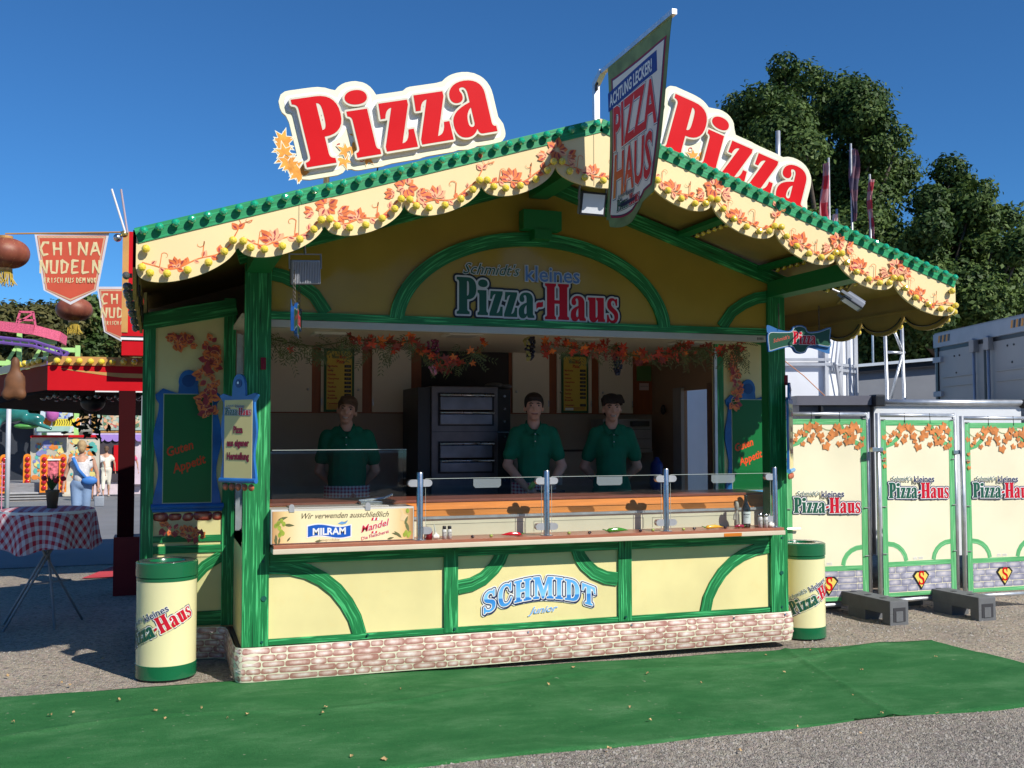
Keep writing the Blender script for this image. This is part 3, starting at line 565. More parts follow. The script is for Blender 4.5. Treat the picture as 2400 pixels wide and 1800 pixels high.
# --- base panels below the shelf
b = B(); b.box(.0, W, .004, .05, .22, .85); b.box(0, .05, .05, .84, .22, .9); b.box(W-.05, W, .05, .84, .22, .9)
b.out('front_panel', CREAM, stall)
P0 = PY(0.0)
def beam(name, path, w, P=P0, parent=stall, t=.012, off=0, m=GREEN): return B().plank(path, w, P, t=t, off=off).out(name, m, parent)
beam('corner_post', [(.082, .232), (.082, .55), (.082, .85), (.082, 1.6), (.082, 2.72)], .17, off=.004, t=.02)
beam('corner_post', [(W-.075, .232), (W-.075, .55), (W-.075, .85), (W-.075, 1.6), (W-.075, 2.72)], .15, off=.004, t=.02)
B().box(0.002, .165, -.002, .08, .23, 2.72).out('post_core', GREEN, stall); B().box(W-.15, W-.002, -.002, .08, .23, 2.72).out('post_core', GREEN, stall)
beam('printed_beam', [(.17, .253), (1.35, .253), (2.6, .253), (W-.15, .253)], .04)
beam('printed_beam', [(.17, .80), (2.0, .80), (W-.15, .80)], .085)
beam('printed_beam', [(1.40, .24), (1.40, .5), (1.40, .86)], .10, t=.016)
beam('printed_beam', [(2.72, .24), (2.72, .5), (2.72, .86)], .105, t=.016)
def arc(c, rx, rz, a0, a1, n=18): return [(c[0]+rx*cos(radians(a0+(a1-a0)*i/n)), c[1]+rz*sin(radians(a0+(a1-a0)*i/n))) for i in range(n+1)]
beam('printed_brace', [(.17, .745), (.30, .735), (.42, .70), (.52, .645), (.61, .57), (.68, .48), (.735, .38), (.77, .265)], [.10, .10, .098, .095, .095, .095, .092, .09], off=-.002)
beam('printed_brace', [(W-.15, .73), (3.83, .715), (3.72, .68), (3.62, .625), (3.53, .55), (3.46, .46), (3.41, .37), (3.385, .265)], .088, off=-.002)
beam('printed_brace', [(1.45, .545), (1.55, .56), (1.64, .60), (1.71, .66), (1.755, .72), (1.785, .79)], .095, off=-.002)
beam('printed_brace', [(2.665, .545), (2.57, .56), (2.48, .60), (2.41, .66), (2.365, .72), (2.34, .79)], .095, off=-.002)
# screws / caps on posts
for x, z, r in ((.13, .78, .009), (.125, .26, .009), (.135, .54, .018), (1.42, .81, .008), (1.425, .265, .008), (2.72, .83, .008), (2.72, .27, .008), (W-.05, .80, .009), (W-.06, .53, .016), (W-.06, .27, .009), (.82, .262, .007)):
    B().prism(ngon((x, z), r, 12), P0, .0, .03).out('screw_cap', mat('dark_green_cap', (.01, .10, .07), .4), stall)
# --- brick printed skirt (tarp), plan path left wing -> corner -> front -> right corner
sk = [(-.60, .80), (-.18, .79), (-.10, .77), (-.055, .72), (-.045, .62), (-.045, .10), (-.035, -.01), (-.005, -.045), (.06, -.055), (2.05, -.055), (W-.06, -.05), (W+.02, -.03), (W+.05, .05), (W+.05, .70)]
sl_ = [0]
for a, c in zip(sk, sk[1:]): sl_.append(sl_[-1]+sqrt((a[0]-c[0])**2+(a[1]-c[1])**2))
def SK(u, z, d=0):
    i = 0
    while i < len(sk)-2 and u > sl_[i+1]: i += 1
    f = (u-sl_[i])/(sl_[i+1]-sl_[i]); x = sk[i][0]*(1-f)+sk[i+1][0]*f; y = sk[i][1]*(1-f)+sk[i+1][1]*f
    # smooth normal
    def nrm(k):
        a, c = sk[max(0, k-1)], sk[min(len(sk)-1, k+1)]; dx, dy = c[0]-a[0], c[1]-a[1]; L = sqrt(dx*dx+dy*dy); return dy/L, -dx/L
    n0, n1 = nrm(i), nrm(i+1); nx, ny = n0[0]*(1-f)+n1[0]*f, n0[1]*(1-f)+n1[1]*f; t = z/.225
    bul = .016*sin(pi*min(1, max(0, t)))**1+.006*sin(u*2.1+1)*(1-t)+.002*sin(u*7+t*3)
    return (x+nx*(bul+d), y+ny*(bul+d), .012+z)
UL = sl_[-1]; nu = 240; nz = 10; V = []; F = []
for i in range(nu+1):
    for j in range(nz+1): V.append(SK(UL*i/nu, .222*j/nz))
for i in range(nu):
    for j in range(nz): F.append((i*(nz+1)+j, (i+1)*(nz+1)+j, (i+1)*(nz+1)+j+1, i*(nz+1)+j+1))
skirt = obj('brick_skirt', V, F, STONEW, stall, smooth=True)
def bricks(parent, u0, u1, z0, z1, rows, bw, P, m, gap=.008, jit=.3, local=False, bulge=.003, name='brick', rnd=.35):
    rh = (z1-z0)/rows
    for r in range(rows):
        u = u0-(bw*.5*(r % 2))*random.uniform(.6, 1.2)
        while u < u1:
            wd = bw*random.uniform(1-jit, 1+jit*1.3); a, c = max(u, u0)+gap/2, min(u+wd, u1)-gap/2; u += wd
            if c-a < .02: continue
            zb, zt = z0+r*rh+gap*.4*random.uniform(.3, 1.5), z0+(r+1)*rh-gap*.4*random.uniform(.3, 1.5); rr = min(rnd*(zt-zb), (c-a)*.3); V = []; U = []
            pl = []
            for cx, cz, s in ((c-rr, zt-rr, 0), (a+rr, zt-rr, 1), (a+rr, zb+rr, 2), (c-rr, zb+rr, 3)):
                q = rr*random.uniform(.75, 1.25)
                for k in range(3): an = pi/2*(s+k/2); pl.append((cx+q*cos(an)*1.2, cz+q*sin(an)))
            cu, cz = (a+c)/2, (zb+zt)/2
            if c-a > .16 : # follow curved skirt
                pass
            V = [P(cu, cz, bulge)]+[P(cu+(x-cu)*.55, cz+(z-cz)*.55, bulge) for x, z in pl]+[P(x, z, .001) for x, z in pl]
            U = [(.5, .5)]+[(.5+(x-cu)*.55/(c-a), .5+(z-cz)*.55/(zt-zb)) for x, z in pl]+[(.5+(x-cu)/(c-a), .5+(z-cz)/(zt-zb)) for x, z in pl]; k = len(pl)
            F = [(0, 1+i, 1+(i+1) % k) for i in range(k)]+[(1+i, 1+k+i, 1+k+(i+1) % k, 1+(i+1) % k) for i in range(k)]
            obj(name, V, F, m, parent, U, local=local)
bricks(skirt, .02, UL-.35, .004, .219, 5, .125, SK, BRICK, gap=.009, jit=.45, rnd=.30, bulge=.0012)
for u in (2.05, 3.3, 4.1, 4.95, 5.4):
    B().prism(ngon((u, .205), .007, 10), SK, 0, .008).out('screw', STEEL, skirt)
b = B(); b.box(3.62, 3.78, .1, .25, -.06, .02); b.out('support_block', mat('old_timber', (.12, .09, .07), .8), stall)
b = B(); b.box(.05, W-.05, .25, .9, .02, .2); b.out('chassis', BLACK, stall)
# --- shelf
sh = B(); sh.bbox(.18, 3.975, -.168, .10, .872, .892, .003, 0); sh.out('shelf_top', WOODL, stall)
B().bbox(.175, 3.98, -.178, .08, .838, .871, .006).out('shelf_edge', BEIGE, stall)
B().box(2.95+.5, 3.6, -.180, -.17, .842, .866).out('edge_patch', WOODO, stall)
# --- inner counter
b = B(); b.box(.17, W-.12, .10, .13, .85, 1.012); b.out('counter_wall', mat('cream_counter_front', (.78, .70, .52), .4, var=.04), stall)
for x0, x1 in ((1.25, 1.98), (2.05, 2.93), (3.0, 3.75)):
    b = B()
    for q in ((x0, x1, .973, .976), (x0, x0+.003, .9, .973), (x1-.003, x1, .9, .973)): b.box(q[0], q[1], .0985, .10, q[2], q[3])
    b.out('panel_seam', mat('seam_shadow_gap', (.3, .27, .2), .6), stall)
B().box(.17, W-.10, .085, .135, 1.012, 1.03).out('counter_trim', ALU, stall)
V = [(.17, .10, 1.031), (W-.07, .10, 1.031), (W-.07, .16, 1.122), (.17, .16, 1.122), (.17, .5, 1.122), (W-.07, .5, 1.122), (.17, .5, 1.0), (W-.07, .5, 1.0)]
obj('counter_wood', V, [(0, 1, 2, 3), (3, 2, 5, 4), (4, 5, 7, 6)], WOODO, stall)
B().bbox(.17, W-.07, .152, .60, 1.124, 1.142, .003).out('counter_top', mat('brown_worktop', (.22, .07, .045), .3, var=.1, vs=8), stall)
# --- glass screen posts
for x in (1.151, 2.066, 3.002, 3.925):
    b = B(); b.lathe([(.0225, 0), (.0225, .45), (.020, .456)], (x, -.12, .892), 20)
    p = b.out('screen_post', STEEL, stall); shade_auto(p)
    B().lathe([(.045, 0), (.045, .006)], (x, -.12, .892), 20).out('post_foot', STEEL, p)
    for z in (.955, 1.275):
        for s in (-1, 1):
            if x > 3.9 and s > 0: continue
            if x < 1.2 and s < 0 and z < 1: continue
            b = B(); P = PY(-.112); pl = [(x+s*.022, z-.024), (x+s*.06, z-.024)]+[(x+s*(.06+.024*sin(pi*k/6)), z-.024*cos(pi*k/6)) for k in range(1, 6)]+[(x+s*.06, z+.024), (x+s*.022, z+.024)]
            if s < 0: pl = pl[::-1]
            b.prism(pl, P, -.02, .02); b.out('clamp', STEEL if False else mat('satin_chrome', (.75, .75, .76), .3, .7), p)
for x0, x1 in ((1.19, 2.03), (2.105, 2.965), (3.04, 3.89)):
    g = B().box(x0, x1, -.121, -.115, .905, 1.302).out('glass_pane', GLASS, stall)
    B().box(x0, x1, -.1212, -.1148, 1.302, 1.3045).out('glass_edge', GLEDGE, g)
    B().box(x0-.001, x0+.0005, -.1212, -.1148, .905, 1.302).box(x1-.0005, x1+.001, -.1212, -.1148, .905, 1.302).out('glass_edge', GLEDGE, g)
    c = (x0+x1)/2+.02; pl = [(c-.10, 1.299), (c-.10, 1.25), (c-.085, 1.235), (c+.085, 1.235), (c+.10, 1.25), (c+.10, 1.299)]
    B().prism(pl, PY(-.112), 0, .004).out('frosted_plate', FROST, g)
# right end side glass and rails
B().box(W-.04, W-.034, .02, .80, .93, 1.30).out('glass_pane', GLASS, stall)
B().box(.035, .041, .05, .80, .93, 2.3).out('glass_pane', GLASS, stall)
B().box(.02, .05, .79, .82, .92, 2.33).box(.0, .03, .70, .73, .92, 2.33).out('window_rail', ALU, stall)
B().box(W-.14, W-.115, .82, .85, .9, 2.33).out('window_rail', ALU, stall)
B().box(.0, .06, .1, .84, .86, .90).out('side_sill', ALU, stall)
# --- header beam, rail and pediment
B().bbox(.165, W-.15, -.012, .06, 2.316, 2.366, .003).out('header_rail', mat('beige_aluminium', (.55, .50, .42), .4, .3, var=.05), stall)
for x in (3.86,):
    b = B()
    for k in range(5): b.box(x+k*.012, x+k*.012+.005, -.0135, -.0118, 2.33, 2.35)
    b.out('vent_slot', BLACK, stall)
beam('header_beam', [(.165, 2.393), (2, 2.393), (W-.15, 2.393)], .052, t=.02)
ped = [(0, 2.36), (W, 2.36), (W, ztop(W)-.08), (XA, ztop(XA)-.08), (0, ztop(0)-.08)]
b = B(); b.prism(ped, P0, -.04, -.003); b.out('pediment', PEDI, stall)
# arch
AC = (2.034, 2.36)
arco = [(AC[0]+1.025*cos(pi*i/48), AC[1]+.645*sin(pi*i/48)) for i in range(49)]
b = B().plank([p for p in arco if p[1] > 2.39]+[], .10, P0, t=.024); b.out('arch_band', GREEN, stall)
inner = [(AC[0]+.98*cos(pi*i/40), AC[1]+.05+.55*sin(pi*i/40)) for i in range(41)]
# braces + rafters
beam('pediment_brace', [(.17, 2.67), (.25, 2.655), (.35, 2.61), (.45, 2.54), (.53, 2.42)], .09, off=-.001)
beam('pediment_brace', [(W-.15, 2.67), (3.86, 2.655), (3.75, 2.61), (3.64, 2.54), (3.55, 2.42)], .09, off=-.001)
beam('rafter', [(-.05, ztop(-.05)-.13), (1, ztop(1)-.13), (XA-.01, ztop(XA)-.13)], .10, t=.045, off=-.002)
beam('rafter', [(W+.05, ztop(W+.05)-.13), (3.1, ztop(3.1)-.13), (XA+.01, ztop(XA)-.13)], .10, t=.045, off=-.002)
for x in (.08, W-.075):
    z = ztop(x)-.20; B().box(x-.075, x+.075, YG+.05, -.02, z-.07, z+.05).out('eave_beam', GREEN, stall)
z = ztop(XA)-.2; B().box(XA-.07, XA+.07, YG+.05, -.02, z-.06, z+.06).out('ridge_beam', GREEN, stall)
b = B(); b.box(1.90, 2.19, -.12, -.02, 3.06, 3.2); b.box(1.98, 2.11, -.13, -.02, 2.99, 3.06); b.out('ridge_bracket', GREEN, stall)
# logo on the pediment
logo('shop_logo', PY(-.0), .004, .262, stall, 2.068, 2.448, 0, dark=BLACK, white=mat('logo_silver', (.62, .64, .66), .3), klein=mat('kleines_reflection_blue', (.10, .22, .55), .3))  # blue of 'kleines' is a reflection put into the letter colour
# --- roof
YB = 2.62
def roofside(s):
    xe = XA+s*HW; V = []
    for y in (YG, YB):
        for (x, z) in ((XA, ZA), (xe, ZE)): V += [(x, y, z-.006), (x, y, z-.055)]
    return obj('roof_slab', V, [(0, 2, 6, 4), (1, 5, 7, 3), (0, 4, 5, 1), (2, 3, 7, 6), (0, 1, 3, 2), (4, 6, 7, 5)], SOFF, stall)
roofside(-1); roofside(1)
# back and side walls, floor, ceiling
B().box(-.62, 4.42, 2.30, 2.34, .1, 3.0).out('back_wall', mat('beige_back_wall', (.42, .33, .24), .45, var=.06, vs=2), stall)
mat('brown_side_wall', (.34, .20, .12), .45, var=.08, vs=2)
for q in ((.86, 1.15, .1, 2.5), (1.62, 2.3, .1, 2.5), (1.15, 1.62, 2.0, 2.5)): B().box(W, W+.03, *q).out('side_wall', MATS['brown_side_wall'], stall)
B().box(5.02, 5.06, 2.62, 3.5, -.05, 2.1).out('doorway_bright_panel', mat('white_panel_outside', (.78, .80, .84), .4, var=.03), stall)  # added white panel outside, set in skylight so the doorway looks bright
B().box(-.05, -.02, .86, 2.3, .1, 2.5).out('side_wall', MATS['brown_side_wall'], stall)
B().box(-.64, -.62, .84, 2.34, .2, 2.62).out('outer_wall', CREAM, stall); B().box(4.60, 4.62, .84, .95, .2, 2.62).out('outer_wall', CREAM, stall)
B().box(-.02, W, .05, 2.3, .16, .20).out('floor', mat('stall_floor', (.15, .12, .1), .6), stall)
B().box(-.02, W, .0, 2.3, 2.37, 2.40).out('ceiling', mat('beige_ceiling', (.74, .66, .52), .5, var=.04), stall)
for x, y in ((.69, .87), (1.45, .75), (1.66, .62), (2.68, .76), (3.66, .72)):
    if abs(x-1.45) < .01: continue
    c = B(); c.box(x-.13, x+.13, y-.13, y+.13, 2.352, 2.368); c.out('ceiling_lamp', mat('lamp_frame', (.75, .72, .66), .4), stall)
    B().box(x-.10, x+.10, y-.10, y+.10, 2.349, 2.352).out('lamp_diffuser', mat('lamp_diffuser', (.5, .48, .45), .3), stall)
# --- fascia
RI = [-.652, -.128, .345, .803, 1.272, 1.742, 2.350, 2.820, 3.290, 3.760, 4.225, 4.744]
def zch(x):
    if 1.742 <= x <= 2.35: return 3.255
    return ztop(x)-.213
def zbot(x):
    for a, c in zip(RI, RI[1:]):
        if a-1e-9 <= x <= c+1e-9:
            t = (x-a)/(c-a); za, zc = zch(a), zch(c)
            if (a, c) == (1.742, 2.350): za = zc = 3.255
            if c == 1.742: zc = 3.255
            if a == 2.350: za = 3.255
            return za+(zc-za)*t-.128*sqrt(max(0, 1-(2*t-1)**2))**.9
    return zch(x)
PF = PY(YG)
NX = 500; xsf = [RI[0]+(RI[-1]-RI[0])*i/NX for i in range(NX+1)]; V = []; F = []
for x in xsf:
    for d in (0, .018): V += [PF(x, ztop(x), d), PF(x, zbot(x), d)]
for i in range(NX): a = 4*i; F += [(a+3, a+7, a+6, a+2), (a+0, a+4, a+5, a+1), (a+1, a+5, a+7, a+3), (a+2, a+6, a+4, a)]
F += [(0, 1, 3, 2), (4*NX, 4*NX+2, 4*NX+3, 4*NX+1)]
fas = obj('fascia_board', V, F, FASC, stall)
def gs(x0, x1): return [(x0+(x1-x0)*i/6, ztop(x0+(x1-x0)*i/6)-.042) for i in range(7)]
for x0, x1 in ((-.652, .20), (.203, XA), (XA, 3.86), (3.863, 4.744)): B().plank(gs(x0, x1), .083, PF, t=.006, off=.0185).out('fascia_strip', GREENF, fas)
for x in (.2015, 3.8615, XA-.05):
    B().box(x-.002, x+.002, YG-.0195, YG-.0182, zbot(x)+.01, ztop(x)-.085).out('panel_seam', mat('seam_dark_line', (.35, .27, .14), .6), fas)
# bulbs
def bulb_mesh(name, m, r):
    bm = bmesh.new(); bmesh.ops.create_icosphere(bm, subdivisions=2, radius=r); b = B()
    for v in bm.verts: v.co.y = v.co.y*1.0-.030
    bm.verts.index_update(); b.add([v.co[:] for v in bm.verts], [[v.index for v in f.verts] for f in bm.faces], m=0); bm.free()
    k = 10; V = []
    for y, q in ((0, .6), (-.016, .55)):
        for i in range(k): V.append((r*q*cos(2*pi*i/k), y, r*q*sin(2*pi*i/k)))
    b.add(V, [(i, (i+1) % k, k+(i+1) % k, k+i) for i in range(k)], m=1)
    me = bpy.data.meshes.new(name); me.from_pydata(b.V, [], b.F); me.materials.append(m); me.materials.append(mat('bulb_socket', (.05, .08, .05), .5)); me.polygons.foreach_set('material_index', b.M); me.update(); return me
GB = bulb_mesh('green_bulb', BULBG, .0235); YBm = bulb_mesh('yellow_bulb', BULBY, .0230); CBm = bulb_mesh('clear_bulb', BULBC, .0215)
def putbulb(me, loc, parent, rz=0):
    o = bpy.data.objects.new(me.name, me); COL.objects.link(o); o.parent = parent; o.location = Vector(loc)-WL[parent]-(parent.location*0); o.rotation_euler = (random.uniform(-.1, .1), random.random()*6 if rz == 0 else 0, rz); return o
for k in range(33):
    s = .045+k*.0818
    for sg in (-1, 1): x = XA+sg*s; putbulb(GB, (x, YG-.024, ztop(x)-.030), fas)
def scbulbs(f):
    out = []
    for a, c in zip(RI, RI[1:]):
        for k in range(7):
            t = .045+.91*(1-cos(pi*(.06+.88*k/6)))/2; x = a+(c-a)*t
            lo = min(zbot(x+dx)+sqrt(max(0, .042**2-dx*dx)) for dx in (0,)); z = max(zbot(x+dx)+sqrt(.040**2-dx*dx) for dx in [i*.01 for i in range(-4, 5)] if RI[0] <= x+dx <= RI[-1]); out.append((x, z))
    return out
for x, z in scbulbs(0): putbulb(YBm, (x, YG-.018, z), fas)
for x in (-.60, 4.69): putbulb(YBm, (x, YG-.018, ztop(x)-.13), fas)
# printed vine on the fascia
vb = B(); dd = [.0188]
def nd(): dd[0] += .00002; return dd[0]
def lf(c, r, a, m=None, wd=.36):
    m = m if m is not None else random.choice((0, 0, 1)); fan(vb, leafshape(c, r, a, wd), (c[0]+r*.5*cos(a), c[1]+r*.5*sin(a)), PF, nd(), m)
    fan(vb, leafshape((c[0]+r*.1*cos(a+.2), c[1]+r*.1*sin(a+.2)), r*.72, a+.16, .15), (c[0]+r*.4*cos(a+.2), c[1]+r*.4*sin(a+.2)), PF, nd(), 2)
def cluster(c, r, a0=1.57, n=7):
    for k in range(n):
        a = a0+(k-(n-1)/2)*.55; lf((c[0]+.15*r*cos(a), c[1]+.15*r*sin(a)), r*random.uniform(.8, 1.15), a, random.choice((0, 0, 1)), .30)
    for k in range(3): lf(c, r*.55, a0+random.uniform(-1.2, 1.2), 1, .3)
def blossom(c, r):
    for k in range(9): a = 2*pi*k/9+random.uniform(-.2, .2); lf((c[0]+r*.2*cos(a), c[1]+r*.2*sin(a)), r*random.uniform(.6, .9), a, random.choice((0, 1, 0)), .38)
for si, (a, c) in enumerate(zip(RI, RI[1:])):
    pts = []
    for k in range(22):
        t = .06+.88*k/21; x = a+(c-a)*t; zb = zbot(x); pts.append((x, zb+.078+.012*sin(t*13+si)))
    ribbon(vb, pts, .007, PF, nd(), 0, False)
    for k in range(2, 20, 2):
        x, z = pts[k]; s = 1 if (k//2) % 2 else -1; sl0 = atan2(pts[k+1][1]-pts[k-1][1], pts[k+1][0]-pts[k-1][0])
        lf((x, z), random.uniform(.028, .05), sl0+s*random.uniform(.5, 1.0)+(0 if s > 0 else 0))
    mx, mz = pts[8]
    cluster((mx, mz+.005), random.uniform(.05, .075), 1.8, 5)
    q = curl((pts[14][0]-.02, pts[14][1]+.075), .032, 0.5, 1 if si % 2 else -1); ribbon(vb, [pts[14]]+q, .005, PF, nd(), 0)
    q = curl((pts[4][0]+.03, pts[4][1]+.06), .024, 2.5, -1); ribbon(vb, [pts[4]]+q, .004, PF, nd(), 0)
    if 0 < si:
        z0 = zch(a) if a not in (1.742, 2.35) else 3.255
        if si in (2, 3, 5, 7, 9, 10): blossom((a+.01, z0+.085), .072); cluster((a+.075, z0+.05), .06, -.2, 4); cluster((a-.06, z0+.035), .055, 3.0, 3)
        else:
            ribbon(vb, [(a-.02, z0+.03), (a, z0+.07), (a+.015, z0+.11), (a-.01, z0+.15)], .007, PF, nd(), 0); lf((a, z0+.07), .05, 2.3); lf((a, z0+.08), .045, .6); lf((a-.005, z0+.14), .04, 1.9)
            ribbon(vb, [(a+.01, z0+.10)]+curl((a+.05, z0+.13), .026, 0, -1), .004, PF, nd(), 0)
vb.out('vine_print', [ORANGE, ORANGE2, MAROON], fas)['kind'] = 'stuff'
# side valances with scallops
def valance(x, sgn):
    n = 5; L = .494; V = []; F = []; P = lambda u, z, d=0: (x+sgn*d, u, z); ys_ = [YG+.02+(n*L)*i/150 for i in range(151)]
    for u in ys_:
        t = ((u-YG-.02)/L) % 1; zb = ZE-.205-.15*sqrt(max(0, 1-(2*t-1)**2))
        for d in (0, .018): V += [P(u, ZE-.004, d), P(u, zb, d)]
    for i in range(150): a = 4*i; F += [(a+3, a+7, a+6, a+2), (a, a+4, a+5, a+1), (a+1, a+5, a+7, a+3), (a+2, a+6, a+4, a)]
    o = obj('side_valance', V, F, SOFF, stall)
    for k in range(n):
        for j in range(7):
            t = .06+.88*j/6; u = YG+.02+L*(k+t); z = ZE-.205-.15*sqrt(max(0, 1-(2*t-1)**2))+.03; putbulb(CBm if sgn < 0 else YBm, (x+sgn*.02, u, z), o, rz=(pi/2 if sgn > 0 else -pi/2))
    b = B()
    for u0 in ys_[:-1:1]: pass
    dk = B()
    for k in range(n):
        pt = [(YG+.02+L*(k+.05+.9*i/16), ZE-.205-.15*sqrt(max(0, 1-(2*(.05+.9*i/16)-1)**2))+.032) for i in range(17)]
        dk.tube([(x-sgn*.008, u, z) for u, z in pt], .006, 5)
    dk.out('cable', BLACK, o)
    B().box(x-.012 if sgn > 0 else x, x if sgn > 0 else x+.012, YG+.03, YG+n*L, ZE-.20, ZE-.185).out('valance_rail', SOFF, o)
    return o
valance(XA+HW-.001, 1); valance(XA-HW+.001, -1)
# decorative light boards under the roof
for sg in (1, -1):
    for xo in (.55, 1.15, 1.85, 2.3):
        x = XA+sg*xo; z = ztop(x)-.085
        o = B().box(x-.05, x+.05, YG+.04, -.05, z-.02, z+.01).out('soffit_board', GREEN, stall)
        for k in range(12): putbulb(YBm, (x+sg*.065, YG+.09+k*.085, z-.015), o, rz=(pi/2 if sg > 0 else -pi/2))
for xo, y0, y1 in ((2.2, -1.0, -.1), (2.45, -.9, 0)):
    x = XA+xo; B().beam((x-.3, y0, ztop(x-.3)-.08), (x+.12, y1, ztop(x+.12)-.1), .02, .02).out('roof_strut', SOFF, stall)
# --- wings (set back panels on both sides)
def wing(x0, x1, zl, zr, bx, mirror):
    """x0..x1 outline; zl/zr top heights; bx = left edge of the printed green board"""
    y = .84; P = PY(y)
    B().prism([(x0, .22), (x1, .22), (x1, zr-.05), (x0, zl-.05)], P, -.03, .0).out('wing_panel', CREAM, stall)
    pw = .085
    beam('wing_post', [(x0+pw/2, .232), (x0+pw/2, .8), (x0+pw/2, 1.5), (x0+pw/2, zl)], pw, P, t=.016)
    beam('wing_post', [(x1-pw/2, .232), (x1-pw/2, .8), (x1-pw/2, 1.5), (x1-pw/2, zr)], pw, P, t=.016)
    beam('wing_beam', [(x0, zl-.06), ((x0+x1)/2, (zl+zr)/2-.06), (x1, zr-.06)], .12, P, t=.018)
    beam('wing_beam', [(x0+pw, .86), ((x0+x1)/2, .86), (x1-pw, .86)], .045, P)
    beam('wing_beam', [(x0+pw, .785), ((x0+x1)/2, .785), (x1-pw, .785)], .055, P)
    beam('wing_beam', [(x0+pw, .29), ((x0+x1)/2, .29), (x1-pw, .29)], .10, P)
    beam('wing_brace', [(x1-pw, .73), (x1-.2, .66), (x1-.30, .55), (x1-.38, .40), (x1-.41, .33)], .08, P, off=-.003)
    gl, gr = bx, bx+.328
    # board frame (wavy) + knob
    fl = []
    for i in range(25):
        t = i/24; fl.append((gl-.035-.035*(.5+.5*cos(t*2*pi*1.6+.2))-(.02 if t > .93 else 0), 1.11+t*.78))
    fr = [(gl+gr-x, z) for x, z in fl][::-1]
    top = [(gr+.01, 1.935), (gr-.06, 1.91), ((gl+gr)/2+.07, 1.90)]+[((gl+gr)/2+.068*cos(a), 1.985+.085*sin(a)) for a in [pi*k/10 for k in range(-1, 12)]]+[((gl+gr)/2-.07, 1.90), (gl+.06, 1.91), (gl-.01, 1.935)]
    fo = fl+top[::-1]+fr
    Vf, Ff = fill([fo]); b = B(); put(b, Vf, Ff, P, .0175); n = len(fo)
    b.add([P(x_, z_, .0) for x_, z_ in fo]+[P(x_, z_, .0175) for x_, z_ in fo], [(i, (i+1) % n, n+(i+1) % n, n+i) for i in range(n)])
    fr_ = b.out('board_frame', BLUE, stall)
    B().prism(ngon(((gl+gr)/2, 1.99), .045, 20), P, .0175, .021).out('knob', mat('deep_blue', (.01, .07, .25), .3), fr_)
    B().prism([(gl-.006, 1.114), (gr+.006, 1.114), (gr+.006, 1.898), (gl-.006, 1.898)], P, .0175, .019).out('board_edge', mat('pale_line', (.45, .5, .35), .4), fr_)
    gb = B().prism([(gl, 1.12), (gr, 1.12), (gr, 1.892), (gl, 1.892)], P, .018, .0205).out('green_board', GBOARD, fr_)
    ORL = mat('orange_red_script', (.75, .07, .01), .4, var=.05)
    tline('lettering', 'Guten', .092, P, .022, ORL, fr_, gl+.115, 1.475, .32, .025, .25, sx=.82); tline('lettering', 'Appetit', .092, P, .022, ORL, fr_, gl+.180, 1.365, .32, .025, .25, sx=.82)
    s = B(); s.tube([P(gl-.08, 1.092, .015), P(gr+.09, 1.092, .015)], .020, 10); s.tube([P(gl-.07, 1.065, .012), P(gr+.08, 1.065, .012)], .014, 10); s.out('board_sill', BLUEL if mirror else BLUE, fr_)
    pb = empty
    bricks(fr_, gl-.07, gr+.08, .985, 1.05, 1, .10, P, BRICKR, .012, .35, bulge=.012)
    vb2 = B(); d2 = [.017 if True else 0]
    def nn(): d2[0] += .0002; return d2[0]
    def lf2(c, r, a):
        fan(vb2, leafshape(c, r, a, .36), (c[0]+r*.5*cos(a), c[1]+r*.5*sin(a)), P, nn(), random.choice((0, 0, 2))); fan(vb2, leafshape((c[0], c[1]), r*.75, a+.12, .13), (c[0]+r*.35*cos(a), c[1]+r*.35*sin(a)), P, nn(), 2)
    def rose(c, r):
        for k in range(6):
            a = random.random()*6.28; lf2((c[0]+r*.3*cos(a), c[1]+r*.3*sin(a)), r*random.uniform(.7, 1.1), a+random.uniform(.4, 1.4))
        ribbon(vb2, curl(c, r*.8, random.random()*6, 1), .005, P, nn(), 1)
    xe = x1-pw-.04
    if not mirror:
        for i in range(9): rose((x0+.19+.03*i if i < 5 else xe-.06+.012*(i-5), zl-.19-.004*i if i < 5 else zl-.20-.05*(i-5)), .060)
        for i in range(11): rose((xe-.07+.03*sin(i*1.3), zl-.24-.048*i), .066)
        for i in range(6): rose((gl+.02+.045*i, .945-.012*i), .050)
    else:
        for i in range(10): rose((gl+.03+.02*sin(i*1.3), 2.32-.05*i), .062)
        for i in range(7): rose((gl+.14+.03*i, .95-.012*(i % 3)), .060)
    vb2.out('vine_print', [ORANGE, ORANGE2, MAROON], fr_)['kind'] = 'stuff'
wing(-.640, .0, 2.468, 2.60, -.492, False)
wing(3.965, 4.62, 2.60, 2.45, 4.128, True)
# lettering on the front panel: SCHMIDT Junior
SB = bpy.data.materials.new('blue_gradient_print'); SB.use_nodes = True; n, l = N(SB); bb = n['Principled BSDF']; bb.inputs['Roughness'].default_value = .35
tc = n.new('ShaderNodeTexCoord'); sp = n.new('ShaderNodeSeparateXYZ'); l.new(tc.outputs['Object'], sp.inputs[0]); mr = n.new('ShaderNodeMapRange'); mr.inputs[1].default_value = .36; mr.inputs[2].default_value = .55; l.new(sp.outputs[2], mr.inputs[0])
r = ramp(n, [(0, (.10, .42, .80)), (.45, (.03, .22, .62)), (.5, (.25, .60, .92)), (1, (.10, .40, .85))]); l.new(mr.outputs[0], r.inputs[0]); l.new(r.outputs[0], bb.inputs['Base Color'])
kk = ['S2', 'C2', 'H2', 'M2', 'I2', 'D2', 'T2']; ws, wl = word(kk, 1, .07)
def archmap(x, z, big):
    t = x/wl*2-1; xx = 2.066+t*.435; base = .435-.075*t*t-.012*abs(t); ht = .135+.02*(1-t*t); return xx, base+z*ht
lo = [L for g in ws for L in g]; lo2 = []
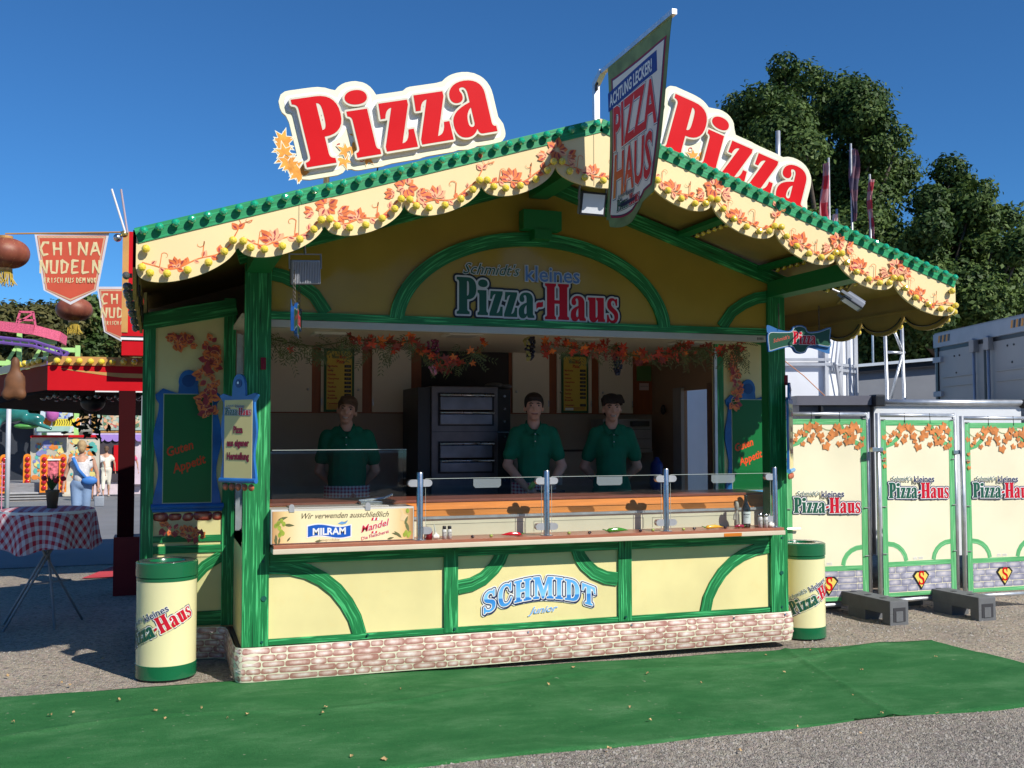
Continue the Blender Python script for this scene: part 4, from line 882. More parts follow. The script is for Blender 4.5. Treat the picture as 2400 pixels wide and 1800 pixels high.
def warp(loops): return [[archmap(x, z, 0) for x, z in L] for L in loops]
WP = warp(lo); o1 = dilate(WP, .012, .006); o2 = dilate([[(x+.007, z-.009) for x, z in L] for L in WP]+[], .008, .006); o3 = dilate(WP+[], .018, .006)
b = B()
for loops, d, m in ((dilate(WP, .019, .006), .0032, 1), (o2, .0042, 2), (o1, .0052, 2), (dilate(WP, .006, .006), .0062, 1), (WP, .0072, 0)):
    V2, F2 = fill(loops); put(b, V2, F2, P0, d, m)
b.out('lettering', [SB, WHITE, NAVY], stall)
tline('lettering', 'Junior', .068, P0, .0045, mat('sky_blue_script', (.10, .38, .80), .4), stall, 2.08, .335, .05, .0, .5, sx=1.2, outl=(.03, WHITE))
# ================================================================ INTERIOR
yb = 2.295
CAB = mat('pale_cabinet_door', (.82, .72, .56), .4, var=.05, vs=2)
B().box(.3, 1.75, yb-.012, yb, 1.79, 2.37).out('cabinet_carcass', WOODD, stall); B().box(2.60, 4.10, yb-.012, yb, 1.79, 2.37).out('cabinet_carcass', WOODD, stall)
for x0, x1, kn in ((.37, .75, 1), (.83, 1.20, 1), (1.29, 1.65, 1), (2.63, 3.00, 0), (3.08, 3.44, 0), (3.52, 3.88, 0)):
    d = B().bbox(x0, x1, yb-.035, yb-.0125, 1.80, 2.37, .003).out('cabinet_door', CAB, stall)
    xx = x1-.035 if kn else x0+.035
    B().lathe([(.012, 0), (.012, .006), (.006, .012)], (0, 0, 0), 12).V
    k = B(); k.sph((xx, yb-.042, 2.0), (.012, .012, .012), 10, 8); k.out('knob', STEEL, d, smooth=True)
    B().box((x0+.003) if kn else x1-.012, (x0+.012) if kn else x1-.003, yb-.040, yb-.035, 1.86, 1.92).out('hinge', STEEL, d)
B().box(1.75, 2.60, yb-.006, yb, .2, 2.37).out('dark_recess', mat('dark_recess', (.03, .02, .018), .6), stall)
B().box(.0, 1.7, yb-.02, yb-.001, 1.02, 1.45).out('splash_panel', mat('splash_beige', (.48, .38, .28), .35, var=.1), stall); B().box(2.65, 4.1, yb-.02, yb-.001, 1.02, 1.45).out('splash_panel', MATS['splash_beige'], stall)
B().box(.0, 1.7, yb-.03, yb-.02, 1.43, 1.45).out('wall_rail', ALU, stall)
B().box(2.65, 4.1, yb-.03, yb-.02, 1.43, 1.45).out('wall_rail', mat('dark_rail', (.1, .06, .04), .4), stall)
B().bbox(.0, 1.62, 1.78, yb-.035, 1.0, 1.04, .004).out('back_worktop', STEEL, stall); B().bbox(2.65, 4.08, 1.78, yb-.035, 1.0, 1.04, .004).out('back_worktop', mat('brown_worktop', (.2, .07, .04), .3), stall)
B().bbox(.02, 1.6, 1.82, 2.2, .2, .998, .004).bbox(2.68, 4.06, 1.82, 2.2, .2, .998, .004).V
for x0, x1 in ((.02, .8), (.82, 1.6), (2.68, 3.35), (3.37, 4.06)): B().bbox(x0, x1, 1.82, 2.2, .2, .998, .004).out('base_cupboard', DKSTEEL, stall)
# sill and frame of the entry doorway in the right wall
d = B().box(W-.0, W+.03, 1.15, 1.62, .16, .26).out('door_sill', STEEL, stall)
B().box(W-.035, W-.002, 1.62, 1.78, .25, 2.03).out('door_frame', mat('grey_door_frame', (.33, .28, .25), .4), d)
B().box(W-.03, W-.0, 1.08, 1.149, .25, 2.05).out('door_frame', mat('brown_door_frame', (.2, .1, .06), .4), d)
# notices on the back wall
tag(B().box(3.93, 4.09, yb-.02, yb-.013, 2.12, 2.27).out('notice', mat('green_notice', (.10, .22, .06), .5)), 'small green notice hanging on the dark wood near the right corner inside the stall', 'notice')
t = B().box(3.96, 4.06, yb-.02, yb-.013, 2.03, 2.10).out('notice', mat('pink_paper', (.62, .45, .40), .6)); tag(t, 'small pale paper notice under the green one inside the stall', 'notice')
tline('lettering', 'Jugendschutz', .016, PY(yb-.02), .001, BLACK, t, 4.01, 2.065)
d = B(); d.sph((4.05, 1.95, 1.83), (.02, .04, .05), 10, 8); tag(d.out('wall_socket', BLACK), 'black round switch on the brown wall beside the entry door', 'switch')
# menu boards
items = ['Margherita', 'Salami', 'Schinken', 'Champignon', 'Hawaii', 'Thunfisch', 'Gemüse', 'Tomate-', 'Mozzarella', 'Camembert']
MY = mat('menu_yellow', (.72, .52, .07), .4, var=.04)
def menu(x0, x1, label, sticker):
    z0, z1 = 1.80, 2.365; y = yb-.05; t = empty('menu_board', ((x0+x1)/2, y, z0), label, 'menu board', 'menu boards on the cabinet doors')
    B().bbox(x0, x1, y, y+.014, z0, z1, .006).out('board_frame', mat('menu_green_frame', (.02, .10, .03), .4), t)
    P = PY(y); m = .022; pl = [(x0+m, z0+m), (x1-m, z0+m), (x1-m, z1-m-.015), (x1-m-.015, z1-m), (x0+m+.015, z1-m), (x0+m, z1-m-.015)]
    B().prism(pl, P, 0, .002).out('menu_sheet', MY, t); c = (x0+x1)/2
    logo('shop_logo', P, .003, .026, t, c, z1-.085, 0, dark=mat('brownish', (.1, .05, .03), .5), white=MY)
    tline('lettering', 'Pizza', .045, P, .003, REDL2, t, c+.01, z1-.13, bold=.03, sx=.8)
    for i, s in enumerate(items):
        zz = z1-.165-.037*i+(.012 if i == 8 else 0)
        tline('lettering', s, .026, P, .003, mat('menu_red', (.45, .03, .02), .5), t, x0+.030, zz, bold=.035, align='LEFT', sx=.78)
        if i != 8: 
            q = B().box(x1-.09, x1-.03, y-.004, y-.002, zz-.004, zz+.02).out('price_box', BLACK, t); tline('price', ['2,50', '3,00', '3,00', '3,00', '3,50', '3,50', '3,50', '4,00', '', '4,00'][i], .019, P, .005, mat('price_grey', (.3, .3, .32), .5), q, x1-.06, zz+.002)
    for k in range(3): B().box(x0+.03, x1-.04, y-.0035, y-.002, z0+.03+.011*k, z0+.034+.011*k).out('fine_print', mat('menu_red', (.45, .03, .02), .5), t)
    if sticker: B().box(x0+.035, x0+.12, y-.006, y-.004, z0+.026, z0+.05).out('sticker', WHITE, t)
menu(.855, 1.125, 'yellow pizza price list in a green frame behind the smiling man on the left', False)
menu(3.12, 3.40, 'yellow pizza price list with a white sticker, hung between the two young men', True)
# pizza oven
ov = empty('pizza_oven', (1.95, 1.9, .2), 'dark steel pizza deck oven with four drawers stacked behind the counter', 'oven')
oy = 1.55
B().bbox(1.66, 2.25, oy, oy+.65, .25, 2.01, .006).out('oven_body', DKSTEEL, ov)
B().box(1.55, 1.658, oy+.03, oy+.6, .25, 2.0).out('side_panel', mat('black_steel_side', (.03, .028, .028), .4), ov)
ctl = B().bbox(2.252, 2.37, oy+.01, oy+.6, .25, 1.99, .004).out('control_column', mat('black_control', (.025, .025, .025), .35), ov)
for z in (1.93, 1.82, 1.71, 1.58, 1.45, 1.33, 1.2): B().prism(ngon((2.315, z), .010, 12), PY(oy+.01), 0, .012).out('control_knob', STEEL, ctl)
B().box(2.252, 2.37, oy-.005, oy+.01, 1.612, 1.622).out('trim', STEEL, ctl)
B().box(1.665, 2.245, oy-.003, oy, 1.62, 1.624).out('joint_line', BLACK, ov)
for z0, z1 in ((1.81, 1.95), (1.685, 1.80), (1.40, 1.535), (1.28, 1.39)):
    r_ = B().box(1.715, 2.215, oy-.004, oy+.0, z0-.012, z1+.005).out('drawer_recess', BLACK, ov)
    dd_ = B().bbox(1.73, 2.19, oy-.03, oy-.0045, z0, z1-.03, .004).out('drawer', mat('drawer_steel', (.20, .20, .22), .36, .85, var=.25, vs=5), ov)
    B().tube([(1.725, oy-.045, z1-.016), (2.205, oy-.045, z1-.016)], .010, 8).out('handle', STEEL, dd_, smooth=True)
cl = blob('folded_cloth', [('e', (2.30, oy+.25, 2.03), (.09, .14, .03)), ('e', (2.38, oy+.15, 2.02), (.05, .07, .025))], .012, mat('grey_rag', (.16, .15, .15), .9, bump=.5)); tag(cl, 'crumpled grey cloth lying on top of the dark pizza oven', 'cloth')
# back appliances right
t = empty('till', (3.75, 2.0, 1.04), 'low pale appliance on the back worktop to the right of the right young man', 'appliance'); B().bbox(3.42, 3.93, 1.95, 2.24, 1.42, 1.74, .01).out('body', mat('grey_beige', (.28, .25, .23), .4), t)
for k in range(3): B().box(3.44, 3.91, 1.945, 1.95, 1.46+.09*k, 1.464+.09*k).out('slot', BLACK, t)
B().bbox(3.70, 3.88, 1.9, 1.949, 1.67, 1.72, .004).out('flap', BLACK, t)
t = blob('cleaning_bottle', [('c', (3.86, 1.72, 1.13), .07, (3.86, 1.72, 1.30), .06), ('e', (3.86, 1.72, 1.36), (.03, .03, .03))], .012, mat('blue_plastic', (.02, .05, .30), .4)); tag(t, 'blue plastic container standing on the worktop beside the entry door', 'container')
t = B(); t.lathe([(.035, 0), (.037, .1), (.02, .13), (.015, .17), (.02, .18)], (2.87, 1.7, 1.145), 16); tag(t.out('bottle', WHITE, smooth=True), 'white squeeze bottle between the two young men on the worktop', 'bottle')
# ---------------- garland, grapes
def leafy(name, V, F, m, mi, label, cat, ks=None):
    o = obj(name, V, F, m, mi=mi); return tag(o, label, cat, kind=ks)
def garland(x0, x1, zf, label, dens=1.0, pmaple=.55, seed=1):
    rnd = random.Random(seed); t = empty('garland', (x0, .3, 2.3), label, 'garland', 'leaf garlands under the header')
    pts = [(x0+(x1-x0)*i/14, .26+.03*sin(i), zf(i/14)) for i in range(15)]
    B().tube(pts, .005, 5).out('stem', mat('olive_stem', (.10, .09, .03), .7), t)
    lb = B(); sb = B(); nL = int((x1-x0)*dens*62)
    for i in range(nL):
        f = rnd.random(); x = x0+(x1-x0)*f; z = zf(f)+rnd.gauss(0, .035)-.01; y = .26+rnd.gauss(0, .05); u = Vector((rnd.gauss(0, 1), rnd.gauss(0, .5), rnd.gauss(0, 1))).normalized(); n_ = Vector((rnd.gauss(0, .5), -1, rnd.gauss(0, .6))).normalized(); u = (u-n_*u.dot(n_)).normalized(); v = n_.cross(u)
        if rnd.random() < pmaple:
            P = maple((0, 0), rnd.uniform(.03, .058), rnd.random()*6); c = Vector((x, y, z)); lb.add([c]+[c+u*a+v*b_+n_*(.25*abs(a)) for a, b_ in P], [(0, k+1, (k+1) % len(P)+1) for k in range(len(P))], m=rnd.choice((0, 0, 1, 2)))
        else:
            c = Vector((x, y, z)); d0 = Vector((rnd.gauss(0, .8), rnd.gauss(0, .4), -abs(rnd.gauss(.5, .5)))).normalized(); L = rnd.uniform(.08, .17)
            for k in range(7):
                q = c+d0*L*k/7+Vector((0, 0, -.02*(k/9)**2))
                for s in (-1, 1):
                    dr = (d0*.6+d0.cross(n_)*s*.8).normalized()*rnd.uniform(.025, .045); w_ = n_.cross(dr).normalized()*.004
                    sb.add([q, q+dr*.5+w_, q+dr, q+dr*.5-w_], [(0, 1, 2, 3)])
    if lb.V: lb.out('maple_leaves', [mat('autumn_red_leaf', (.55, .05, .02), .6, var=.35, vs=20), mat('autumn_orange_leaf', (.75, .17, .03), .6, var=.3, vs=20), mat('autumn_dark_leaf', (.30, .05, .03), .6)], t)['kind'] = 'stuff'
    if sb.V: sb.out('bamboo_twigs', mat('olive_twig', (.12, .13, .04), .7, var=.3, vs=10), t)['kind'] = 'stuff'
garland(.18, .72, lambda f: 2.27-.05*sin(f*3), 'sparse green bamboo garland in the left end of the serving opening', 1.3, .05, 2)
garland(.72, 1.25, lambda f: 2.30-.05*sin(f*3.1), 'red maple and bamboo garland hanging above the left price list', 1.4, .5, 3)
garland(1.2, 1.72, lambda f: 2.26-.13*sin(f*3.1), 'sagging orange maple garland over the oven beside the purple grapes', 1.6, .55, 4)
garland(2.2, 2.85, lambda f: 2.29-.04*sin(f*3.1), 'red maple garland between the two dark bunches of grapes', 1.4, .7, 5)
garland(2.75, 3.4, lambda f: 2.26-.09*sin(f*3.1)+.05*f, 'orange maple garland sagging to the right of the long grapes', 1.6, .75, 6)
garland(3.3, 3.95, lambda f: 2.30-.03*sin(f*3.1), 'dark bamboo and maple garland at the right end of the opening', 1.8, .25, 7)
def grapes(x, z0, z1, w0, mats_, label, seed, mix=None):
    rnd = random.Random(seed); b = B(); n_ = 90
    for k in range(n_):
        f = k/n_; z = z0+(z1-z0)*f; R = w0*(1-.65*f)*(.5+min(1, f*8)*.5); a = rnd.random()*6.28; q = R*rnd.uniform(.5, 1)
        mi_ = 0
        if mix: mi_ = mix(cos(a), f, rnd)
        b.sph((x+q*cos(a), .33+q*sin(a), z), rnd.uniform(.010, .013), 7, 5, mi_)
    o = b.out('grape_bunch', mats_, smooth=True); tag(o, label, 'grapes', 'plastic grape bunches hanging in the opening')
PG = mat('purple_grape', (.22, .02, .08), .2, coat=.5); PG2 = mat('pink_grape', (.62, .20, .32), .2, coat=.5); DG = mat('blue_black_grape', (.015, .015, .04), .25, coat=.3); YG2 = mat('yellow_green_grape', (.35, .30, .10), .3)
grapes(1.36, 2.29, 2.04, .06, [PG, PG2], 'purple plastic grape bunch with pink tip, hanging in front of the oven recess', 1, lambda c, f, r: 1 if f > .72 else 0)
grapes(2.11, 2.33, 2.16, .055, [DG, YG2], 'dark grape bunch with a few yellow-green grapes, right of the oven recess', 2, lambda c, f, r: 1 if c < -.3 and r.random() < .8 else 0)
grapes(2.83, 2.29, 2.06, .055, [DG], 'long blue-black grape bunch hanging above the right young man', 3)

# ================================================================ PEOPLE
def rotz(p, a, c=(0, 0)): return (c[0]+(p[0]-c[0])*cos(a)-(p[1]-c[1])*sin(a), c[1]+(p[0]-c[0])*sin(a)+(p[1]-c[1])*cos(a), p[2])
GING = gingham('red_gingham', (.75, .70, .70), (.42, .03, .07), 36)
def head_prims(cx, cy, z, tilt=0, jaw=.052, wide=1.0):
    """cx, cy, z = centre of skull; faces -y"""
    R = lambda x, y, zz: (cx+x*cos(tilt)+zz*sin(tilt), cy+y, z-x*sin(tilt)+zz*cos(tilt))
    return R, [('e', R(0, .01, .025), (.074*wide, .092, .088), ('Y', tilt)), ('e', R(0, -.030, -.035), (.060*wide, .060, .070), ('Y', tilt)), ('e', R(0, -.040, -.088), (jaw*.72, .040, .030)),
        ('e', R(0, -.078, -.010), (.040, .022, .045)), ('c', R(0, -.092, .012), .008, R(0, -.108, -.028), .014), ('e', R(-.074*wide, .012, -.018), (.012, .020, .030)), ('e', R(.074*wide, .012, -.018), (.012, .020, .030)),
        ('e', R(-.034, -.072, -.030), (.022, .02, .02)), ('e', R(.034, -.072, -.030), (.022, .02, .02)), ('e', R(0, -.086, .026), (.050, .014, .012)), ('e', R(0, -.088, -.066), (.024, .012, .012)),
        ('c', R(0, .02, -.07), .050, (cx, cy+.03, z-.19), .058)]
def face_bits(t, R, smile, brow, beard=None):
    for s in (-1, 1):
        e = B(); e.sph(R(s*.031, -.083, .006), (.013, .008, .007), 10, 6); e.out('eye', mat('eye_white', (.6, .58, .55), .2), t, smooth=True)
        e = B(); e.sph(R(s*.031, -.0895, .006), (.0062, .004, .0062), 8, 6); e.out('iris', mat('dark_iris', (.02, .015, .01), .1), t, smooth=True)
        e = B(); e.tube([R(s*.014, -.097, .024), R(s*.032, -.096, .030), R(s*.050, -.082, .024)], [.0035, .0045, .002], 6); e.out('eyebrow', brow, t, smooth=True)
    m = B(); pts = [R(-.028+.056*i/8, -.1005+.02*abs(i/4-1)**2, -.062-.010*(1-abs(i/4-1)**2)*smile+(.006*smile*abs(i/4-1))) for i in range(9)]
    m.tube(pts, [.002]+[.0045]*7+[.002], 6); m.out('lips', mat('lip', (.36, .12, .10), .4), t, smooth=True)
    if smile > .8: m = B(); m.tube([R(-.018+.036*i/6, -.105+.012*abs(i/3-1)**2, -.063-.008*(1-abs(i/3-1)**2)) for i in range(7)], .0035, 6); m.out('teeth', mat('teeth', (.7, .67, .6), .3), t, smooth=True)
def hand(P0, d, up, s, rel=.5):
    """prims of a hand: wrist P0, direction d, palm normal up, s = side of thumb"""
    P0, d, up = Vector(P0), Vector(d).normalized(), Vector(up).normalized(); sd = d.cross(up)*s; pr = [('c', P0, .024, P0+d*.05, .030), ('c', P0+d*.03-sd*.018, .015, P0+d*.085-sd*.026, .013), ('c', P0+d*.03+sd*.018, .015, P0+d*.085+sd*.022, .013)]
    for k, L in enumerate((.070, .078, .073, .058)):
        o = P0+d*.085+sd*(.028-.018*k); a = o+(d-up*rel*.4).normalized()*L*.5; c = a+(d-up*rel*1.5).normalized()*L*.5; pr += [('c', o, .0092, a, .0086), ('c', a, .0086, c, .0075)]
    o = P0+d*.025+sd*.03; a = o+(d*.6+sd).normalized()*.04; pr += [('c', o, .013, a, .0105), ('c', a, .0105, a+(d-up*rel).normalized()*.032, .009)]
    return pr
def server(x, y, zf, h, label, arms, hair, tilt=0, smile=0, build=1.0, skin=SKIN, apron=True, turn=0, pocket=False):
    """person seen from the front (faces -y); zf floor height"""
    k = h/1.75; t = empty('person', (x, y, zf), label, 'person'); L = lambda a, b_, c: (a*k, b_*k, c*k)
    sh = .152*build; R, hp = head_prims(0, -.01, 1.640, tilt, wide=1.03); R2 = R
    body = hp+[('e', (0, .025, 1.34), (.14*build, .075, .12)), ('c', (-sh*.8, .02, 1.405), .040, (sh*.8, .02, 1.405), .040), ('c', (0, .02, 1.27), .10, (0, .01, 1.0), .11), ('c', (-.08, .02, .95), .09, (-.09, .02, .5), .06), ('c', (.08, .02, .95), .09, (.09, .02, .5), .06), ('c', (-.09, .02, .5), .058, (-.09, .03, .09), .04), ('c', (.09, .02, .5), .058, (.09, .03, .09), .04), ('c', (-.09, .03, .06), .04, (-.09, -.12, .04), .035), ('c', (.09, .03, .06), .04, (.09, -.12, .04), .035)]
    shirt = [('e', (0, .015, 1.30), (.160*build, .115, .17)), ('c', (-sh*.86, .02, 1.415), .055, (sh*.86, .02, 1.415), .055), ('c', (0, .01, 1.25), .140*build, (0, .005, .97), .142*build), ('c', (-.05, .01, 1.0), .11, (-.06, .01, .90), .115), ('c', (.05, .01, 1.0), .11, (.06, .01, .90), .115), ('c', (-.09, .015, 1.46), .04, (.09, .015, 1.46), .04), ('c', (0, .035, 1.44), .072, (0, .035, 1.475), .064), ('e', (0, .0, 1.37), (.14*build, .10, .09))]
    for s, (el, wr, hd, hn) in zip((-1, 1), arms):
        S_ = (s*sh, .02, 1.42); body += [('c', (s*sh, .02, 1.405), .043, el, .040), ('c', el, .043, wr, .028)]+hand(wr, hd, hn, -s)
        m_ = Vector(S_).lerp(Vector(el), .66); shirt += [('c', S_, .060, m_, .062)]
    sc = lambda pr: [tuple([p[0]]+[tuple(c*k for c in q) if isinstance(q, (tuple, Vector)) and not isinstance(q[0], str) else (q*k if isinstance(q, (int, float)) else q) for q in p[1:]]) for p in pr]
    blob('body', sc(body), .0085, skin, t, 3, local=True); sh_o = blob('polo_shirt', sc(shirt), .011, POLO, t, 4, local=True)
    # cloth folds
    for v in sh_o.data.vertices:
        c = v.co; n_ = mn.noise(Vector((c.x*9, c.y*9, c.z*4+x*7)))*.010+mn.noise(Vector((c.x*4, c.y*4, c.z*11+x)))*.006; v.co = c+v.normal*n_
    Rk = lambda a, b_, c: tuple(q*k for q in R(a, b_, c))
    col = B()
    for s in (-1, 1):
        V = [L(s*.006, -.104, 1.425), L(s*.045, -.110, 1.400), L(s*.074, -.045, 1.462), L(s*.070, .05, 1.49), L(s*.0, .100, 1.495), L(s*.0, .088, 1.525), L(s*.058, .045, 1.525), L(s*.060, -.02, 1.495), L(s*.02, -.080, 1.445)]
        col.add(V, [(0, 1, 2, 7, 8), (2, 3, 6, 7), (3, 4, 5, 6)])
    c_o = col.out('collar', POLO, t, local=True); so_ = c_o.modifiers.new('s', 'SOLIDIFY'); so_.thickness = .006
    B().box(-.012*k, .012*k, -.128*k, -.112*k, 1.30*k, 1.42*k).out('placket', POLO, t, local=True)
    for z in (1.41, 1.35): B().sph(L(0, -.132, z), .005*k, 8, 6).out('button', WHITE, t, smooth=True, local=True)
    e = empty; 
    class _t: pass
    face_bits_local(t, Rk, smile, hair[1], k)
    hair_o = blob('hair', sc([(p[0], R(*p[1]), *p[2:]) if p[0] == 'e' else (p[0], R(*p[1]), p[2], R(*p[3]), p[4]) for p in hair[0]]), .008, hair[1], t, 2, local=True)
    if apron:
        V = []; F = []; n_ = 26
        for j in range(9):
            z = 1.01-.055*j
            for i in range(n_+1):
                a = -2.2+4.4*i/n_; rx, ry = .186+.012*j/8+.006*sin(i*1.7+j*.2), .172+.010*j/8+.005*sin(i*2.3); V.append(L(rx*sin(a), .01-ry*cos(a), z))
        for j in range(8):
            for i in range(n_): F.append((j*(n_+1)+i, (j+1)*(n_+1)+i, (j+1)*(n_+1)+i+1, j*(n_+1)+i+1))
        a_o = obj('apron', V, F, GING, t, smooth=True, local=True)
        if apron == 2:
            kb = B()
            for s in (-1, 1): kb.tube([L(.06, -.165, .95), L(.06+s*.02, -.178, .925), L(.06+s*.018, -.176, .90), L(.06, -.17, .94)], .004, 5); kb.tube([L(.06, -.17, .94), L(.06+s*.012, -.178, .86)], .004, 5)
            kb.out('apron_knot', mat('knot_red', (.3, .05, .07), .8), a_o, local=True)
    if pocket: B().box(.075*k, .12*k, -.126*k, -.118*k, 1.305*k, 1.312*k).out('chest_print', WHITE, t, local=True)
    t.rotation_euler = (0, 0, turn); return t
def face_bits_local(t, R, smile, brow, k):
    for s in (-1, 1):
        e = B(); e.sph(R(s*.031, -.083, .006), (.013*k, .008*k, .006*k), 10, 6); e.out('eye', mat('eye_white', (.42, .38, .35), .2), t, smooth=True, local=True)
        e = B(); e.sph(R(s*.031, -.0895, .006), (.006*k, .004*k, .0055*k), 8, 6); e.out('iris', mat('dark_iris', (.02, .015, .01), .1), t, smooth=True, local=True)
        e = B(); e.tube([R(s*.014, -.098, .022), R(s*.032, -.096, .028), R(s*.050, -.080, .022)], [.0035, .0048, .002], 6); e.out('eyebrow', brow, t, smooth=True, local=True)
        e = B(); e.tube([R(s*.018, -.0885, .0125), R(s*.031, -.0915, .0145), R(s*.045, -.084, .011)], .0022, 5); e.out('eyelid', mat('lid_shadow', (.22, .10, .07), .5), t, smooth=True, local=True)
    m = B(); pts = [R(-.028+.056*i/8, -.1005+.02*abs(i/4-1)**2, -.062-.009*(1-abs(i/4-1)**2)*smile+(.005*smile*abs(i/4-1))) for i in range(9)]
    m.tube(pts, [.002]+[.005]*7+[.002], 6); m.out('lips', mat('lip', (.34, .11, .09), .4), t, smooth=True, local=True)
    if smile > .8: m = B(); m.tube([R(-.019+.038*i/6, -.1045+.012*abs(i/3-1)**2, -.063-.008*(1-abs(i/3-1)**2)) for i in range(7)], .0038, 6); m.out('teeth', mat('teeth', (.7, .67, .6), .3), t, smooth=True, local=True)
h_short = [('e', (0, .018, .052), (.083, .100, .074)), ('e', (-.068, .0, .03), (.016, .04, .045)), ('e', (.068, .0, .03), (.016, .04, .045)), ('c', (-.04, -.070, .078), .014, (.04, -.070, .078), .014), ('e', (0, .060, -.005), (.074, .058, .075)), ('c', (-.05, -.052, .088), .022, (.05, -.052, .088), .022)]
h_crop = [('e', (0, .018, .048), (.082, .098, .075)), ('e', (-.068, .0, .03), (.015, .04, .045)), ('e', (.068, .0, .03), (.015, .04, .045)), ('c', (-.045, -.066, .075), .013, (.045, -.066, .075), .013), ('e', (0, .060, -.01), (.073, .056, .07)), ('c', (-.045, -.050, .078), .018, (.045, -.050, .078), .018)]
h_mop = [('e', (0, .020, .058), (.088, .098, .076)), ('e', (0, .062, -.005), (.078, .058, .078))]+[('c', (x_, -.055, .095), .026, (x_*1.25+.006, -.088, .052+.01*abs(x_)*10*(i_ % 2)), .016) for i_, x_ in enumerate((-.062, -.04, -.018, .005, .028, .05, .066))]+[('c', (s*.075, -.02, .08), .022, (s*.082, -.03, .03), .012) for s in (-1, 1)]
back = lambda s: ((s*.235, .07, 1.13), (s*.09, .17, .98), (-s*.9, .3, -.35), (0, 1, 0))
server(.935, 1.50, .2, 1.71, 'smiling man in a green polo and red checked apron, head tilted, arms behind his back', [back(-1), back(1)], (h_short, HAIRB), tilt=.16, smile=1, build=1.12, apron=2, turn=-.22, pocket=True)
server(2.44, 1.16, .2, 1.74, 'young man with short cropped hair, both hands joined over a book on the counter', [((-.225, -.02, 1.15), (-.075, -.20, .965), (.75, -.4, -.35), (.2, -.5, .8)), ((.235, -.02, 1.14), (.10, -.20, .95), (-.75, -.45, -.2), (-.2, -.5, .8))], (h_crop, HAIRD), tilt=0.02, smile=.3, build=.98, turn=-.26)
server(3.17, 1.20, .2, 1.73, 'young man with a dark mop of hair grinning, hands behind his green polo', [back(-1), back(1)], (h_mop, HAIRD), tilt=-.03, smile=1, build=.94, apron=False, turn=-.28)
# wristband and book
b = B(); b.tube([(2.335, .955, 1.188), (2.355, .94, 1.172)], .036, 14); tag(b.out('wristband', mat('lime_band', (.35, .62, .12), .5), smooth=True), 'lime green band round the wrist of the middle young man', 'wristband')
b = B(); b.bbox(2.33, 2.52, .66, .80, 1.144, 1.158, .002); o = b.out('book', mat('black_cover', (.02, .02, .022), .4)); tag(o, 'thin black order book lying on the counter under the young man hands', 'book')

# ================================================================ COUNTER THINGS
t = empty('display_case', (.64, 0, .892), 'cream printed refrigerated topping case on the left end of the shelf', 'counter display')
B().bbox(.168, 1.118, -.100, .30, .894, 1.118, .006).out('case_body', mat('case_white', (.62, .60, .54), .3, .2), t)
P = PY(-.100)
CPR = bpy.data.materials.new('case_print'); CPR.use_nodes = True; n, l = N(CPR); bb = n['Principled BSDF']; bb.inputs['Roughness'].default_value = .3
tc = n.new('ShaderNodeTexCoord'); sp = n.new('ShaderNodeSeparateXYZ'); l.new(tc.outputs['Object'], sp.inputs[0]); mr = n.new('ShaderNodeMapRange'); mr.inputs[1].default_value = .18; mr.inputs[2].default_value = 1.11; l.new(sp.outputs[0], mr.inputs[0])
r = ramp(n, [(0, (.55, .30, .12)), (.08, (.84, .60, .28)), (.2, (.88, .76, .46)), (.8, (.88, .76, .46)), (.93, (.80, .55, .25)), (1, (.42, .2, .08))]); l.new(mr.outputs[0], r.inputs[0]); l.new(r.outputs[0], bb.inputs['Base Color'])
fp = B().box(.178, 1.108, -.104, -.1005, .900, 1.106).out('front_print', CPR, t)
P = PY(-.104); K = mat('sepia_script', (.07, .045, .02), .5)
tline('lettering', 'Wir verwenden ausschließlich', .052, P, .001, K, fp, .645, 1.055, .0, .006, .4, sx=.93)
MB_ = mat('dairy_blue', (.01, .10, .48), .35)
fl = [(.405+.28*i/12, 1.005+.010*sin(i/12*6.28)) for i in range(13)]+[(.685-.28*i/12, .935+.010*sin((12-i)/12*6.28)) for i in range(13)]
V2, F2 = fill([[(x_+(-.008 if x_ < .54 else .008), z_+(.008 if z_ > .97 else -.008)) for x_, z_ in fl]]); b = B(); put(b, V2, F2, P, .001, 1); V2, F2 = fill([fl]); put(b, V2, F2, P, .0016, 0); lf_ = b.out('logo_flag', [MB_, WHITE], fp)
tline('lettering', 'MILRAM', .062, P, .0024, WHITE, fp, .545, .948, 0, .035, 0, sx=1.0)
b = B(); fan(b, [(.60, 1.018), (.625, 1.032), (.65, 1.026), (.67, 1.040), (.655, 1.018), (.63, 1.012)], (.635, 1.022), P, .0026, 0); b.out('seagull_mark', mat('gull_blue', (.15, .35, .65), .4), fp)
tline('lettering', 'Käseprodukte', .024, P, .0012, mat('tan_text', (.4, .3, .16), .5), fp, .545, .906)
RM = mat('butcher_red', (.68, .03, .06), .4)
tline('lettering', 'Mandel', .062, P, .0024, RM, fp, .845, .975, .24, .012, .45, sx=1.05, outl=(.03, WHITE)); tline('lettering', 'Die Fleischerei', .032, P, .0024, RM, fp, .850, .925, .24, .004, .1, outl=(.03, WHITE))
b = B()
for k in range(4): b.prism([(.812+k*.012+.012, 1.03), (.812+k*.012+.024, 1.033), (.812+k*.012+.028, 1.052), (.812+k*.012+.016, 1.049)], P, .001, .002, m=k % 2)
for k in range(3): b.prism([(.825+k*.012, .945), (.825+k*.012+.012, .948), (.825+k*.012+.014, .962), (.825+k*.012+.002, .959)], P, .001, .0022, m=k % 2)
b.out('stripe_mark', [RM, WHITE], fp)['kind'] = 'stuff'
OL = mat('olive_green_print', (.30, .38, .05), .35, var=.3, vs=30); OLD = mat('olive_leaf_print', (.12, .13, .05), .5, var=.3)
b = B(); rr = random.Random(4)
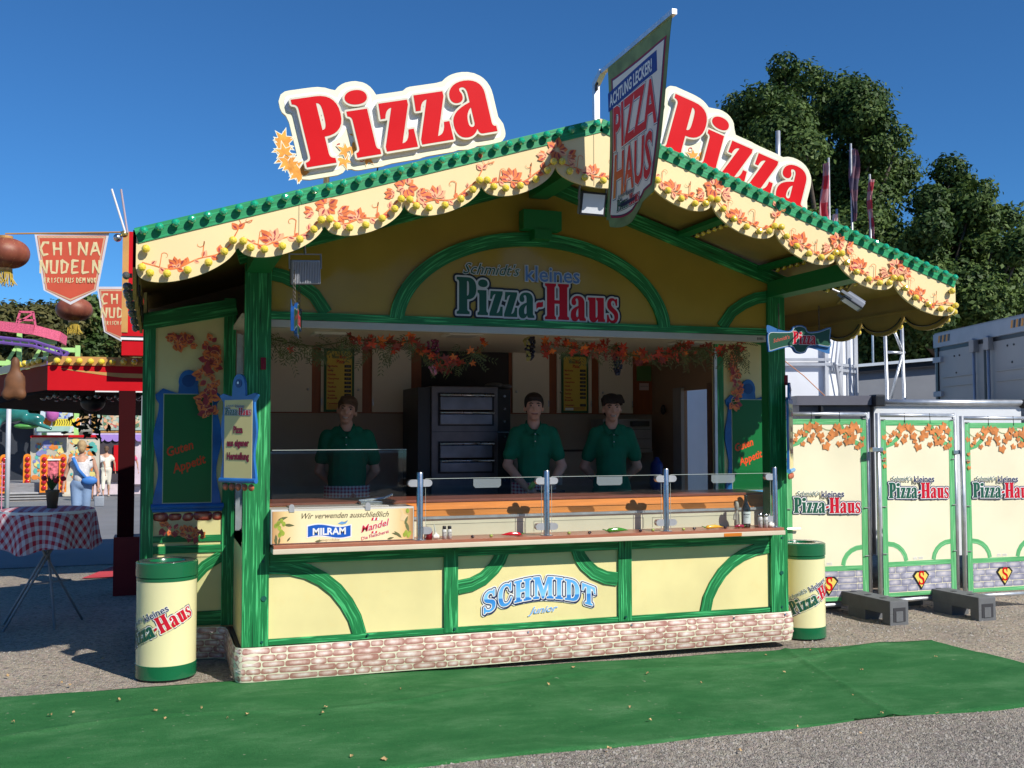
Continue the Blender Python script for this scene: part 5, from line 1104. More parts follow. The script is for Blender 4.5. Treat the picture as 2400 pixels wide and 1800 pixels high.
for (cx, cz) in ((.215, 1.03), (.235, 1.045), (.200, 1.015), (.222, 1.00), (.25, 1.025), (.235, .975), (.225, .955), (.245, .965), (1.07, 1.09), (1.05, .93), (1.075, .925), (1.06, .945), (1.085, .94)):
    pl = ngon((cx, cz), .014, 12, 0, .85, 1.15); fan(b, pl, (cx, cz), P, .001+rr.random()*.0008, 0)
for (cx, cz, a_, L_) in ((.21, 1.05, .3, .07), (.25, 1.02, -.1, .07), (.20, .96, -1.5, .06), (.19, .93, -1.1, .05), (.225, .94, -1.7, .05), (.27, .91, .9, .04), (1.03, .91, 2.4, .07), (1.08, .95, 1.9, .08), (1.05, 1.0, 1.2, .06), (1.02, .93, 2.9, .06), (.93, .905, .2, .05), (.45, .905, .1, .05)):
    fan(b, leafshape((cx, cz), L_, a_, .14), (cx+L_*.5*cos(a_), cz+L_*.5*sin(a_)), P, .0009+rr.random()*.0004, 1)
b.prism([(1.015, 1.03), (1.06, 1.02), (1.075, 1.06), (1.03, 1.075)], P, .0005, .0011, m=2); b.prism([(1.03, 1.075), (1.045, 1.07), (1.03, 1.10), (1.015, 1.10)], P, .0005, .0011, m=2)
b.out('olive_print', [OL, OLD, mat('oil_bottle_print', (.75, .55, .3), .3)], fp)['kind'] = 'stuff'
B().bbox(.30, .95, -.07, .28, 1.119, 1.128, .003).out('lid', mat('case_lid', (.55, .52, .45), .25, .4), t)
for x in (.30, .80): B().prism([(x-.017, 1.10), (x+.017, 1.10), (x+.017, 1.135)]+[(x+.017*cos(a), 1.135+.017*sin(a)) for a in [pi*k/8 for k in range(1, 8)]]+[(x-.017, 1.135)], PY(-.106), -.006, .002).out('bracket', mat('satin_chrome', (.75, .75, .76), .3, .7), t)
B().box(.185, 1.09, .02, .024, 1.12, 1.50).out('glass_screen', GLASS, t); B().box(.185, 1.09, .02, .024, 1.50, 1.503).out('glass_edge', GLEDGE, t)
b = B(); b.tube([(.78, .12, 1.150), (.95, .10, 1.165), (1.01, .09, 1.190)], .010, 8); b.bbox(.78, .93, .05, .16, 1.130, 1.148, .004); tag(b.out('serving_tongs', STEEL), 'steel tongs and tray lying on the lid of the cream topping case', 'tongs')
# small things along the shelf
def shelfz(): return .893
def round_(name, x, y, r, m, label, cat, grp=None, el=(1, 1, 1)):
    b = B(); b.sph((x, y, shelfz()+r*el[2]), (r*el[0], r*el[1], r*el[2]), 12, 8); return tag(b.out(name, m, smooth=True), label, cat, grp)
OLB = mat('black_olive', (.02, .008, .015), .15, coat=.6); OLG = mat('green_olive', (.34, .40, .08), .25, coat=.4)
px_ol = [(1.52, 0), (1.66, 1), (2.24, 1), (2.39, 0), (2.79, 0), (2.90, 1), (3.14, 1), (3.24, 0), (3.50, 0), (3.62, 1)]
desc = {1.52: 'black olive just left of the red chilli on the shelf', 1.66: 'green olive beside the stem of the red chilli', 2.24: 'green olive just right of the second screen post', 2.39: 'black olive between the second screen post and the green chilli', 2.79: 'black olive just right of the green chilli', 2.90: 'green olive left of the third screen post', 3.14: 'green olive just right of the third screen post', 3.24: 'black olive left of the yellow pepper on the shelf', 3.50: 'black olive between the yellow pepper and the dark red chilli', 3.62: 'green olive at the tip of the dark red chilli near the wine bottle'}
for x, g in px_ol: round_('olive', x-.0, -.11-.02*((x*10) % 2 > 1), .0115, OLG if g else OLB, desc[x], 'olive', 'olives scattered along the shelf', (1.15, 1, .9))
def pepper(x0, x1, r, m, label, bend=.02):
    n_ = 9; b = B(); pts = [(x0+(x1-x0)*i/n_, -.115, shelfz()+r+bend*sin(pi*i/n_)*.3) for i in range(n_+1)]; b.tube(pts, [r*.3]+[r]*5+[r*.8, r*.6, r*.35, r*.1], 10, m=0)
    dx = (x0-x1)*.18; b.tube([(x0, -.115, shelfz()+r), (x0+dx*.5, -.113, shelfz()+r*1.5), (x0+dx, -.11, shelfz()+r*1.7)], [r*.45, r*.2, r*.22], 8, m=1); return tag(b.out('chilli_pepper', [m, mat('pepper_stem', (.10, .25, .04), .4)], smooth=True), label, 'chilli', 'peppers on the shelf')
pepper(1.88, 1.73, .013, mat('red_chilli', (.55, .01, .02), .15, coat=.6), 'long shiny red chilli lying between the first and second screen posts')
pepper(2.53, 2.70, .016, mat('green_chilli', (.05, .25, .02), .15, coat=.6), 'long green chilli lying between the second and third screen posts')
pepper(3.33, 3.48, .014, mat('yellow_pepper', (.80, .42, .03), .2, coat=.6), 'long yellow pepper lying right of the third screen post')
pepper(3.66, 3.57, .012, mat('dark_red_chilli', (.30, .01, .04), .2, coat=.5), 'short dark red chilli in front of the wine bottle')
def shaker(x, y, label, cap, gm=None, h=.085, r=.016):
    t = empty('shaker', (x, y, shelfz()), label, 'shaker', 'glass shakers on the shelf'); B().lathe([(r, 0), (r, h*.7), (r*.75, h*.78)], (0, 0, 0), 16).out('body', gm or mat('shaker_glass', (.62, .60, .55), .15, coat=.5), t, smooth=True, local=True); B().lathe([(r*.8, h*.78), (r*.8, h), (r*.5, h*1.03)], (0, 0, 0), 16).out('cap', cap, t, smooth=True, local=True)
    for z in (.25, .45): B().box(-r*.6, r*.6, -r*1.02, -r*.9, h*z, h*(z+.12)).out('label_mark', mat('grey_print', (.35, .33, .3), .5), t, local=True)
shaker(1.325, -.11, 'clear salt shaker with black cap, left of a close pair near the display case', BLACK); shaker(1.362, -.11, 'clear pepper shaker with black cap, right of a close pair near the display case', BLACK)
shaker(3.80, -.115, 'glass shaker with steel cap right beside the dark wine bottle', STEEL, h=.105, r=.018); shaker(3.845, -.12, 'shorter glass shaker between the steel capped one and the garlic bulb at the right end', STEEL, h=.10, r=.017)
t = B(); t.lathe([(.028, 0), (.030, .05), (.030, .055)], (1.215, -.10, shelfz()), 16); tag(t.out('sauce_jar', mat('dark_red_jar', (.25, .01, .02), .15, coat=.5), smooth=True), 'small dark red jar just right of the first screen post', 'jar')
def garlic(x, y, label):
    o = blob('garlic_bulb', [('e', (x, y, shelfz()+.02), (.022, .022, .020)), ('e', (x-.012, y-.008, shelfz()+.018), (.013, .013, .016)), ('e', (x+.012, y-.008, shelfz()+.018), (.013, .013, .016)), ('c', (x, y, shelfz()+.035), .008, (x-.012, y, shelfz()+.10), .004)], .0045, mat('garlic_skin', (.75, .70, .62), .5, var=.1, vs=40)); tag(o, label, 'garlic', 'garlic bulbs on the shelf')
garlic(1.265, -.11, 'white garlic bulb with a long stem near the display case'); garlic(3.885, -.125, 'white garlic bulb at the right end of the shelf beside the shakers')
wb = empty('wine_bottle', (3.71, -.06, shelfz()), 'dark wine bottle with a white label at the right end of the shelf', 'bottle')
B().lathe([(.030, 0), (.034, .006), (.035, .13), (.030, .155), (.015, .19), (.012, .23), (.0135, .232), (.0135, .245)], (0, 0, 0), 24).out('glass_body', mat('dark_bottle_glass', (.008, .012, .006), .06, coat=1), wb, smooth=True, local=True)
V = []; n_ = 12
for z in (.03, .12):
    for i in range(n_+1): a = -pi*.75+1.25*pi*i/n_*.8-.35; V.append((.0358*cos(a), .0358*sin(a), z))
obj('label', V, [(i, i+1, n_+2+i, n_+1+i) for i in range(n_)], WHITE, wb, local=True, smooth=True)
Pl = lambda x, z, d=0: (( .0358+d)*sin(x/.0358-.35), -(.0358+d)*cos(x/.0358-.35), z)
tline('lettering', 'Montano', .014, Pl, .0006, BLACK, wb, 0, .095, bold=.02).location = (0, 0, 0); tline('lettering', 'VINO', .012, Pl, .0006, BLACK, wb, 0, .075).location = (0, 0, 0)
for c in list(wb.children):
    if c.name.startswith('lettering'): c.location = (0, 0, 0)
o = blob('figurine', [('c', (3.655, -.02, .91), .022, (3.655, -.02, 1.0), .018), ('e', (3.655, -.02, 1.035), (.018, .018, .022)), ('c', (3.635, -.02, .99), .008, (3.62, -.03, .95), .007), ('c', (3.655, -.02, 1.05), .02, (3.655, -.02, 1.075), .016)], .006, mat('figurine_clay', (.42, .36, .30), .5, var=.2, vs=30)); tag(o, 'pale chef figurine standing behind the wine bottle on the shelf', 'figurine')
for k, (x, z) in enumerate(((3.925, .91), (3.945, .925))): pass
o = blob('dried_gourd', [('c', (3.955, -.05, .90), .012, (3.945, -.05, .945), .006), ('e', (3.96, -.05, .905), (.016, .014, .014))], .005, mat('gourd_orange', (.70, .30, .04), .4)); tag(o, 'small orange gourd at the foot of the last screen post', 'gourd')

# ================================================================ SIGNS ON THE ROOF
def bigsign(ox, oz, rot, sc, label, mirror=False):
    y = -1.03; t = empty('pizza_sign', (ox, y, oz), label, 'sign', 'illuminated letter signs on the roof'); wd, wl_ = word('Pizza', 1, .05)
    grow = [1.0, 1.02, 1.06, 1.10, 1.20] if not mirror else [1.0, .98, .96, .94, 1.0]
    out_ = []; c, s_ = cos(rot), sin(rot)
    for gi, g in enumerate(wd):
        x0 = min(p[0] for L in g for p in L); k_ = grow[gi]; out_.append([[((x0+(x-x0)*k_+.03*gi*(k_ > 1.01)), z*k_-.02+(.02*gi if not mirror else 0)) for x, z in L] for L in g])
    T = lambda L: [(ox+(x*c-z*s_)*sc, oz+(x*s_+z*c)*sc) for x, z in L]
    allL = [T(L) for g in out_ for L in g]; outer = [L for L in dilate(allL, .060*sc/.37, .02)]
    outer = [max(outer, key=len)]
    P = PY(y); b = B(); V2, F2 = fill(outer); put(b, V2, F2, P, .022, 0); n_ = len(outer[0])
    b.add([P(x, z, 0) for x, z in outer[0]]+[P(x, z, .022) for x, z in outer[0]], [(i, (i+1) % n_, n_+(i+1) % n_, n_+i) for i in range(n_)], m=0); put(b, V2, F2, P, 0, 0)
    bd = b.out('sign_board', [mat('sign_cream_rim', (.82, .80, .58), .4, var=.03)], t)
    inr = dilate(allL, .032*sc/.37, .012); inr = [max(inr, key=len)]; V2, F2 = fill(inr); b = B(); put(b, V2, F2, P, .0235, 0); b.out('white_face', mat('sign_white', (.84, .86, .86), .35, var=.02), t)
    for g in out_:
        gl = [T(L) for L in g]; big = dilate(gl, .012, .006); b = B(); V2, F2 = fill(big); put(b, V2, F2, P, .058, 0)
        for L in big: n_ = len(L); b.add([P(x, z, .022) for x, z in L]+[P(x, z, .058) for x, z in L], [(i, (i+1) % n_, n_+(i+1) % n_, n_+i) for i in range(n_)], m=0)
        lt = b.out('letter', mat('letter_cream_side', (.70, .66, .52), .4), t); b = B(); V2, F2 = fill(gl); put(b, V2, F2, P, .0595, 0); b.out('letter_face', REDL, lt)
    # maple leaves at the lower left
    rr = random.Random(9); b = B(); lv = []
    for k in range(11):
        a = pi*1.42-k*.18; u, v = -.02+.36*cos(a)*.6, .28+.36*sin(a)*1.05; lv.append((u-.02, v, .055+.012*rr.random()))
    for u, v in ((.62, -.0), (.80, .16), (.97, -.03), (.93, .32), (.68, .12)): lv.append((u-.05, v+.02, .05))
    for u, v, r_ in lv:
        cx, cz = T([(u, v)])[0]; a = rr.random()*6.28; k_ = r_*sc/.37; dd_ = .024+rr.random()*.004
        fan(b, maple((cx, cz), k_*1.28, a), (cx, cz), P, dd_, 1); fan(b, maple((cx, cz), k_*1.05, a), (cx, cz), P, dd_+.0008, 0)
    for (u, v, r_, a_) in ((.55, .22, .05, 1), (.85, .0, .06, 3), (1.0, .15, .05, 0)): ribbon(b, [T([q])[0] for q in curl((u, v), r_, a_, 1, 16, 6)], .006, P, .0246, 2)
    b.out('leaf_print', [GOLDLEAF, mat('leaf_white_rim', (.82, .80, .62), .4), REDL2], t)['kind'] = 'stuff'; return t, T
t, T = bigsign(.250, 3.130, radians(14), .392, 'large red Pizza letter sign on the left roof slope, tilted up to the right')
for x in (.375, 1.245): B().tube([(x, -1.0, ztop(x)-.02), (x, -1.0, 3.3 if x < 1 else 3.45)], .018, 12).out('sign_post', ALU, t, smooth=True)
B().tube([(.68, -1.0, 3.2), (.665, -1.01, 3.12), (.67, -1.0, 3.05)], .004, 6).out('cable', BLACK, t)
t, T = bigsign(2.485, 3.425, radians(-16.8), .395, 'large red Pizza letter sign on the right roof slope, tilted down to the right', True)
for x in (2.75, 3.43): B().tube([(x, -.98, ztop(x)-.02), (x, -.98, 3.66 if x > 3 else 3.45)], .016, 12).out('sign_post', ALU, t, smooth=True)

# ================================================================ HANGING BANNER
bt = empty('banner', (XA, -1.12, 3.56), 'tall hanging banner reading Achtung Lecker Pizza Haus on a bracket at the ridge', 'banner')
B().beam((2.03, -1.11, 3.5), (2.03, -1.11, 3.80), .035, .035).out('bracket_post', ALU, bt)
B().prism([(0, 0)], PY(0), 0, 0) if False else None
B().beam((2.03, -1.10, 3.78), (2.035, -1.20, 3.84), .038, .038).out('bracket_elbow', ALU, bt)
B().beam((2.035, -1.16, 3.835), (2.02, -2.17, 3.835), .028, .028).out('bracket_arm', ALU, bt); B().box(2.02, 2.028, -1.15, -1.09, 3.74, 3.80).out('bolt_plate', BLACK, bt)
# cloth in local coordinates: u = distance outwards (from y=-1.25 to -2.10), v = height
def PB(u, v, d=0):
    v = 1.62+(v-1.62)*.99; yy = -1.31-u*.985; sw = .018*sin((3.85-v)*3.2+.4)+.010*sin(u*9+v*2); return (2.02-d+sw*(3.86-v)*.9, yy, v)
def wl_(v):  # inner edge
    f = (3.87-v)/1.0; return 0.0+.01*sin(f*5)
def wr_(v):
    f = (3.87-v); return .855-.24*min(1, f*1.02)**.8 if f > .02 else .855
V = []; F = []; nv_, nu_ = 60, 24
def vbot(s):  # scalloped bottom: s 0..1 inner->outer
    return 2.86+.02*0+(.0 if s < .7 else .0)+ (.045 if s < .08 else 0)+.06*max(0, (s-.55)/.45)**1.0+(.02 if s > .78 else 0)-.035*sin(pi*min(1, max(0, (s-.05)/.7)))
for j in range(nv_+1):
    for i in range(nu_+1):
        s = i/nu_; v0 = 3.872; v = v0+(vbot(s)-v0)*j/nv_; a, c = wl_(v), wr_(v); V.append((a+(c-a)*s, v))
nn_ = len(V); F = [(j*(nu_+1)+i, (j+1)*(nu_+1)+i, (j+1)*(nu_+1)+i+1, j*(nu_+1)+i+1) for j in range(nv_) for i in range(nu_)]
def cloth_t(name, col, tr=.0):
    m = mat(name, col, .8, var=.06, vs=8); return m
CLG = mat('banner_green_cloth', (.19, .27, .12), .8, var=.3, vs=9); CLW = mat('banner_white_cloth', (.82, .78, .70), .8, var=.06)
clo = obj('banner_cloth', [PB(u, v, .0) for u, v in V]+[PB(u, v, -.003) for u, v in V], F+[tuple(i+nn_ for i in f[::-1]) for f in F], CLG, bt, smooth=True)
def sub(s0, s1, j0, j1, name, m, d, fb=None):
    V = []; n1, n2 = 20, 40
    for j in range(n2+1):
        for i in range(n1+1):
            s = s0+(s1-s0)*i/n1; v0 = 3.872; vb_ = vbot(s); f = j0+(j1-j0)*j/n2; v = v0+(vb_-v0)*f; a, c = wl_(v), wr_(v); V.append(PB(a+(c-a)*s, v, d))
    return obj(name, V, [(j*(n1+1)+i, (j+1)*(n1+1)+i, (j+1)*(n1+1)+i+1, j*(n1+1)+i+1) for j in range(n2) for i in range(n1)], m, clo, smooth=True)
sub(.055, .955, .115, .945, 'border_band', mat('banner_maroon', (.30, .02, .07), .8), .0012); sub(.075, .935, .125, .935, 'border_band', NAVY, .0018); sub(.085, .925, .130, .928, 'banner_print', CLW, .0024)
def bline(s, size, u, v, m, outl=None, sx=1, bold=.04, rot=0, shear=0, d=.004, kx=None):
    b = B(); 
    def mp(V2, sz, dd, mi_, F2):
        VV = []
        for x, z in V2:
            x *= sz*sx; z *= sz; VV.append(PB(u+x*cos(rot)-z*sin(rot), v+x*sin(rot)+z*cos(rot), dd))
        b.add(VV, F2, m=mi_)
    if outl: V2, F2 = text2(s, 1, bold+.028, shear); mp(V2, size, d, 1, F2); V2, F2 = text2(s, 1, bold+.018, shear); mp(V2, size, d+.0006, 2, F2)
    V2, F2 = text2(s, 1, bold, shear); mp(V2, size, d+.0012, 0, F2)
    return b.out('lettering', [m]+([outl, WHITE] if outl else []), clo)
# text reads from the -x side: u increases away from the building -> to the right in the picture
lb = B(); LBL = mat('banner_blue', (.02, .07, .30), .8)
V = []
for i in range(21):
    u = -.0+.66*i/20; V += [PB(u, 3.62-.015*i/20*0+.0*u-.05+.06*u, .003), PB(u, 3.735-.05+.06*u, .003)]
obj('blue_stripe', V, [(2*i, 2*i+2, 2*i+3, 2*i+1) for i in range(20)], LBL, clo)
bline('ACHTUNG LECKER!', .098, .315, 3.612, WHITE, None, .66, .03, .06, .15, .0036)
BR = bpy.data.materials.new('banner_red_orange'); BR.use_nodes = True; n, l = N(BR); bb = n['Principled BSDF']; bb.inputs['Roughness'].default_value = .8
tc = n.new('ShaderNodeTexCoord'); sp = n.new('ShaderNodeSeparateXYZ'); l.new(tc.outputs['Object'], sp.inputs[0]); ma = n.new('ShaderNodeMath'); ma.operation = 'MULTIPLY_ADD'; ma.inputs[1].default_value = -1.0; l.new(sp.outputs[1], ma.inputs[0]); l.new(sp.outputs[2], ma.inputs[2])
mr = n.new('ShaderNodeMapRange'); mr.inputs[1].default_value = 4.35; mr.inputs[2].default_value = 4.80; l.new(ma.outputs[0], mr.inputs[0]); r = ramp(n, [(0, (.85, .30, .05)), (1, (.70, .03, .04))]); l.new(mr.outputs[0], r.inputs[0]); l.new(r.outputs[0], bb.inputs['Base Color'])
bline('PIZZA', .36, .350, 3.325, BR, NAVY, .60, .025, .03, .12)
bline('HAUS', .36, .330, 3.035, BR, NAVY, .58, .025, .03, .12)
logo('shop_logo', lambda x, z, d=0: PB(x, z, d), .003, .068, clo, .29, 2.935, 0.02, dark=NAVY)

# ================================================================ FLOODLIGHTS
def floodlight(name_label, M4, chain=True, face=False):
    t = empty('floodlight', (0, 0, 0), name_label, 'floodlight', 'floodlights hanging at the gable'); WL[t] = Vector((0, 0, 0))
    B().bbox(-.085, .085, -.018, .018, -.07, .07, .006).out('housing', mat('flood_grey', (.42, .43, .46), .4, .5), t, local=True)
    for k in range(17): B().box(-.077+k*.0096, -.0735+k*.0096, -.030, -.0185, -.064, .062).out('cooling_fin', mat('flood_fin', (.50, .51, .54), .4, .5), t, local=True)
    B().bbox(-.088, .088, .018, .026, -.073, .073, .003).out('front_rim', BLACK, t, local=True); B().box(-.075, .075, .0262, .0275, -.06, .06).out('lens', mat('flood_lens', (.70, .72, .75), .15), t, local=True)
    b = B(); b.beam((-.093, 0, .02), (-.093, 0, .105), .006, .018); b.beam((.093, 0, .02), (.093, 0, .105), .006, .018); b.beam((-.096, 0, .105), (.096, 0, .105), .018, .006); b.out('yoke', GREY, t, local=True)
    b = B(); b.tube([(0, 0, .105), (0, .01, .16)], .008, 8); b.out('stem', STEEL, t, local=True); t.matrix_world = M4; return t
from mathutils import Euler
floodlight('grey ribbed floodlight under the left scallops, its back to the viewer', Matrix.LocRotScale(Vector((.275, -.88, 2.555)), Euler((.12, -.06, .1)), None))
floodlight('floodlight beside the banner with its white lens facing the viewer', Matrix.LocRotScale(Vector((2.035, -1.02, 3.055)), Euler((-.25, 0, pi+.05)), None))
floodlight('dark floodlight seen from the side near the right post', Matrix.LocRotScale(Vector((3.91, -1.12, 2.50)), Euler((-.95, 0, radians(62))), None))
# ================================================================ SMALL HANGING PIZZA SIGNS
def wavy(wd, ht):
    pts = [(-wd, .42*ht), (-wd*.62, .55*ht), (-wd*.30, .62*ht), (-wd*.20, .95*ht), (0, 1.08*ht), (wd*.18, .95*ht), (wd*.27, .62*ht), (wd*.6, .70*ht), (wd*.93, 1.0*ht), (wd, .85*ht), (wd*.97, .1*ht), (wd, -.35*ht), (wd*.9, -.55*ht), (wd*.55, -.45*ht), (wd*.27, -.60*ht), (wd*.16, -.98*ht), (0, -1.1*ht), (-wd*.16, -.98*ht), (-wd*.28, -.62*ht), (-wd*.6, -.75*ht), (-wd*.95, -1.02*ht), (-wd, -.8*ht)]
    out = []
    n_ = len(pts)
    for i in range(n_):
        p0, p1, p2, p3 = pts[i-1], pts[i], pts[(i+1) % n_], pts[(i+2) % n_]
        for k in range(4):
            t = k/4; out.append(tuple(.5*((2*p1[j])+(-p0[j]+p2[j])*t+(2*p0[j]-5*p1[j]+4*p2[j]-p3[j])*t*t+(-p0[j]+3*p1[j]-3*p2[j]+p3[j])*t**3) for j in (0, 1)))
    return out
def hang(loc, yaw, label, zt):
    t = empty('hanging_sign', loc, label, 'hanging sign', 'small green Pizza signs hanging on chains'); WL[t] = Vector((0, 0, 0))
    PLc = lambda x, z, d=0: (x, -d, z)
    for side in (1, -1):
        Q = PLc if side == 1 else (lambda x, z, d=0: (-x, d, z))
        for sc_, d, m, nm in ((0.0, .008, mat('hang_blue_rim', (.04, .14, .34), .3), 'rim'), (.007, .0095, mat('hang_white_line', (.6, .65, .65), .4), 'line'), (.010, .0105, mat('hang_green', (.012, .07, .035), .4), 'face')):
            V2, F2 = fill([wavy(.235, .082)] if not sc_ else dilate([wavy(.235, .082)], -sc_, .004)); b = B(); put(b, V2, F2, Q, d); b.out(nm, m, t, local=True)
        for dd_, m in ((.0112, mat('sign_pale_outline', (.55, .45, .42), .4)), (.0118, REDL2)):
            wd, ww = word('Pizza', .8, .03); lo = [L for g in wd for L in g]
            if m is not REDL2: lo = dilate(lo, .05, .03)
            V2, F2 = fill(lo); b = B(); put(b, V2, F2, Q, dd_, 0, .078, .078, -.055, -.030); b.out('lettering', m, t, local=True)
        o = tline('lettering', 'Schmidt’s', .032, Q, .0115, mat('sign_faded_red', (.45, .08, .05), .5), t, -.14, -.012, .25, .02, .3); o.location = (0, 0, 0)
    w_ = wavy(.235, .082); n_ = len(w_); obj('edge', [(x, -.008, z) for x, z in w_]+[(x, .008, z) for x, z in w_], [(i, (i+1) % n_, n_+(i+1) % n_, n_+i) for i in range(n_)], mat('deep_blue', (.01, .07, .25), .3), t, local=True)
    for x in (-.15, .15):
        z = .06
        while z < zt-loc[2]:
            k = B(); pts = [(x+.006*cos(a)*(1 if int(z*100) % 2 else .2), .006*cos(a)*(0.2 if int(z*100) % 2 else 1), z+.013*sin(a)+.013) for a in [2*pi*i/8 for i in range(9)]]; k.tube(pts, .0018, 4, False); k.out('chain_link', mat('chain_dark', (.12, .1, .08), .5, .7), t, local=True); z += .022
    t.rotation_euler = (0, 0, yaw); t.scale = (1.12, 1.12, 1.12); return t
hang((3.70, -.80, 2.262), radians(2), 'green Pizza sign with blue wavy rim hanging on chains at the right post', 2.46)
hang((.235, -.80, 2.285), radians(78), 'green wavy sign seen nearly edge-on, hanging under the left floodlight', 2.50)
# post signs: 'Pizza aus eigener Herstellung'
def postsign(loc, yaw, label):
    t = empty('post_sign', loc, label, 'sign', 'blue framed signs on the corner posts'); WL[t] = Vector((0, 0, 0)); Q = lambda x, z, d=0: (x, -d, z)
    fl = [(-.125-.018*(.5+.5*cos(i/20*2*pi*1.5+.3)), i/20*.46) for i in range(21)]; fo = [(-x, z) for x, z in fl][::1]
    outl = [(-.14, .0)]+fl+[(-.155, .50), (-.13, .515), (-.055, .495)]+[(.05*cos(a), .56+.072*sin(a)) for a in [pi-pi*k/12*1.0 for k in range(13)]]+[(.055, .495), (.13, .515), (.155, .50)]+fo[::-1]+[(.14, 0)]
    V2, F2 = fill([outl]); b = B(); put(b, V2, F2, Q, .016); put(b, V2, F2, Q, -.0); n_ = len(outl); b.add([Q(x, z, 0) for x, z in outl]+[Q(x, z, .016) for x, z in outl], [(i, (i+1) % n_, n_+(i+1) % n_, n_+i) for i in range(n_)]); b.out('sign_frame', BLUE, t, local=True)
    B().prism(ngon((0, .575), .026, 16), Q, .016, .019).out('recess', mat('deep_blue', (.01, .07, .25), .3), t, local=True); B().prism(ngon((0, .578), .008, 10), Q, .019, .023).out('bolt', STEEL, t, local=True)
    B().prism([(-.112, .0), (.112, .0), (.112, .475), (-.112, .475)], Q, .016, .018).out('sign_face', mat('sign_pale_yellow', (.78, .66, .28), .4, var=.04), t, local=True)
    o = logo('shop_logo', Q, .019, .044, t, 0, .385, st=.0006); o.location = (0, 0, 0)
    for s, z in (('Pizza', .275), ('aus eigener', .195), ('Herstellung', .115)):
        o = tline('lettering', s, .058, Q, .0205, mat('wine_red', (.35, .01, .05), .4), t, 0, z, 0, .02, 0, sx=.66, outl=(.03, BLACK)); o.location = (0, 0, 0)
    b = B(); b.tube([(-.145, -.014, -.012), (.145, -.014, -.012)], .016, 10); b.out('sill', BLUEL if loc[0] > 2 else BLUE, t, local=True)
    random.seed(3)
    for k in range(5): 
        V = B().sph((-.104+k*.052, -.012, -.052), (.023, .010, .022), 10, 8); V.out('brick', mat('orange_brick_knob', (.50, .13, .06), .5, var=.3, vs=30), t, smooth=True, local=True)
    t.rotation_euler = (0, 0, yaw); t.scale = (1.1, 1.1, 1.06); return t
postsign((-.03, -.11, 1.325), radians(-50), 'blue framed sign Pizza aus eigener Herstellung on the left corner post')
postsign((4.105, -.05, 1.33), radians(50), 'blue framed sign seen edge-on at the right corner post')
B().bbox(.10, .135, -.04, -.022, 2.03, 2.11, .004).out('post_lamp', mat('red_reflector', (.25, .01, .02), .2), stall); B().bbox(W-.01, W+.02, -.03, -.01, 1.98, 2.06, .004).out('post_lamp', mat('red_reflector', (.25, .01, .02), .2), stall)

# ================================================================ LITTER BINS
def bin_(x, y, r, h, label, la):
    z0 = G(x, y); t = empty('litter_bin', (x, y, z0), label, 'litter bin', 'cream and green bins beside the stall'); WL[t] = Vector((0, 0, 0)); GR = mat('bin_green_enamel', (.008, .13, .05), .25, var=.04, coat=.5); n_ = 48
    B().lathe([(r, .10), (r, h-.115)], n=n_, cap=False).out('body', mat('bin_cream', (.82, .76, .42), .25, var=.05, vs=2, coat=.4, dirt=.05), t, smooth=True, local=True)
    B().lathe([(r-.012, .0), (r-.004, .005), (r-.004, .02)], n=n_).out('foot_ring', BLACK, t, smooth=True, local=True)
    shade_auto(B().lathe([(r-.006, .012), (r+.003, .016), (r+.003, .102), (r, .104)], n=n_, cap=False).out('base_band', GR, t, local=True))
    shade_auto(B().lathe([(r, h-.120), (r+.002, h-.118), (r+.002, h-.100), (r-.003, h-.096), (r+.006, h-.092), (r+.006, h-.004), (r+.001, h), (r-.02, h+.004), (r*.62, h+.002), (r*.58, h-.012), (r*.56, h-.06)], n=n_, cap=False).out('lid', GR, t, local=True))
    shade_auto(B().lathe([(r*.93, h+.0045), (r*.93, h+.006), (r*.66, h+.0065), (r*.62, h+.0045)], n=n_, cap=False).out('lid_plate', mat('lid_steel', (.6, .6, .6), .15, .9), t, local=True))
    B().lathe([(.001, h-.07), (r*.57, h-.07)], n=n_, cap=False).out('inside', BLACK, t, local=True)
    Q = lambda u, z, d=0: ((r+d)*sin(u/r+la), -(r+d)*cos(u/r+la), z)
    o = logo('shop_logo', Q, .002, .108, t, -.02, .315, .46, dark=NAVY, st=.0007); o.location = (0, 0, 0)
    for a in (0, 2.1, 4.2): B().box(-.002, .002, -r-.002, -r, .0, .01).out('foot', BLACK, t, local=True)
    return t
bin_(-.46, .36, .192, .765, 'cream and green litter bin with slanting logo, left of the stall', -.16)
bin_(4.45, .31, .185, .765, 'cream and green litter bin right of the stall, logo half turned away', .36)
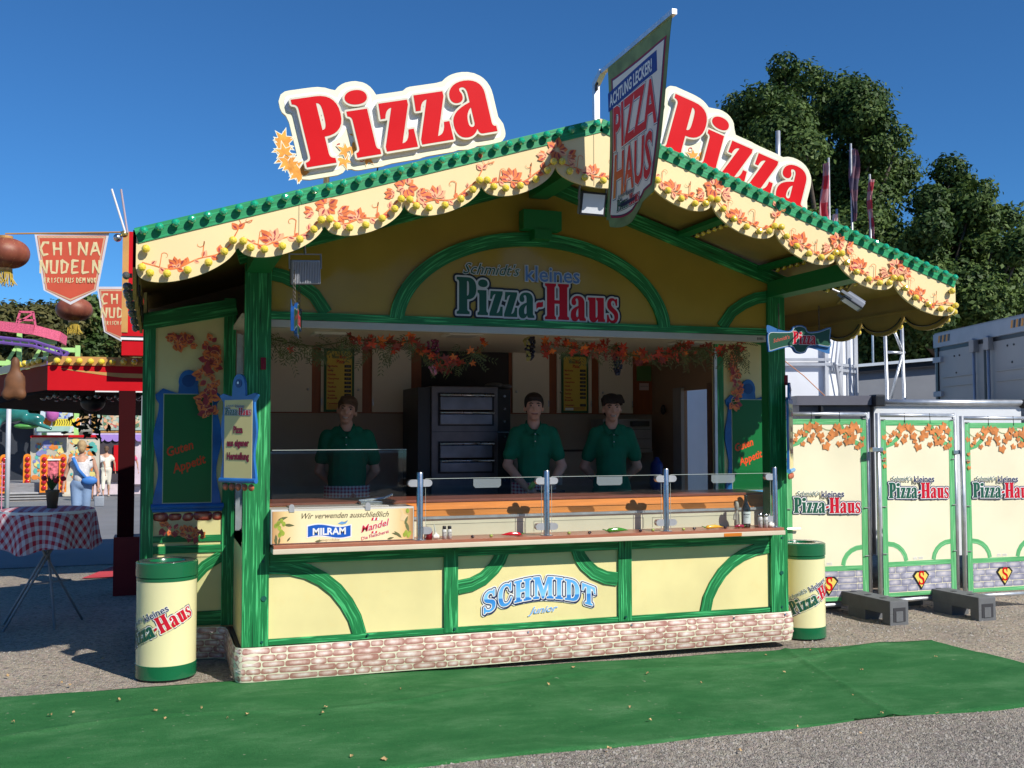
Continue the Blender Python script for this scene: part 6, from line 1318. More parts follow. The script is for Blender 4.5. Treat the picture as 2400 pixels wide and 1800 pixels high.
# ================================================================ MOBILE FENCE ON THE RIGHT
def clampc(v, a, b_): return max(a, min(b_, v))
def fence_panel(x0, x1, y0, y1, zb, zt, label, handle=False, mirror=False):
    t = empty('mobile_fence', ((x0+x1)/2, (y0+y1)/2, zb), label, 'fence panel', 'printed mobile fence panels right of the stall')
    L = sqrt((x1-x0)**2+(y1-y0)**2); ux = Vector(((x1-x0)/L, (y1-y0)/L, 0)); nrm = Vector((ux.y, -ux.x, 0)); P = frame((x0, y0, zb), ux, (0, 0, 1), nrm); H = zt-zb
    for u in (.0, L): B().tube([P(u, -.10, 0), P(u, H, 0)], .021, 12).out('frame_tube', ALU, t, smooth=True)
    for z in (.0, H-.02): B().tube([P(0, z, 0), P(L, z, 0)], .019, 12).out('frame_tube', ALU, t, smooth=True)
    m = .024; V = []; F = []; nu_, nv_ = 26, 40
    def CL(u, z, d=0):
        a = u/L; w_ = .006*sin(a*5+z*3+x0)*sin(pi*a)+.0016*sin(z*9+a*4+x0*3)*sin(pi*a); return P(u, z, .012+w_+d)
    for j in range(nv_+1):
        for i in range(nu_+1): V.append(CL(m+(L-2*m)*i/nu_, .035+(H-.10)*j/nv_))
    cl = obj('banner_sheet', V, [(j*(nu_+1)+i, j*(nu_+1)+i+1, (j+1)*(nu_+1)+i+1, (j+1)*(nu_+1)+i) for j in range(nv_) for i in range(nu_)], mat('banner_cream_pvc', (.82, .76, .54), .5, var=.05, vs=2), t, smooth=True)
    a0, a1, z0, z1 = m, L-m, .035, H-.065
    def pk(path, w_, off=.002, nm='printed_beam'):
        q = []
        for k in range(len(path)-1):
            for i in range(6): f = i/6; q.append((path[k][0]*(1-f)+path[k+1][0]*f, path[k][1]*(1-f)+path[k+1][1]*f))
        q.append(path[-1]); B().plank(q, w_, CL, t=.0012, off=off).out(nm, GREENP, cl)
    pk([(a0+.03, z0+.0), (a0+.03, z1)], .058); pk([(a1-.03, z0), (a1-.03, z1)], .058)
    pk([(a0+.06, z1-.025), (a1-.06, z1-.025)], .05); pk([(a0+.06, z0+.30), (a1-.06, z0+.30)], .045); pk([(a0+.06, z0+.02), (a1-.06, z0+.02)], .035)
    pk(arc((a0+.06, z0+.31), .20, .18, 90, 5, 5), .045, .001); pk(arc((a1-.06, z0+.31), .20, .18, 90, 175, 5), .045, .001)
    pk([(a0+.06, z1-.24), (a0+.13, z1-.22), (a0+.20, z1-.16), (a0+.245, z1-.07)], .04, .001); pk([(a1-.06, z1-.24), (a1-.15, z1-.20), (a1-.23, z1-.12), (a1-.265, z1-.05)], .04, .001)
    bricks(cl, a0+.06, a1-.06, z0+.042, z0+.275, 4, .16, CL, BRICKG, .006, .3, bulge=.0012, rnd=.12)
    # ivy
    rr = random.Random(int(x0*100)); b = B(); pts = [(a0+.02+(L-2*m-.04)*i/16, z1-.075-.03*sin(i*.9)-(.02*i if i < 3 else 0)) for i in range(17)]; ribbon(b, pts, .005, CL, .0040, 1, False); k = 0
    for f, dz, s in ((.02, -.06, .028), (.07, -.12, .02), (.12, -.05, .022), (.17, -.02, .03), (.20, -.13, .026), (.27, .03, .05), (.33, -.05, .026), (.40, .02, .045), (.45, -.10, .026), (.50, -.15, .042), (.60, -.03, .048), (.67, -.13, .03), (.74, -.06, .026), (.80, .0, .05), (.86, .04, .045), (.86, -.06, .035), (.93, .0, .035), (.90, -.16, .028), (.97, -.08, .026), (.23, -.04, .030), (.30, -.09, .034), (.36, .04, .036), (.43, -.05, .038), (.55, -.07, .034), (.64, .03, .038), (.70, -.01, .034), (.77, -.11, .036), (.83, -.10, .04), (.95, -.14, .032), (.10, -.09, .024), (.01, -.27, .022), (.02, -.33, .022), (.015, -.20, .02)):
        c = (a0+.02+(L-2*m-.04)*f, z1-.095+dz); a = -1.57+rr.uniform(-.7, .7); k += 1
        fan(b, maple(c, s*1.35, a, 4, .62), c, CL, .0050+.0002*k, 0)
    b.out('ivy_print', [mat('ivy_orange', (.62, .22, .06), .5, var=.3, vs=20), mat('ivy_stem', (.25, .3, .1), .5)], cl)
    lz = .98 if mirror else .92
    if handle: lz = .80
    logo('shop_logo', lambda x, z, d=0: P(x, z, .020+d), .0, (L-.19)/LWID*1.0, cl, L/2+(.0), H*.545 if not handle else H*.48, .0, dark=NAVY, st=.0022)
    tline('lettering', 'EST. 2015', .032, CL, .003, WHITE, cl, L/2-.02, z0+.335, bold=.03, sx=.9)
    # diamond S emblem
    c = (L/2, z0+.155); s = .088
    def dia(k): return [(c[0]-s*.62*k, c[1]+s*.75*k), (c[0]+s*.62*k, c[1]+s*.75*k), (c[0]+s*1.0*k, c[1]+s*.35*k), (c[0], c[1]-s*1.05*k), (c[0]-s*1.0*k, c[1]+s*.35*k)]
    em = B().prism(dia(1.1), CL, .002, .0080).out('emblem', BLACK, cl); B().prism(dia(.88), CL, .0080, .0100).out('emblem_face', mat('emblem_yellow', (.80, .62, .12), .5), em)
    V2, F2 = fill(gpath(GL['S2'][1])); b = B(); put(b, V2, F2, CL, .0120, 0, .115, .12, c[0]-.037, c[1]-.052); b.out('emblem_letter', REDL, em)
    for u in (.02, L-.02):
        for z in (H*.25, H*.5, H*.75, H-.06, .05): B().tube([P(u, z, .02), P(u+(.045 if u < .1 else -.045), z, .028)], .004, 6).out('cable_tie', mat('tie_grey', (.3, .3, .3), .5), t)
    for f in (.33, .66): B().tube([P(L*f, H-.0, .015), P(L*f, H-.09, .022)], .003, 5).out('cable_tie', BLACK, t)
    if handle:
        h = B(); h.tube([P(.0, H*.40, .04), P(.14, H*.40, .05)], .010, 8); h.box(*[c_ for c_ in (x0-.015, x0+.015, y0-.04, y0-.01, zb+H*.34, zb+H*.44)]); h.out('door_handle', STEEL, t, smooth=False)
    return t
GZ = G(6, 1)
fence_panel(4.90, 5.765, 1.24, 1.14, .02, 1.80, 'first printed fence panel beside the stall, with a door handle, partly behind the bin', True)
fence_panel(5.815, 6.70, 1.06, 1.06, .05, 1.79, 'second printed fence panel, fully visible between two ballast blocks')
fence_panel(6.75, 7.64, 1.02, .98, .05, 1.765, 'third printed fence panel at the right edge of the photo')
for x, z in ((5.79, 1.45), (6.72, 1.42)):
    b = B(); b.bbox(x-.06, x+.06, 1.03, 1.08, z-.02, z+.02, .005); tag(b.out('fence_clamp', STEEL), 'steel clamp joining the %s fence panels near the top' % ('first and second' if x < 6 else 'second and third'), 'clamp', 'fence clamps')
def ballast(x, y, label):
    t = empty('ballast_block', (x, y, G(x, y)), label, 'ballast block', 'grey ballast blocks under the fence'); z = .0; b = B()
    b.bbox(-.10, .10, 0, 1.0, .09, .21, .012); t2 = b.out('body', RUBBER, t, local=True)
    for a, c_ in ((0, .10), (.32, .55), (.90, 1.0)): B().bbox(-.10, .10, a, c_, -.02, .095, .006).out('foot', RUBBER, t, local=True)
    f = B(); f.box(-.065, .065, -.004, .002, .03, .15); f.out('grip_recess', mat('dark_recess_rubber', (.04, .04, .045), .8), t, local=True)
    f = B(); f.bbox(-.04, .035, -.008, .0, .03, .12, .004); f.out('grip_plate', RUBBER, t, local=True)
    for k in range(3): B().box(-.05, .0, .15+.2*k, .19+.2*k, .209, .213).out('slot', mat('dark_recess_rubber', (.04, .04, .045), .8), t, local=True)
    t.rotation_euler = (0, 0, radians(2)); return t
ballast(5.58, .52, 'grey rubber ballast block under the joint of the first and second fence panels')
ballast(6.50, .48, 'grey rubber ballast block under the joint of the second and third fence panels')
# ================================================================ RIGHT BACKGROUND
def vtx_box(P8): return P8, [(0, 3, 2, 1), (4, 5, 6, 7), (0, 1, 5, 4), (1, 2, 6, 5), (2, 3, 7, 6), (3, 0, 4, 7)]
LOCKU = (1.25, 1.63)
# big grey container with door bars, facing the camera obliquely
t = empty('shipping_container', (11.5, 3.2, G(11, 3)), 'tall grey container with vertical lock bars and warning stripes, at the right edge', 'container')
A_, B_ = Vector((9.468, 4.465, 0)), Vector((8.56, 1.66, 0)); L = (B_-A_).length; ux = (B_-A_).normalized(); nr = Vector((ux.y, -ux.x, 0)); zb = G(9, 4); HH = 2.95; PC = frame((A_.x, A_.y, 0), ux, (0, 0, 1), nr)
CG = mat('container_grey', (.33, .32, .31), .5, var=.08, vs=1.5, dirt=.15, dcol=(.18, .17, .16))
back = Vector((ux.y, -ux.x, 0))*-2.4; V = [A_+Vector((0, 0, zb)), B_+Vector((0, 0, zb)), B_+back+Vector((0, 0, zb)), A_+back+Vector((0, 0, zb))]; V += [v+Vector((0, 0, HH-zb)) for v in V]
obj('body', *vtx_box(V), CG, t)
b = B(); b.plank([(0, HH-.11), (L, HH-.11)], .18, PC, t=.02); b.out('top_rail', mat('rail_grey', (.36, .38, .41), .5), t)
B().plank([(0, HH-.23), (L, HH-.23)], .05, PC, t=.004).out('shadow_gap', BLACK, t); B().plank([(.10, zb), (.10, HH-.2)], .06, PC, t=.02).out('corner_post', BLACK, t)
for u in LOCKU: B().tube([PC(u, zb+.1, .05), PC(u, HH-.18, .05)], .018, 8).out('lock_bar', mat('lock_bar', (.32, .35, .42), .4, .4), t, smooth=True); B().bbox(*(lambda p: (p[0]-.04, p[0]+.04, p[1]-.04, p[1]+.04, HH-.35, HH-.2))(PC(u, 0, .05))).out('bar_guide', CG, t)
B().plank([(1.44, zb), (1.44, HH-.25)], .05, PC, t=.006).out('door_gap', BLACK, t)
for z in (2.22, 2.34): B().plank([(.22, z), (1.18, z)], .02, PC, t=.02).out('door_rib', CG, t); B().plank([(1.72, z), (2.8, z)], .02, PC, t=.02).out('door_rib', CG, t)
for z in (2.58, 2.12): B().plank([(.02, z), (.26, z)], .07, PC, t=.04).out('hinge', mat('rail_grey', (.36, .38, .41), .5), t)
for u0 in (.16, 2.12):
    for k in range(6): B().prism([(u0+k*.06, HH-.14), (u0+k*.06+.04, HH-.14), (u0+k*.06+.06, HH-.05), (u0+k*.06+.02, HH-.05)], PC, .02, .024, m=0).out('warning_stripe', mat('stripe_orange', (.75, .30, .03), .5) if k % 2 == 0 else BLACK, t)
for u, z in ((.6, 2.6), (.75, 2.6), (.65, 2.38), (2.0, 2.62), (2.15, 2.62), (2.1, 2.42)): B().prism(ngon((u, z), .012, 8), PC, 0, .01).out('rivet', BLACK, t)
# grey tarpaulin store behind
t = empty('tarpaulin_store', (12, 8, G(11, 8)), 'long grey tarpaulin sided store with a dark roof edge, left of the big container', 'store')
V = [Vector((10.3, 8.6, -.2)), Vector((13.2, 7.4, -.2)), Vector((14.2, 10, -.2)), Vector((11.3, 11.2, -.2))]; V += [Vector((v.x, v.y, 2.62+.085*(v.x-10.3))) for v in V]
obj('side', *vtx_box(V), mat('grey_tarp', (.20, .21, .23), .6, var=.12, vs=1.2, bump=.4, bs=3), t)
B().beam((10.25, 8.55, 2.62), (13.25, 7.3, 2.88), .08, .10).out('roof_edge', BLACK, t); B().beam((10.25, 8.5, 2.70), (13.25, 7.25, 2.96), .12, .05).out('roof_sheet', mat('pale_sheet', (.55, .6, .65), .4), t)
# white tent with aluminium frame
t = empty('white_tent', (7.3, 4.6, G(7, 4)), 'bright white walled marquee with aluminium frame behind the fence', 'tent')
WT = mat('white_tent_wall', (.80, .82, .86), .5, var=.02)
P1, P2, P3 = Vector((6.5, 4.35, 0)), Vector((7.45, 4.02, 0)), Vector((8.15, 4.45, 0)); Q1 = Vector((6.0, 6.5, 0))
def wall(a, c, z0, z1, m, nm, par, th=.03):
    d = (c-a).normalized(); n_ = Vector((-d.y, d.x, 0))*th; V = [a, c, c+n_, a+n_]; V = [v+Vector((0, 0, z0)) for v in V]+[v+Vector((0, 0, z1)) for v in V]; return obj(nm, *vtx_box(V), m, par)
wall(P1-(P2-P1), P2, -.1, 3.2, WT, 'tent_wall', t); wall(P2, P3, -.1, 3.15, WT, 'tent_wall', t)
AF = mat('tent_frame_alu', (.48, .50, .54), .5, .3)
for p in (P1-(P2-P1)*.3, P1+(P2-P1)*.35, P2-(P2-P1).normalized()*.06, P2+(P3-P2)*.38, P2+(P3-P2)*.7, P3):
    n_ = Vector((-.3, -1, 0)).normalized()*.04; B().beam(p+n_+Vector((0, 0, -.1)), p+n_+Vector((0, 0, 3.2)), .05, .03).out('frame_post', AF, t)
for a, c, z in ((P1-(P2-P1), P2, 2.52), (P1-(P2-P1), P2, 2.46), (P2, P3, 2.47), (P2, P3, 2.40)):
    n_ = Vector((-.3, -1, 0)).normalized()*.05; B().beam(a+n_+Vector((0, 0, z)), c+n_+Vector((0, 0, z)), .02, .035).out('frame_rail', AF, t)
n_ = Vector((-.1, -1, 0)).normalized()*.07
B().beam(P2+n_+Vector((0.05, 0, 2.45)), P2+(P3-P2)*.55+n_+Vector((0, 0, 1.5)), .03, .035).out('brace', AF, t); B().beam(P2+n_+Vector((.05, 0, 2.45)), P2+(P3-P2)*.35+n_+Vector((0, 0, 3.1)), .03, .035).out('brace', AF, t)
B().tube([(6.5, 3.9, 2.62), (6.95, 3.85, 2.3), (7.4, 3.8, 1.9)], .006, 5).out('guy_rope', mat('orange_rope', (.6, .25, .12), .7), t)
# truss tower
t = empty('truss_mast', (8.45, 3.85, G(8, 4)), 'aluminium lattice mast standing right of the white tent', 'mast')
for x in (8.22, 8.48): B().tube([(x, 3.85, -.1), (x-.06, 3.85, 2.95)], .022, 8).out('upright', ALU, t, smooth=True)
for z in (.9, 1.95, 2.62): B().tube([(8.20, 3.85, z), (8.46, 3.85, z)], .018, 8).out('rung', ALU, t, smooth=True)
B().tube([(8.21, 3.85, 1.97), (8.42, 3.85, 2.60)], .018, 8).out('diagonal', ALU, t, smooth=True); B().tube([(8.42, 3.85, 2.63), (8.28, 3.85, 2.95)], .018, 8).out('diagonal', ALU, t, smooth=True)
# trailers behind the fence
t = empty('box_trailer', (6.3, 2.6, G(6, 2)), 'dark grey box trailer with a black roof lid, behind the first fence panel', 'trailer')
V = [Vector((5.95, 2.50, .3)), Vector((6.66, 2.24, .3)), Vector((7.1, 3.6, .3)), Vector((6.4, 3.9, .3))]; V += [v+Vector((0, 0, 1.62)) for v in V]; V = [v if i < 4 else Vector((v.x, v.y, 1.90)) for i, v in enumerate(V)]
obj('body', *vtx_box(V), mat('trailer_dark', (.09, .09, .11), .4), t); 
V = [Vector((5.90, 2.46, 1.90)), Vector((6.70, 2.17, 1.90)), Vector((7.15, 3.65, 1.90)), Vector((6.36, 3.95, 1.90))]; V += [Vector((v.x, v.y, 2.0)) for v in V]; obj('lid', *vtx_box(V), mat('lid_dark_grey', (.15, .15, .18), .35), t)
B().bbox(6.64, 6.76, 2.12, 2.24, 1.88, 2.01, .02).out('corner_cap', BLACK, t); B().bbox(6.14, 6.17, 2.38, 2.43, 1.78, 1.97, .004).out('latch', BLACK, t)
t = empty('white_trailer', (7.5, 2.4, G(7, 2)), 'long white and silver trailer top showing above the fence panels', 'trailer')
V = [Vector((6.72, 2.26, .3)), Vector((8.22, 1.76, .3)), Vector((8.7, 3.2, .3)), Vector((7.2, 3.7, .3))]; V += [Vector((v.x, v.y, 1.93)) for v in V]; obj('body', *vtx_box(V), mat('trailer_white', (.80, .83, .86), .25, var=.03), t)
B().tube([(6.72, 2.25, 1.93), (8.22, 1.75, 1.92)], .035, 10).out('roof_rail', ALU, t, smooth=True); B().sph((8.24, 1.75, 1.91), .05, 10, 8).out('corner_cap', BLACK, t, smooth=True)
tline('lettering', '8', .10, frame((6.74, 2.24, 0), (.95, -.3, 0), (0, 0, 1), (-.3, -.95, 0)), .004, NAVY, t, .05, 1.35)
# flags behind the roof
t0 = None
for i, (x, y, z0, z1, lab, c1) in enumerate(((12.91, 11.46, 4.2, 7.45, 'left flag pole with a furled red and white flag', 1), (13.35, 11.29, 4.2, 7.75, 'tallest flag pole with a limp dark patterned flag', 2), (13.20, 11.6, 4.2, 6.4, 'short bare flag pole between two taller ones', 0), (13.75, 11.2, 4.2, 7.1, 'right flag pole with a twisted red and white flag', 3))):
    t = empty('flag_pole', (x, y, z0), lab, 'flag pole', 'flag poles behind the right roof slope'); B().tube([(x, y, G(10, 10)), (x, y, z1)], .022, 8).out('pole', ALU, t, smooth=True)
    V = []; n1, n2 = 8, 30; zt = z1-.12
    for j in range(n2+1):
        f = j/n2; wd = (.16+.12*sin(f*3.1+i))*(.5+f*.6) if c1 else .10
        for k in range(n1+1): g = k/n1; V.append((x-.02+(wd*g if i in (1, 3) else -wd*g)+.03*sin(f*7+i), y+.08*sin(g*9+f*4+i), zt-f*(1.55 if c1 else 1.0)))
    if c1 != 0 or i == 2: obj('flag', V, [(j*(n1+1)+k, j*(n1+1)+k+1, (j+1)*(n1+1)+k+1, (j+1)*(n1+1)+k) for j in range(n2) for k in range(n1)], gingham('flag_cloth_%s' % 'abcd'[i], (.55, .42, .42) if i != 1 else (.25, .10, .12), (.42, .04, .06) if i != 1 else (.08, .06, .10), 1.7+.3*i), t, smooth=True)
# ---------------- trees
def leafmat(name, c1, c2, c3):
    m = bpy.data.materials.new(name); m.use_nodes = True; n, l = N(m); b = n['Principled BSDF']; b.inputs['Roughness'].default_value = .6; b.inputs['Specular IOR Level'].default_value = .3
    at = n.new('ShaderNodeAttribute'); at.attribute_name = 'tone'; r = ramp(n, [(0, c1), (.5, c2), (1, c3)]); l.new(at.outputs['Fac'], r.inputs[0]); l.new(r.outputs[0], b.inputs['Base Color'])
    tr = n.new('ShaderNodeBsdfTranslucent'); l.new(r.outputs[0], tr.inputs[0]); mx = n.new('ShaderNodeMixShader'); mx.inputs[0].default_value = .22; o = n['Material Output']; l.new(b.outputs[0], mx.inputs[1]); l.new(tr.outputs[0], mx.inputs[2]); l.new(mx.outputs[0], o.inputs[0]); return m
OAK = leafmat('oak_leaf', (.028, .060, .012), (.058, .105, .022), (.13, .19, .045)); OLV = leafmat('olive_autumn_leaf', (.05, .055, .012), (.10, .10, .03), (.17, .15, .05))
BARK = mat('tree_bark', (.09, .07, .055), .9, var=.3, vs=4, bump=.6, bs=14)
def crown(name, clumps, nleaf, size, m, parent, seed, gap=.35):
    rg = np.random.RandomState(seed); C_ = np.array([c[:3] for c in clumps]); R_ = np.array([c[3] for c in clumps]); w_ = R_**2; w_ = w_/w_.sum()
    idx = rg.choice(len(clumps), nleaf, p=w_); d = rg.normal(size=(nleaf, 3)); d /= np.linalg.norm(d, axis=1)[:, None]; rad = R_[idx]*(1-.45*rg.rand(nleaf)**1.6)
    # break up into twigs: modulate radius by noise of direction
    ph = np.sin(d[:, 0]*9+idx*1.7)*np.sin(d[:, 1]*8+idx*2.3)*np.sin(d[:, 2]*10+idx); rad *= 1+.28*ph
    rad *= np.where(rg.rand(nleaf) < .16, 1+.35*rg.rand(nleaf), 1); P_ = C_[idx]+d*rad[:, None]*np.array([1, 1, .85])
    keep = (np.sin(P_[:, 0]*2.1+seed)+np.sin(P_[:, 1]*1.9)+np.sin(P_[:, 2]*2.3+1)) > -2.2+gap; P_ = P_[keep]; d = d[keep]; n_ = len(P_); idx = idx[keep]
    nr = d+rg.normal(size=(n_, 3))*.55+np.array([0, 0, .35]); nr /= np.linalg.norm(nr, axis=1)[:, None]; u = np.cross(nr, rg.normal(size=(n_, 3))); u /= np.linalg.norm(u, axis=1)[:, None]; v = np.cross(nr, u); s = size*(.6+.8*rg.rand(n_))[:, None]
    V = np.stack([P_-u*s, P_-v*s*.55+nr*s*.15, P_+u*s, P_+v*s*.55+nr*s*.15], 1).reshape(-1, 3); F = np.arange(n_*4).reshape(-1, 4)
    me = bpy.data.meshes.new(name); me.vertices.add(len(V)); me.vertices.foreach_set('co', V.ravel()); me.loops.add(n_*4); me.loops.foreach_set('vertex_index', F.ravel().astype(np.int32)); me.polygons.add(n_); me.polygons.foreach_set('loop_start', np.arange(0, n_*4, 4, dtype=np.int32)); me.polygons.foreach_set('loop_total', np.full(n_, 4, dtype=np.int32)); me.materials.append(m)
    at = me.attributes.new('tone', 'FLOAT', 'FACE'); at.data.foreach_set('value', np.clip(.5+.5*np.sin(idx*2.7)*.5+rg.normal(size=n_)*.22, 0, 1).astype(np.float32)); me.update(calc_edges=True); o = link(name, me, parent); o['kind'] = 'stuff'; return o
def tree(base, clumps, label, m, nleaf, size, seed, tr=.4, group='tall trees beyond the containers'):
    t = empty('broadleaf_tree', base, label, 'tree', group); rr = random.Random(seed); bx, by, bz = base; zc = sum(c[2] for c in clumps)/len(clumps); xc = sum(c[0] for c in clumps)/len(clumps); yc = sum(c[1] for c in clumps)/len(clumps)
    b = B(); pts = [(bx, by, bz), (bx+.1, by, bz+(zc-bz)*.3), ((bx+xc)/2, (by+yc)/2, bz+(zc-bz)*.6), (xc, yc, zc)]; b.tube(pts, [tr, tr*.75, tr*.55, tr*.3], 9); b.out('trunk', BARK, t, smooth=True)
    for c in clumps[::2]: b = B(); s0 = Vector(pts[2]); e = Vector(c[:3]); mid = s0.lerp(e, .5)+Vector((rr.uniform(-.4, .4), rr.uniform(-.4, .4), -.3)); b.tube([s0, mid, e], [tr*.35, tr*.22, tr*.06], 6); b.out('limb', BARK, t, smooth=True)
    crown('crown', clumps, nleaf, size, m, t, seed); return t
def clumps_for(pts, y, rr, k=3):
    out = []
    for x, z, r in pts:
        for _ in range(k): out.append((x+rr.uniform(-.5, .5)*r, y+rr.uniform(-1.2, 1.2)*r, z+rr.uniform(-.4, .4)*r, r*rr.uniform(.55, .85)))
    return out
rr = random.Random(5)
CD = Vector(mw.col[3][:3]); FWV = _fw; 
def atD(px, py, D):    # world point used while laying the trees out at their real distance
    d = FWV*1.0+_r2*((px-1200)/2417.7)-_u2*((py-900)/2417.7); return CD+d*D
def trpts(lst, D):
    o = []
    for px, py, r in lst: p = atD(px, py, D+rr.uniform(-2, 2)); o += [(p.x+rr.uniform(-.5, .5)*r, p.y+rr.uniform(-.8, .8)*r, p.z+rr.uniform(-.55, .55)*r, r*rr.uniform(.32, .72)) for _ in range(6)]
    return o
T1 = trpts([(1840, 190, .9), (1850, 250, 1.3), (1790, 300, 1.5), (1750, 270, 1.0), (1900, 270, 1.3), (1960, 210, 1.1), (1975, 300, 1.6), (2040, 250, .9), (2045, 330, 1.1), (1830, 380, 1.8), (1930, 400, 2.0), (2030, 420, 1.8), (2080, 430, .8), (1780, 420, 1.6), (1870, 500, 2.0), (1970, 520, 2.0), (2070, 510, 1.7), (1990, 620, 2.0), (2060, 640, 1.8), (1900, 620, 2.0), (2050, 760, 2.0), (1960, 760, 2.2), (2120, 820, 2.0)], 37)
tree((23.3, 28.2, -.6), T1, 'large dark oak rising high behind the right Pizza sign', OAK, 170000, .085, 11, .5)
T2 = trpts([(2235, 430, .9), (2215, 490, .9), (2260, 500, 1.2), (2175, 560, .9), (2310, 540, 1.0), (2220, 600, 1.7), (2300, 620, 1.3), (2350, 590, .8), (2170, 700, 1.7), (2260, 690, 1.6), (2330, 690, 1.0), (2370, 740, 1.0), (2200, 800, 1.8), (2120, 700, 1.5), (2400, 780, 1.2), (2300, 780, 1.4)], 34)
tree((24.6, 21.8, -.6), T2, 'lower rounded dark oak at the right, partly behind the grey container', OAK, 110000, .085, 12, .45)
# left background trees
for i, (lst, lab, m) in enumerate((([(70, 790, 1.7), (110, 765, 1.4), (150, 800, 1.6), (100, 850, 2.2)], 'yellowish tree above the green ride frame at the left', OLV), ([(190, 790, 1.8), (215, 755, 1.4), (240, 790, 1.7), (200, 850, 2.4)], 'dark green tree behind the lower lantern', OAK), ([(270, 800, 1.8), (300, 830, 1.8), (260, 860, 2.2), (310, 870, 2.2)], 'olive tree just left of the red pillar', OLV), ([(0, 800, 1.8), (20, 840, 2.0), (50, 870, 2.2), (-40, 830, 2.2)], 'dark tree behind the purple ride track at the left edge', OAK), ([(120, 960, 3), (40, 960, 3), (200, 980, 3), (280, 980, 3)], 'low olive hedge like trees seen under the noodle stall awning', OLV))):
    T = trpts([(a, b_, r*1.15) for a, b_, r in lst], 56+i); c = T[0]; tree((c[0], c[1], -.9), T, lab, m, 26000, .17, 20+i, .35, 'trees far behind the fairground rides')

# ================================================================ CHINA NOODLE STALL (LEFT)
ns = empty('noodle_stall', (-1.6, 5.6, G(0, 5)), 'red noodle stall with gold bulb trim, dark awning and tall red pillar', 'food stall')
yN = 4.42; x0N = -1.60
B().box(x0N, .6, yN, yN+.06, 2.05, 2.305).out('fascia', RED, ns); B().plank([(x0N, 2.35), (-.5, 2.35), (.6, 2.35)], .09, PY(yN), t=.012).out('gold_band', GOLD, ns)
PS = frame((x0N, yN, 0), (-.32, .95, 0), (0, 0, 1), (-.95, -.32, 0)); 
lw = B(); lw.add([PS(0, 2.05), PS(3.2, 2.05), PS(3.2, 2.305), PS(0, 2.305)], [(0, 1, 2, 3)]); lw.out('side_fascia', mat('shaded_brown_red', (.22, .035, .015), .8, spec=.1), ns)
B().add([PS(0, 2.305, .01), PS(3.2, 2.305, .01), PS(3.2, 2.395, .01), PS(0, 2.395, .01)], [(0, 1, 2, 3)]).out('gold_band', GOLD, ns)
swv = [(x0N+.12+i*.1, 2.272-.045*min(1, i*.18)-.03*(i/16)**.5) for i in range(18)]; b = B(); ribbon(b, swv, .045, PY(yN-.001), .002, 0, False); V = b.V; 
for i in range(6): 
    for q in (0, 1): V[2*i+q] = (V[2*i+q][0], V[2*i+q][1], swv[i][1]+(V[2*i+q][2]-swv[i][1])*i/6)
obj('gold_swoosh', V, b.F, GOLD, ns)
B().box(-1.15, .6, yN-.004, yN+.05, 2.035, 2.048).out('white_edge', WHITE, ns)
for i in range(12): putbulb(YBm, (x0N+.09+i*.105, yN-.014, 2.345), ns).scale = (1.5, 1.5, 1.5)
for i in range(6): putbulb(YBm, PS(.12+i*.2, 2.35, .02), ns, rz=-.35-pi/2+.9).scale = (1.5, 1.5, 1.5)
# awning underside
a = [(x0N, yN+.06), (.6, yN+.06), (.6, 9.0), (-1.2, 9.0), (-2.6, 7.4)]
obj('awning', [(x, y, 2.045-max(0, y-5)*.045) for x, y in a]+[(x, y, 2.30) for x, y in a], [tuple(range(5))[::-1], tuple(range(5, 10))]+[(i, (i+1) % 5, 5+(i+1) % 5, 5+i) for i in range(5)], mat('dark_awning', (.012, .009, .009), .9, spec=.05), ns)
for i in range(9):
    for j in range(9):
        x, y = -1.75+i*.2+.1*(j % 2), yN+.35+j*.40
        if x < x0N-.3*(y-yN)+.1: continue
        o = putbulb(CBm, (x, y, 2.045), ns); o.rotation_euler = (pi/2, 0, 0); o.scale = (1.6, 1.3, 1.6)
B().box(-.92, -.76, yN-.02, yN+.14, G(0, 4.4), 2.05).out('post', mat('shade_toned_maroon_post', (.035, .004, .005), .8, spec=.1), ns); B().box(-.95, -.60, yN-.04, yN+.3, G(0, 4.4), .55).out('post_base', mat('dark_red_base', (.20, .01, .015), .4), ns)  # post maroon taken near black, the stall roof's shade is in its colour
B().box(-.70, -.60, yN-.1, yN, G(0, 4.4), 2.0).out('steel_post', GREY, ns)
P = PY(4.14); B().box(-.895, -.40, 4.15, 4.35, 2.40, 3.66).out('pillar', RED, ns); B().box(-.90, -.84, 4.14, 4.16, 2.63, 3.66).out('gold_edge', GOLD, ns); B().box(-.905, -.4, 4.135, 4.15, 2.555, 2.585).out('white_band', WHITE, ns); B().box(-.9, -.4, 4.13, 4.149, 2.585, 2.595).out('dark_line', BLACK, ns)
b = B(); 
for c_, r_, a_ in (((-.78, 2.82), .06, 0), ((-.73, 2.74), .05, 2)): ribbon(b, curl(c_, r_, a_, 1, 14, 5), .03, PY(4.15), .002, 0)
b.out('cloud_print', [mat('gold_print', (.65, .42, .2), .4)], ns)
t = blob('fabric_ornament', [('e', (-1.81, 3.7, 2.08), (.10, .05, .15)), ('e', (-1.81, 3.7, 2.26), (.045, .04, .09)), ('e', (-1.87, 3.7, 1.98), (.06, .05, .06)), ('e', (-1.76, 3.7, 1.98), (.06, .05, .06))], .025, mat('ornament_bronze', (.16, .065, .025), .6, var=.3, vs=9)); tag(t, 'brown lumpy ornament hanging at the left corner of the red awning', 'ornament')
